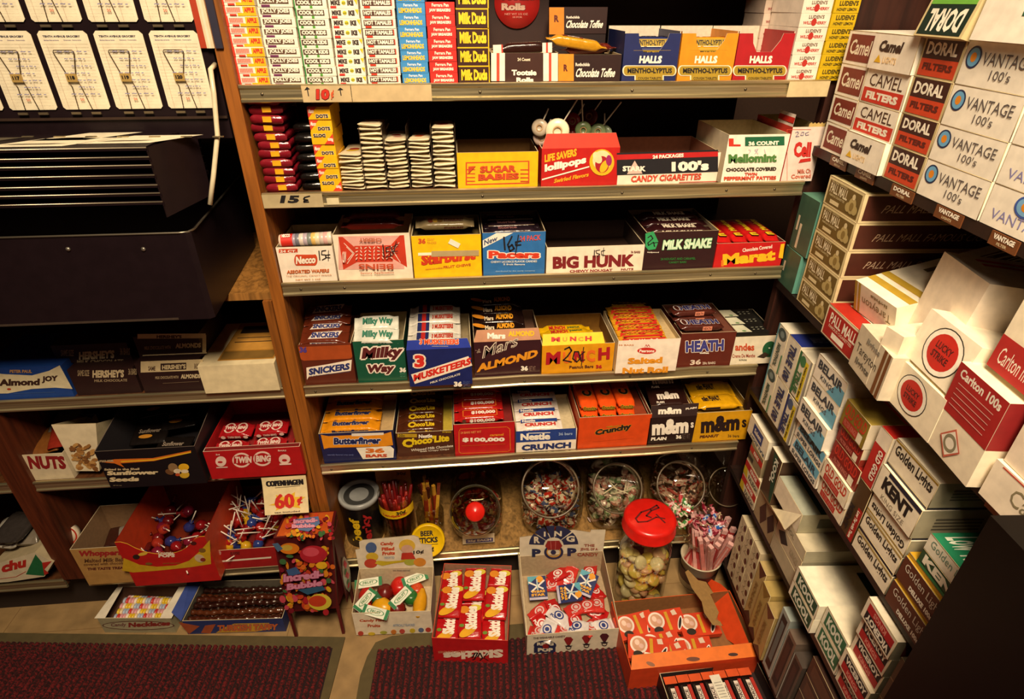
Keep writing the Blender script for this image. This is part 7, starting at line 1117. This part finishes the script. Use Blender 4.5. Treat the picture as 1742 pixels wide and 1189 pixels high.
# standing and tipped cartons on top
M = RM(.180, .012, RZ[4]+.001, rx=-14, ry=0, rz=0); mb = MB(M); mb.box(0,.082,0,.044,0,.14,'#cdbb88')
mb.print(((0,0,0),(.082,0,0),(0,0,.05)), [('r','#12281c',.05,.04,.95,.64),('t','#efe6d0','DORAL',.86,.56,.14,.1,{'b':.04}),('r','#6aa83c',.05,.64,.95,1.5),('t','#2a5a1c','MENTHOL',.84,1.0,.22,.78,{'b':.03})])
mb.build('cigarette_carton', label='green carton standing on end above the brown over red column, lettering upside down', cat='cigarette carton')
M = RM(.272, .010, RZ[4]+.001, rx=-6); mb = MB(M); mb.box(0,.10,0,.045,0,.14,WH); mb.print(((0,0,0),(.10,0,0),(0,0,.14)), [('t','#2a5a3c','TR',.45,.16,1.0,.4,{'b':.03})]); mb.build('cigarette_carton', label='large white carton standing on end at the top right corner of the picture', cat='cigarette carton')
# --- gold and brown stack on the second shelf
G_, GD = '#6a5524', '#8a7434'
pmo = [('r',G_,.05,.06,.95,.9),('t','#e8dcb8','PALL MALL',.1,.48,.6,.82,{'b':.02}),('t','#c8b888','FAMOUS CIGARETTES',.12,.36,.56,.44),('r','#d8c898',.18,.12,.44,.26),('e','#b8a468',.77,.42,.1,.28),('e','#b8a468',.68,.32,.07,.16),('e','#b8a468',.86,.32,.07,.16),('e','#d8c898',.77,.72,.04,.1),('e','#8a743c',.77,.4,.05,.14),('t','#c8b888','FILTER TIPPED',.12,.84,.56,.89)]
for i in range(5):
    carton('gold and brown carton, %s of its stack on the second shelf' % ORD[4-i], .066+.0008*(i%2), .166, .7455+.0409*i, .7455+.0409*(i+1), pmo, col='#e0cf9a', dep=.28, side='#4a2216', top='#9a8a4c',
      sideops=[('r','#d8c494',0,0,1,.07),('r','#d8c494',0,.93,1,1),('r','#d8c494',0,0,.016,1),('t','#c8a888','PALL MALL' if i == 4 else 'PALL MALL FAMOUS CIGARETTES',.1,.35,.35 if i == 4 else .85,.62,{'b':.0,'sl':.02})], topops=[('r','#e8d8a0',.0,0,.05,1),('r','#e8d8a0',.95,0,1,1),('r','#e8d8a0',0,0,1,.03)], group='gold and brown cartons')
# --- teal boxes in the corner
for i, (s0, z0, z1, rz) in enumerate(((-.011,.746,.812,0),(-.002,.8135,.905,2))):
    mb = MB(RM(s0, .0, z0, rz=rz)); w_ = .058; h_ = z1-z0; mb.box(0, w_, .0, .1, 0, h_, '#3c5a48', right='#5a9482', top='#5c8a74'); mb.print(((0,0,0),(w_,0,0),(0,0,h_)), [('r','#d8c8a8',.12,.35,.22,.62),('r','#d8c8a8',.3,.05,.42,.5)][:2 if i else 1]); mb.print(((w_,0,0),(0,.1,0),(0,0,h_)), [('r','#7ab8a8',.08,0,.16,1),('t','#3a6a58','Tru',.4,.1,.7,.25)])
    mb.build('teal_box', label='dark teal box in the corner behind the gold stack, %s' % ('lower','upper')[i], cat='cigarette carton', group='teal boxes in the corner')
# --- tumbled cartons on the second shelf
def face_carton(lab, M, w, d, h, ops_f=(), ops_s=(), ops_t=(), col=WH, side=None, top=None, open_end=False, cat='cigarette carton', nm='cigarette_carton', flaps=()):
    mb = MB(M)
    if open_end:   # carton with its end open
        t = .0012
        for bx_ in ((0,w,0,d,0,t),(0,w,0,d,h-t,h),(0,t,0,d,0,h),(w-t,w,0,d,0,h),(0,w,d-t,d,0,h)): mb.box(*bx_, col)
        mb.box(t, w-t, .02, d-t, t, h*.8, ('#c8b898','card'))
    else: mb.box(0, w, 0, d, 0, h, col, right=side or col, top=top or col)
    if ops_f: mb.print(((0,0,0),(w,0,0),(0,0,h)), ops_f)
    if ops_s: mb.print(((w,0,0),(0,d,0),(0,0,h)), ops_s)
    if ops_t: mb.print(((0,0,h),(w,0,0),(0,d,0)), ops_t)
    o = mb.build(nm, label=lab, cat=cat)
    for P, c_ in flaps:
        f = MB(); f.poly([Vector(p) for p in P], c_); n_ = (Vector(P[1])-Vector(P[0])).cross(Vector(P[2])-Vector(P[0])).normalized()*.0008; f.poly([Vector(p)-n_ for p in P][::-1], c_); f.build('flap', o)
    return o
z2s = .7455
carton('red and cream carton with condensed white capitals, standing in front of the gold stack', .178, .272, z2s-.006+.006, z2s+.048, [('r','#a81c14',.04,.05,.96,.92),('t',WH,'PALL MALL',.14,.5,.9,.84,{'b':.02}),('t','#e8c8b0','FAMOUS CIGARETTES',.16,.36,.84,.46,{'b':.02}),('r',WH,.3,.12,.66,.3)], col='#e8dcb8', off=.012, top='#b02818', topops=[('r',WH,.1,.1,.9,.3)])
TAR = [('r','#b8962c',.10,.0,.16,1),('r','#b8962c',.20,.0,.26,1),('t','#6a5a34','Tareyton',.42,.35,.98,.8,{'b':.0}),('t','#a89a7c','lights',.3,.12,.5,.3)]
face_carton('white carton with two gold stripes, lying on the red one with upside down script', RM(.200, -.012, z2s+.050, rx=14, rz=4), .088, .27, .046, [('t','#8a7a50','Tareyton',.9,.7,.2,.35,{'b':.0}),('t','#8a7a50','lights',.8,.9,.4,.76),('r','#b8962c',.0,.0,.06,1),('r','#b8962c',.1,.0,.15,1)], TAR, [('r','#b8962c',.0,.06,1,.10),('r','#b8962c',.0,.13,1,.17),('t','#6a5a34','Tareyton',.2,.8,.8,.3)], col='#f4ead0')
face_carton('grey-white carton end with grey script and two brown stripes at the shelf edge', RM(.268, .016, z2s, rx=0, rz=-6), .088, .24, .062, [('t','#4a4438','Tareyton',.08,.36,.72,.62,{'b':.0}),('t','#6a6458','lights',.16,.14,.6,.32),('r','#7a4a20',.78,0,.86,1),('r','#7a4a20',.9,0,.97,1),('t','#8a8478','lights',.3,.72,.7,.88)], col='#d8ccb0')
face_carton('open white carton with pinkish inside, red stripes on its side and top', RM(.285, -.03, z2s+.065, rx=-6, rz=-8), .095, .27, .105, (), [('p','#b01c1c',[(.3,.62),(.98,.62),(.98,.8),(.34,.8)]),('p','#b01c1c',[(.22,.38),(.98,.38),(.98,.55),(.26,.55)]),('t','#6a5a50','LUCKY',.2,.1,.6,.18)], [('r','#d0401c',.15,.1,.22,.5),('r','#d0401c',.3,.1,.37,.5)], col='#f0e0c8', open_end=False,
  flaps=[])
LS = lambda cx, cy, r, asp: [('e','#2a2418',cx,cy,r*1.22,r*1.22*asp),('e',WH,cx,cy,r*1.16,r*1.16*asp),('e','#c02418',cx,cy,r*.92,r*.92*asp),('t','#4a0f0c','LUCKY',cx-r*.55,cy+r*.04*asp,cx+r*.55,cy+r*.42*asp,{'b':.03}),('t','#4a0f0c','STRIKE',cx-r*.55,cy-r*.45*asp,cx+r*.55,cy-r*.08*asp,{'b':.03})]
face_carton('white carton with a red bullseye, lower of the two', RM(.352, .010, z2s, rx=0, rz=-2), .085, .25, .058, LS(.42,.52,.26,1.3), col='#f2e6c8', top='#f2e6c8')
face_carton('white carton with a red bullseye tilted up, upper of the two', RM(.345, .006, z2s+.062, rx=-10, rz=-3), .090, .06, .062, LS(.55,.5,.28,1.3), col='#f4e8cc')
face_carton('white open carton flap folded out beside the striped grey carton', RM(.322, .022, z2s+.002, rx=0, rz=10), .028, .05, .085, (), [('r','#c8a83c',.1,.1,.4,.25),('r','#c8a83c',.1,.35,.4,.5)], col='#f2e4c4', nm='carton_flap_box')
CA = lambda: [('o','#c8502c',.5,.5,.01,.01,.005)]
CAR = [('r','#a81c1c',0,.0,1,.52),('t',WH,'Carlton 100s',.1,.36,.9,.48,{'b':.03}),('l','#e0a898',.01,[(.1,.28),(.9,.28)]),('l','#e0a898',.01,[(.1,.2),(.9,.2)]),('l','#e0a898',.01,[(.1,.12),(.9,.12)]),('p','#c8644c',[(.5,.95),(.72,.77),(.5,.6),(.28,.77)]),('p',WH,[(.5,.92),(.69,.77),(.5,.63),(.31,.77)]),('o','#8a8468',.5,.77,.12,.1,.03)]
face_carton('red and white carton standing with its red half up, diamond emblem below', RM(.432, .012, z2s, rx=0, rz=-4), .075, .09, .105, [('r','#a81c1c',0,.46,1,1),('t',WH,'Carlton 100s',.08,.86,.92,.96,{'b':.03})]+[('l','#e0a898',.012,[(.12,.8-.06*i),(.86,.8-.06*i)]) for i in range(5)]+[('p','#c8644c',[(.45,.4),(.68,.22),(.45,.04),(.22,.22)]),('p',WH,[(.45,.37),(.65,.22),(.45,.07),(.25,.22)]),('o','#8a8468',.45,.22,.13,.1,.04)], [('r','#8a1c1c',0,.46,1,1),('e','#c8b878',.6,.6,.12,.08)], col='#efe2c4')
face_carton('red and white carton lying open above the standing one', RM(.448, .0, z2s+.1115, rx=-4, rz=-4), .080, .1, .085, [('r','#b02420',0,0,1,.42),('t',WH,'Carlton menthol',.1,.1,.9,.3,{'b':.0}),('p','#c8644c',[(.6,.95),(.8,.8),(.6,.64),(.4,.8)]),('p',WH,[(.6,.92),(.76,.8),(.6,.68),(.44,.8)]),('o','#8a8468',.6,.8,.1,.07,.03)], col='#efe2c4')
face_carton('white carton with grey script and a thin red line, right end of second shelf', RM(.515, .010, z2s), .10, .26, .045, [('t','#8a8060','Carlton',.3,.4,.9,.8,{'b':.0}),('r','#c8402c',.1,.94,1,.97),('p','#c8644c',[(.85,.4),(1,.2),(.85,.02),(.7,.2)]),('p',WH,[(.85,.36),(.96,.2),(.85,.06),(.74,.2)])], col='#f0e2c8')
face_carton('white carton above it at the right edge of the picture', RM(.518, .006, z2s+.046, rz=-3), .10, .26, .10, [('l','#c8b8a0',.008,[(.1,.3+.07*i),(.9,.3+.07*i)]) for i in range(8)], col='#efe0c6')
# --- third shelf: vertical cartons, blue and white, gold and red, black and white
z3 = .5135
TRB = '#e4dcc4'
def vert(lab, s0, s1, z0, z1, ops, off=.0, col=TRB, top=None, topops=(), group=None): return carton(lab, s0, s1, z0, z1, ops, off=off, col=col, top=top, topops=topops, group=group)
MEN = [('e','#3a4a48',.5,.85,.42,.12),('r','#5a94a0',.0,.0,.12,1),('r','#2a8a4a',.85,.0,.96,.4),('t','#5a5a44','MENTHOL 100s',.45,.1,.72,.62)]
def upword(txt, col, x0, x1, y0, y1, b=.05): # lettering running downwards: rotate a text by its corner points
    return ('u', col, txt, x0, x1, y0, y1, b)
_pr = MB.print
def pr2(s, frame, ops, fr=None, eps=.00025, step=.00009):
    norm = [o for o in ops if o[0] != 'u']; _pr(s, frame, norm, fr, eps, step)
    o_, u, v = [Vector(a) for a in frame]; n = u.cross(v).normalized()
    for o in ops:
        if o[0] == 'u':
            _, col, txt, x0, x1, y0, y1, b = o; V, F = glyphs(txt, min(b, .035)); ax = min(p[0] for p in V); bx = max(p[0] for p in V); ay = min(p[1] for p in V); by = max(p[1] for p in V)
            for k, dd in enumerate((0, .012, -.012)): s.mesh([o_+u*(x0+(x1-x0)*(y-ay)/(by-ay)+dd)+v*(y1-(y1-y0)*(x-ax)/(bx-ax))+n*(.0012+.00003*k) for x, y in V], F, (col, 'ink'), False)
MB.print = pr2
for r_, (z0, z1) in enumerate(((z3-.018+.018, .5985), (.599, .684))):
    g = ('lower','upper')[r_]
    vert('white and teal menthol carton on end, %s row, leftmost on the third shelf' % g, .034, .074, z0, z1, [('r','#5a94a0',.0,.0,.1,1),('e','#3a4a48',.5,.84,.4,.13),('e','#7a8a88',.5,.84,.2,.07),('r','#2a7a4a',.86,.0,.96,.45),upword('MENTHOL','#4a5a4c',.35,.65,.08,.62)], group='teal cartons on end')
    vert('white carton on end with large blue letters reading downwards, %s row' % g, .0755, .121, z0, z1, [upword('TRUE 100','#232c5c',.3,.8,.08,.9,.06)], top='#23307a' if r_ else None, topops=[('t','#8a9ac8','TRUE',.3,.1,.7,.2)] if r_ else (), group='blue lettered cartons on end')
    vert('narrow carton on end with a yellow stripe and %s edge, %s row' % (('blue','green')[r_], g), .1225, .166, z0, z1-.004, [('r',('#22306a','#2a6a3c')[r_],.0,.0,.16,1),('e',('#4a5a7a','#3a7a4a')[r_],.36,.84,.22,.12),upword('TRUE',('#232c5c','#3a6a3a')[r_],.2,.5,.1,.62),('r','#e0c81c',.56,.0,.8,.9),upword('New Longer Size','#3a2c10',.62,.74,.08,.82,.01),('r','#9a9a90',.88,0,1,1)], group='cartons on end with yellow stripes')
BL1 = [('p','#6ab0cc',[(.52,0),(1,0),(1,.62),(.78,.66)]),('t','#3a4048','BELAIR',.08,.5,.92,.85,{'b':.04}),('t','#4a5058','KINGS',.25,.18,.72,.38,{'b':.02})]
BL2 = [('p','#6ab0cc',[(.06,.45),(.96,.45),(.98,.95),(.12,1)]),('t','#2c4250','BELAIR',.12,.5,.9,.88,{'b':.05}),('t','#3a4048','SUPER LONGS',.08,.1,.95,.34,{'b':.03})]
zc = z3
for i in range(5):
    hh = .0345 if i < 2 else .041
    carton('white and pale blue carton on the third shelf, %s of its column' % ORD[4-i], .176, .2705-(.008 if i > 1 else 0), zc, zc+hh, BL2 if i < 2 else BL1, off=.002 if i != 2 else .008, group='white and pale blue cartons'); zc += hh+.0003
OG = lambda c0, c1, c2: [('t',c1,'OLD GOLD',.08,.45,.92,.92,{'b':.03}),('r',c2,.12,.08,.72,.4),('t','#c87060','FILTER KINGS',.16,.14,.68,.34,{'b':.02}),('r',c0,.72,.05,.9,.4)]
zc = z3
for i, (bg, tx, c2, hh) in enumerate((('#f0e4c8','#c83a1c','#b8281c',.033),('#f0e4c8','#c83a1c','#b8281c',.034),('#8a1c14','#c8301c','#7a1810',.037),('#8a1c14','#c8301c','#7a1810',.030),('#8a7424','#c83a1c','#a83018',.042))):
    carton('%s red lettered carton, %s of the column beside the pale blue ones' % (('cream','cream','dark','dark','gold')[i], ORD[4-i]), .274, .346-(.01 if i > 2 else 0), zc, zc+hh, OG('#e8dcc0', tx, c2), off=.004 if i in (1, 4) else 0, col=bg, side='#d8cbb0', sideops=[('r','#8a2a1c' if i in (2,3) else '#e0d4bc',0,.0,.12,.4),('r','#3a342c',.3,.3,.7,.6) if i == 1 else ('r','#4a2a20',.3,.35,.7,.65)], top='#9a8436' if i == 4 else None, topops=[('r','#d8401c',0,.18,1,.2),('r','#efe6cc',0,.2,1,1)] if i == 4 else (), group='columns of red lettered cartons'); zc += hh+.0003
vert('red and white carton on end with lettering reading sideways, beside the black and white stack', .3475, .3755, .612, .700, [('r','#b8241c',.0,.0,.92,.72),upword('OLD GOLD','#efe0cc',.5,.85,.12,.68,.04),('p','#efe4cc',[(.1,.72),(.9,.72),(.5,.9)])], col='#efe4cc', top='#b8241c')
vert('dark brown carton on end with a red band, under the red and white one', .3485, .3775, z3, .611, [upword('KENT','#171210',.08,.4,.1,.55,.08),('p','#a81c14',[(.55,0),(1,0),(1,.6),(.62,.6)]),upword('Low Tar with Taste','#efe0c8',.68,.86,.04,.56,.03)], col='#4a3418', top='#cdbb88')
GLo = [('t','#2a241c','Golden Lights',.06,.35,.94,.85,{'b':.03}),('r','#a88a2c',0,.9,1,.96)]
GLi = [('t','#2a241c','Golden Lights',.94,.75,.06,.25,{'b':.03}),('r','#a88a2c',0,.08,1,.14)]
KE = [('r','#1a1c30',.2,.86,1,1),('t','#171310','KENT',.14,.35,.86,.8,{'b':.08}),('t','#8a8070','KING SIZE',.22,.08,.8,.24,{'b':.0})]
seq = [(z3,.547,GLo,'cream carton with dark round script, lowest of the cream stack'),(.5475,.552,None,None),(.5525,.583,GLo,'cream carton with dark round script, second lowest of the cream stack'),(.5835,.6135,GLi,'cream carton with upside down script, third lowest of the cream stack'),(.618,.664,KE,'cream carton with bold black capitals in the cream stack'),(.6685,.7065,GLo,'topmost cream carton of the stack, striped on top')]
for z0, z1, ops_, lab in seq:
    if ops_ is None: continue
    carton(lab, .380, .462, z0, z1, ops_, off=.004 if ops_ is KE else 0, col='#efe4c8', side='#a39c80', sideops=[('r','#5a5648',.08,.3+.12*k,.3,.36+.12*k) for k in range(4)]+([('t','#1c1812','KENT',.5,.35,.8,.7,{'b':.08})] if ops_ is KE else []),
       topops=[('r','#1c2040',.0,.12,1,.16),('r','#a88a2c',0,.2,1,.23),('o','#171310',.6,.42,.26,.11,.07),('r','#a88a2c',.1,.26,.3,.36)] if z1 > .7 else (), group='cream cartons beside the red one')
for i, (z0, z1) in enumerate(((.5475,.5522),(.6138,.6177),(.6643,.6682))): carton('thin navy edged carton divider between the cream cartons, %s' % ('lowest','middle','topmost')[i], .380, .461, z0, z1, (), col='#1a1c30', group='navy strips in the cream stack', nm='foil_strip')
DX = [('t','#d8ccb8','Golden Lights',.08,.45,.9,.86,{'b':.0,'oc':'#8a6a5a','ow':.02}),('t',WH,'DELUXE 100s',.28,.12,.78,.32,{'b':.06}),('r','#1c2860',.78,.02,1,.36)]
for i, (z0, z1) in enumerate(((z3,.5505),(.5570,.5945))):
    carton('brown carton with outlined script, %s of two on the third shelf' % ('lower','upper')[i], .466, .551, z0, z1, DX, off=.002, col='#5c2e1c', top='#c8a030', side='#4a2818', sideops=[('r','#8a8470',.1,.2,.4,.7)], group='brown cartons with outlined script')
    carton('gold foil lid strip above the %s brown carton' % ('lower','upper')[i], .466, .551, z1+.0003, z1+.0060, (), col='#c89a20', group='gold strips on brown cartons', nm='foil_strip')
carton('green carton with white capitals under the green topped one', .480, .562, .6010, .6235, [('t','#efe8d0','KENT',.08,.3,.9,.9,{'b':.06,'oc':'#5a7a5a','ow':.03}),('r','#2a7a44',.0,.0,1,.18)], col='#2a4a2c', side='#12281c')
carton('white carton with faint grey script and a bright green top', .480, .562, .6240, .6485, [('t','#6a8a78','Golden Lights',.08,.3,.92,.85,{'b':.0})], col='#e6e0c8', side='#163222', top='#1f7a52', topops=[('r','#e8e0c8',.0,.30,1,.36),('t','#d8e0c8','Low Tar & Nic',.08,.04,.08+.85,.2,{'b':.02}),('r','#8a8440',.1,.42,.3,.55),('t','#efe8d0','KENT',.15,.6,.95,.95,{'b':.07})])
# --- fourth shelf: raleigh diamonds, green and white, red and black
z4r = .3085
for r_ in range(2):
    carton('cream carton with a black hexagon patch, %s of the pair left on the fourth shelf' % ('lower','upper')[r_] if r_ else 'cream carton with thin red and green edging, lowest left on the fourth shelf', .018+.03*(1-r_), .108, .385+.044*r_, .428+.044*r_, [('p','#2a3a7a',[(.25,.85),(.75,.85),(.75,.3),(.25,.3)]),('t',WH,'Salem',.32,.45,.68,.7),('t','#4a5a6a','RALEIGH',.95,.22,.2,.05)] if r_ else [('r','#b8241c',0,.5,1,.8),('t','#efe0cc','KINGS',.3,.55,.7,.75,{'b':.05}),('r','#3a3428',.0,.1,.4,.3)], col='#efe6cc' if r_ else '#8a7a5c', off=.0)
for r_ in range(2): carton('red and yellow edged carton below the patch carton, %s' % ('lower','upper')[r_], .046, .118, z4r+.0375*r_, z4r+.0375*(r_+1), [('r','#b8241c',.0,.5,1,.9),('t','#efe0cc','KINGS',.35,.58,.8,.82,{'b':.06}),('p','#c8b01c',[(0,0),(.3,0),(.2,.5),(0,.5)]),('t','#5a5244','RALEIGH',.35,.08,.95,.38,{'b':.03})], col='#e0d4b4', group='red and yellow edged cartons')
carton('green and brown menthol carton with a slanted lettered panel', .121, .166, .372, .475, [('p','#16402c',[(.25,.98),(.62,.98),(1,.35),(1,.02),(.8,.1)]),upword('KOOL','#d8dcc8',.5,.8,.4,.92,.04)], col='#4a3424', top='#e8dcc0', topops=[('r','#efe6cc',0,0,1,1)])
carton('pale green-topped open carton, its white flap hanging out', .168, .262, .405, .447, [('r','#efe4c8',.0,.0,1,1)], col='#cfc8ac', side='#a8a284', sideops=[('r','#5a5a48',.12,.25,.3,.75)], top='#a8ac98', topops=[('r','#1c3a26',.0,.12,1,.3),('r','#7a8478',.0,.36,1,.38)])
mb = MB(RM(.120, .0, .371)); mb.poly([(.002,-.001,.0),(.14,-.02,.04),(.14,.0,.076),(.05,.0,.0)], '#f2e6c4'); mb.poly([(.002,0,.0),(.05,.001,.0),(.14,.001,.076),(.14,-.019,.04)], '#c8b890'); mb.build('carton_flap', label='large cream cardboard flap hanging below the open pale carton', cat='carton flap')
carton('open grey-white carton with a torn corner, under the pale open one', .205, .300, .3795, .4035, [('t','#8a8468','KOOL',.2,.3,.6,.7)], col='#c8bea0', side='#9a947c', sideops=[('r','#4a4838',.6,.2,.9,.8)])
carton('open grey-white carton with a torn corner, lower one', .205, .300, z4r, .345, (), col='#b8ae90', side='#8f8970', group='torn grey-white cartons'); 
carton('cream carton between the torn ones and the green lettered pair', .205, .300, .3455, .379, [('p','#2a2420',[(.1,.5),(.3,.95),(.5,.5),(.3,.05)]),('t','#a89a7c','KINGS',.6,.3,.9,.7)], col='#c0b294', side='#9a947c')
carton('dark patterned carton with brown diamonds', .122, .2035, .3085, .3700, [('p','#4a2a1c',[(.2,.5),(.4,.95),(.6,.5),(.4,.05)]),('p','#3a241c',[(.6,.6),(.8,1),(1,.6),(.8,.2)])], col='#a08c68')
KO = lambda g: [('r',g,.1,.12,.95,.9),('t','#e8ecd8','KOOL',.18,.25,.88,.8,{'b':.05})]
for r_ in range(2): carton('white carton with a dark green lettered panel, %s of the left pair' % ('lower','upper')[r_], .304, .380, z4r+.0005+.0335*r_, z4r+.0335*(r_+1), KO('#1a4a30'), col='#efe8cf', top='#f4ecd0', topops=[('r','#1a3426',.2,.34,1.0,.62),('t','#d8dcc8','KOOL',.35,.4,.98,.56,{'b':.03})] if r_ else (), off=.008, group='green lettered cartons, left pair')
for r_ in range(2): carton('white carton with a mid green lettered panel, %s of the right pair' % ('lower','upper')[r_], .384, .448, z4r+.0005+.0375*r_, z4r+.0375*(r_+1), KO('#2a6a44')+[('t','#5a8a6a','MILDS',.3,.14,.8,.22)], col='#efe8cf', top='#f2e8ca', topops=[('t','#c8b890','menthol kings',.3,.3,.8,.4)] if r_ else (), group='green lettered cartons, right pair')
VI = [('r','#171214',.1,.48,.95,.9),('r','#b01c20',.1,.1,.95,.48),('t',WH,'VICEROY',.14,.54,.92,.84,{'b':.05}),('t','#e08a7c','KINGS',.3,.18,.72,.4,{'b':.04})]
VIi = [('r','#171214',.1,.1,.95,.5),('r','#b01c20',.1,.5,.95,.88),('t',WH,'VICEROY',.92,.46,.14,.14,{'b':.05}),('t','#e08a7c','KINGS',.72,.82,.3,.58,{'b':.04})]
for i in range(5):
    carton('white carton with a black and red %spanel, %s of its stack' % ('upside down ' if i == 4 else '', ORD[4-i]), .4505, .516, z4r+.0375*i, z4r+.0375*(i+1), VIi if i == 4 else VI, col='#ece0c4', off=(.0,.006,.0,.003,.008)[i], side='#8a8268', sideops=[('r','#5a1c18',.05,.2,.2,.8)], group='black and red panel cartons')
# --- bottom shelf: pale patterned and gold cartons, half in shade
z5r = .0985
for c_ in range(3):
    for r_ in range(2):
        vert('pale carton on end with brown arrow marks, %s row, %s' % (('lower','upper')[r_], ('leftmost','second from the left','third from the left')[c_]), .085+.034*c_, .118+.034*c_, z5r+.082*r_, z5r+.082*(r_+1), [('l','#8a7a5c',.03,[(.2,.9-.2*k),(.5,.8-.2*k),(.3,.7-.2*k),(.7,.72-.2*k)]) for k in range(3)]+[('e','#5a2a1c',.8,.5,.16,.09),('e','#5a2a1c',.8,.15,.16,.09),('e','#5a2a1c',.8,.85,.16,.09)], col='#cbbc98', group='pale cartons on end')
for c_ in range(3): vert('%s carton on end among the bottom ones' % ('gold and brown','tan gold','dull gold')[c_], .189+.036*c_, .224+.036*c_, z5r+.03*c_*0, z5r+.15-.012*c_, [('p',('#5a2a1c','#8a6a2c','#6a3a20')[c_],[(0,1),(.5,.8),(1,1)]),upword('RICHLAND','#8a6a34',.3,.6,.2,.7,.01),('p','#4a2a1c',[(0,0),(.5,.16),(1,0)])], col=('#b8a068','#b09858','#a89058')[c_], off=.004*c_, group='gold cartons on end')
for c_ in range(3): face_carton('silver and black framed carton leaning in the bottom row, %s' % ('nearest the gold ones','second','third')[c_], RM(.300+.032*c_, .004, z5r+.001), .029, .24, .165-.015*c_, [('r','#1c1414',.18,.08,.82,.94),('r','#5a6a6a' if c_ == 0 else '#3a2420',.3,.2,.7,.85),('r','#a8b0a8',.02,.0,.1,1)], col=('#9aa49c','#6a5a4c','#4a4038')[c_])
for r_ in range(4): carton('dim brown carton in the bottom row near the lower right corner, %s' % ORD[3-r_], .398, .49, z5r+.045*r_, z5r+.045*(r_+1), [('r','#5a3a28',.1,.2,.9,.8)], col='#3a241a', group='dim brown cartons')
for r_ in range(4): carton('dim carton at the lower right corner behind the end post, %s' % ORD[3-r_], .522, .61, .3085+.042*r_, .3085+.042*(r_+1), (), col='#6a5a44', group='dim cartons at the right')
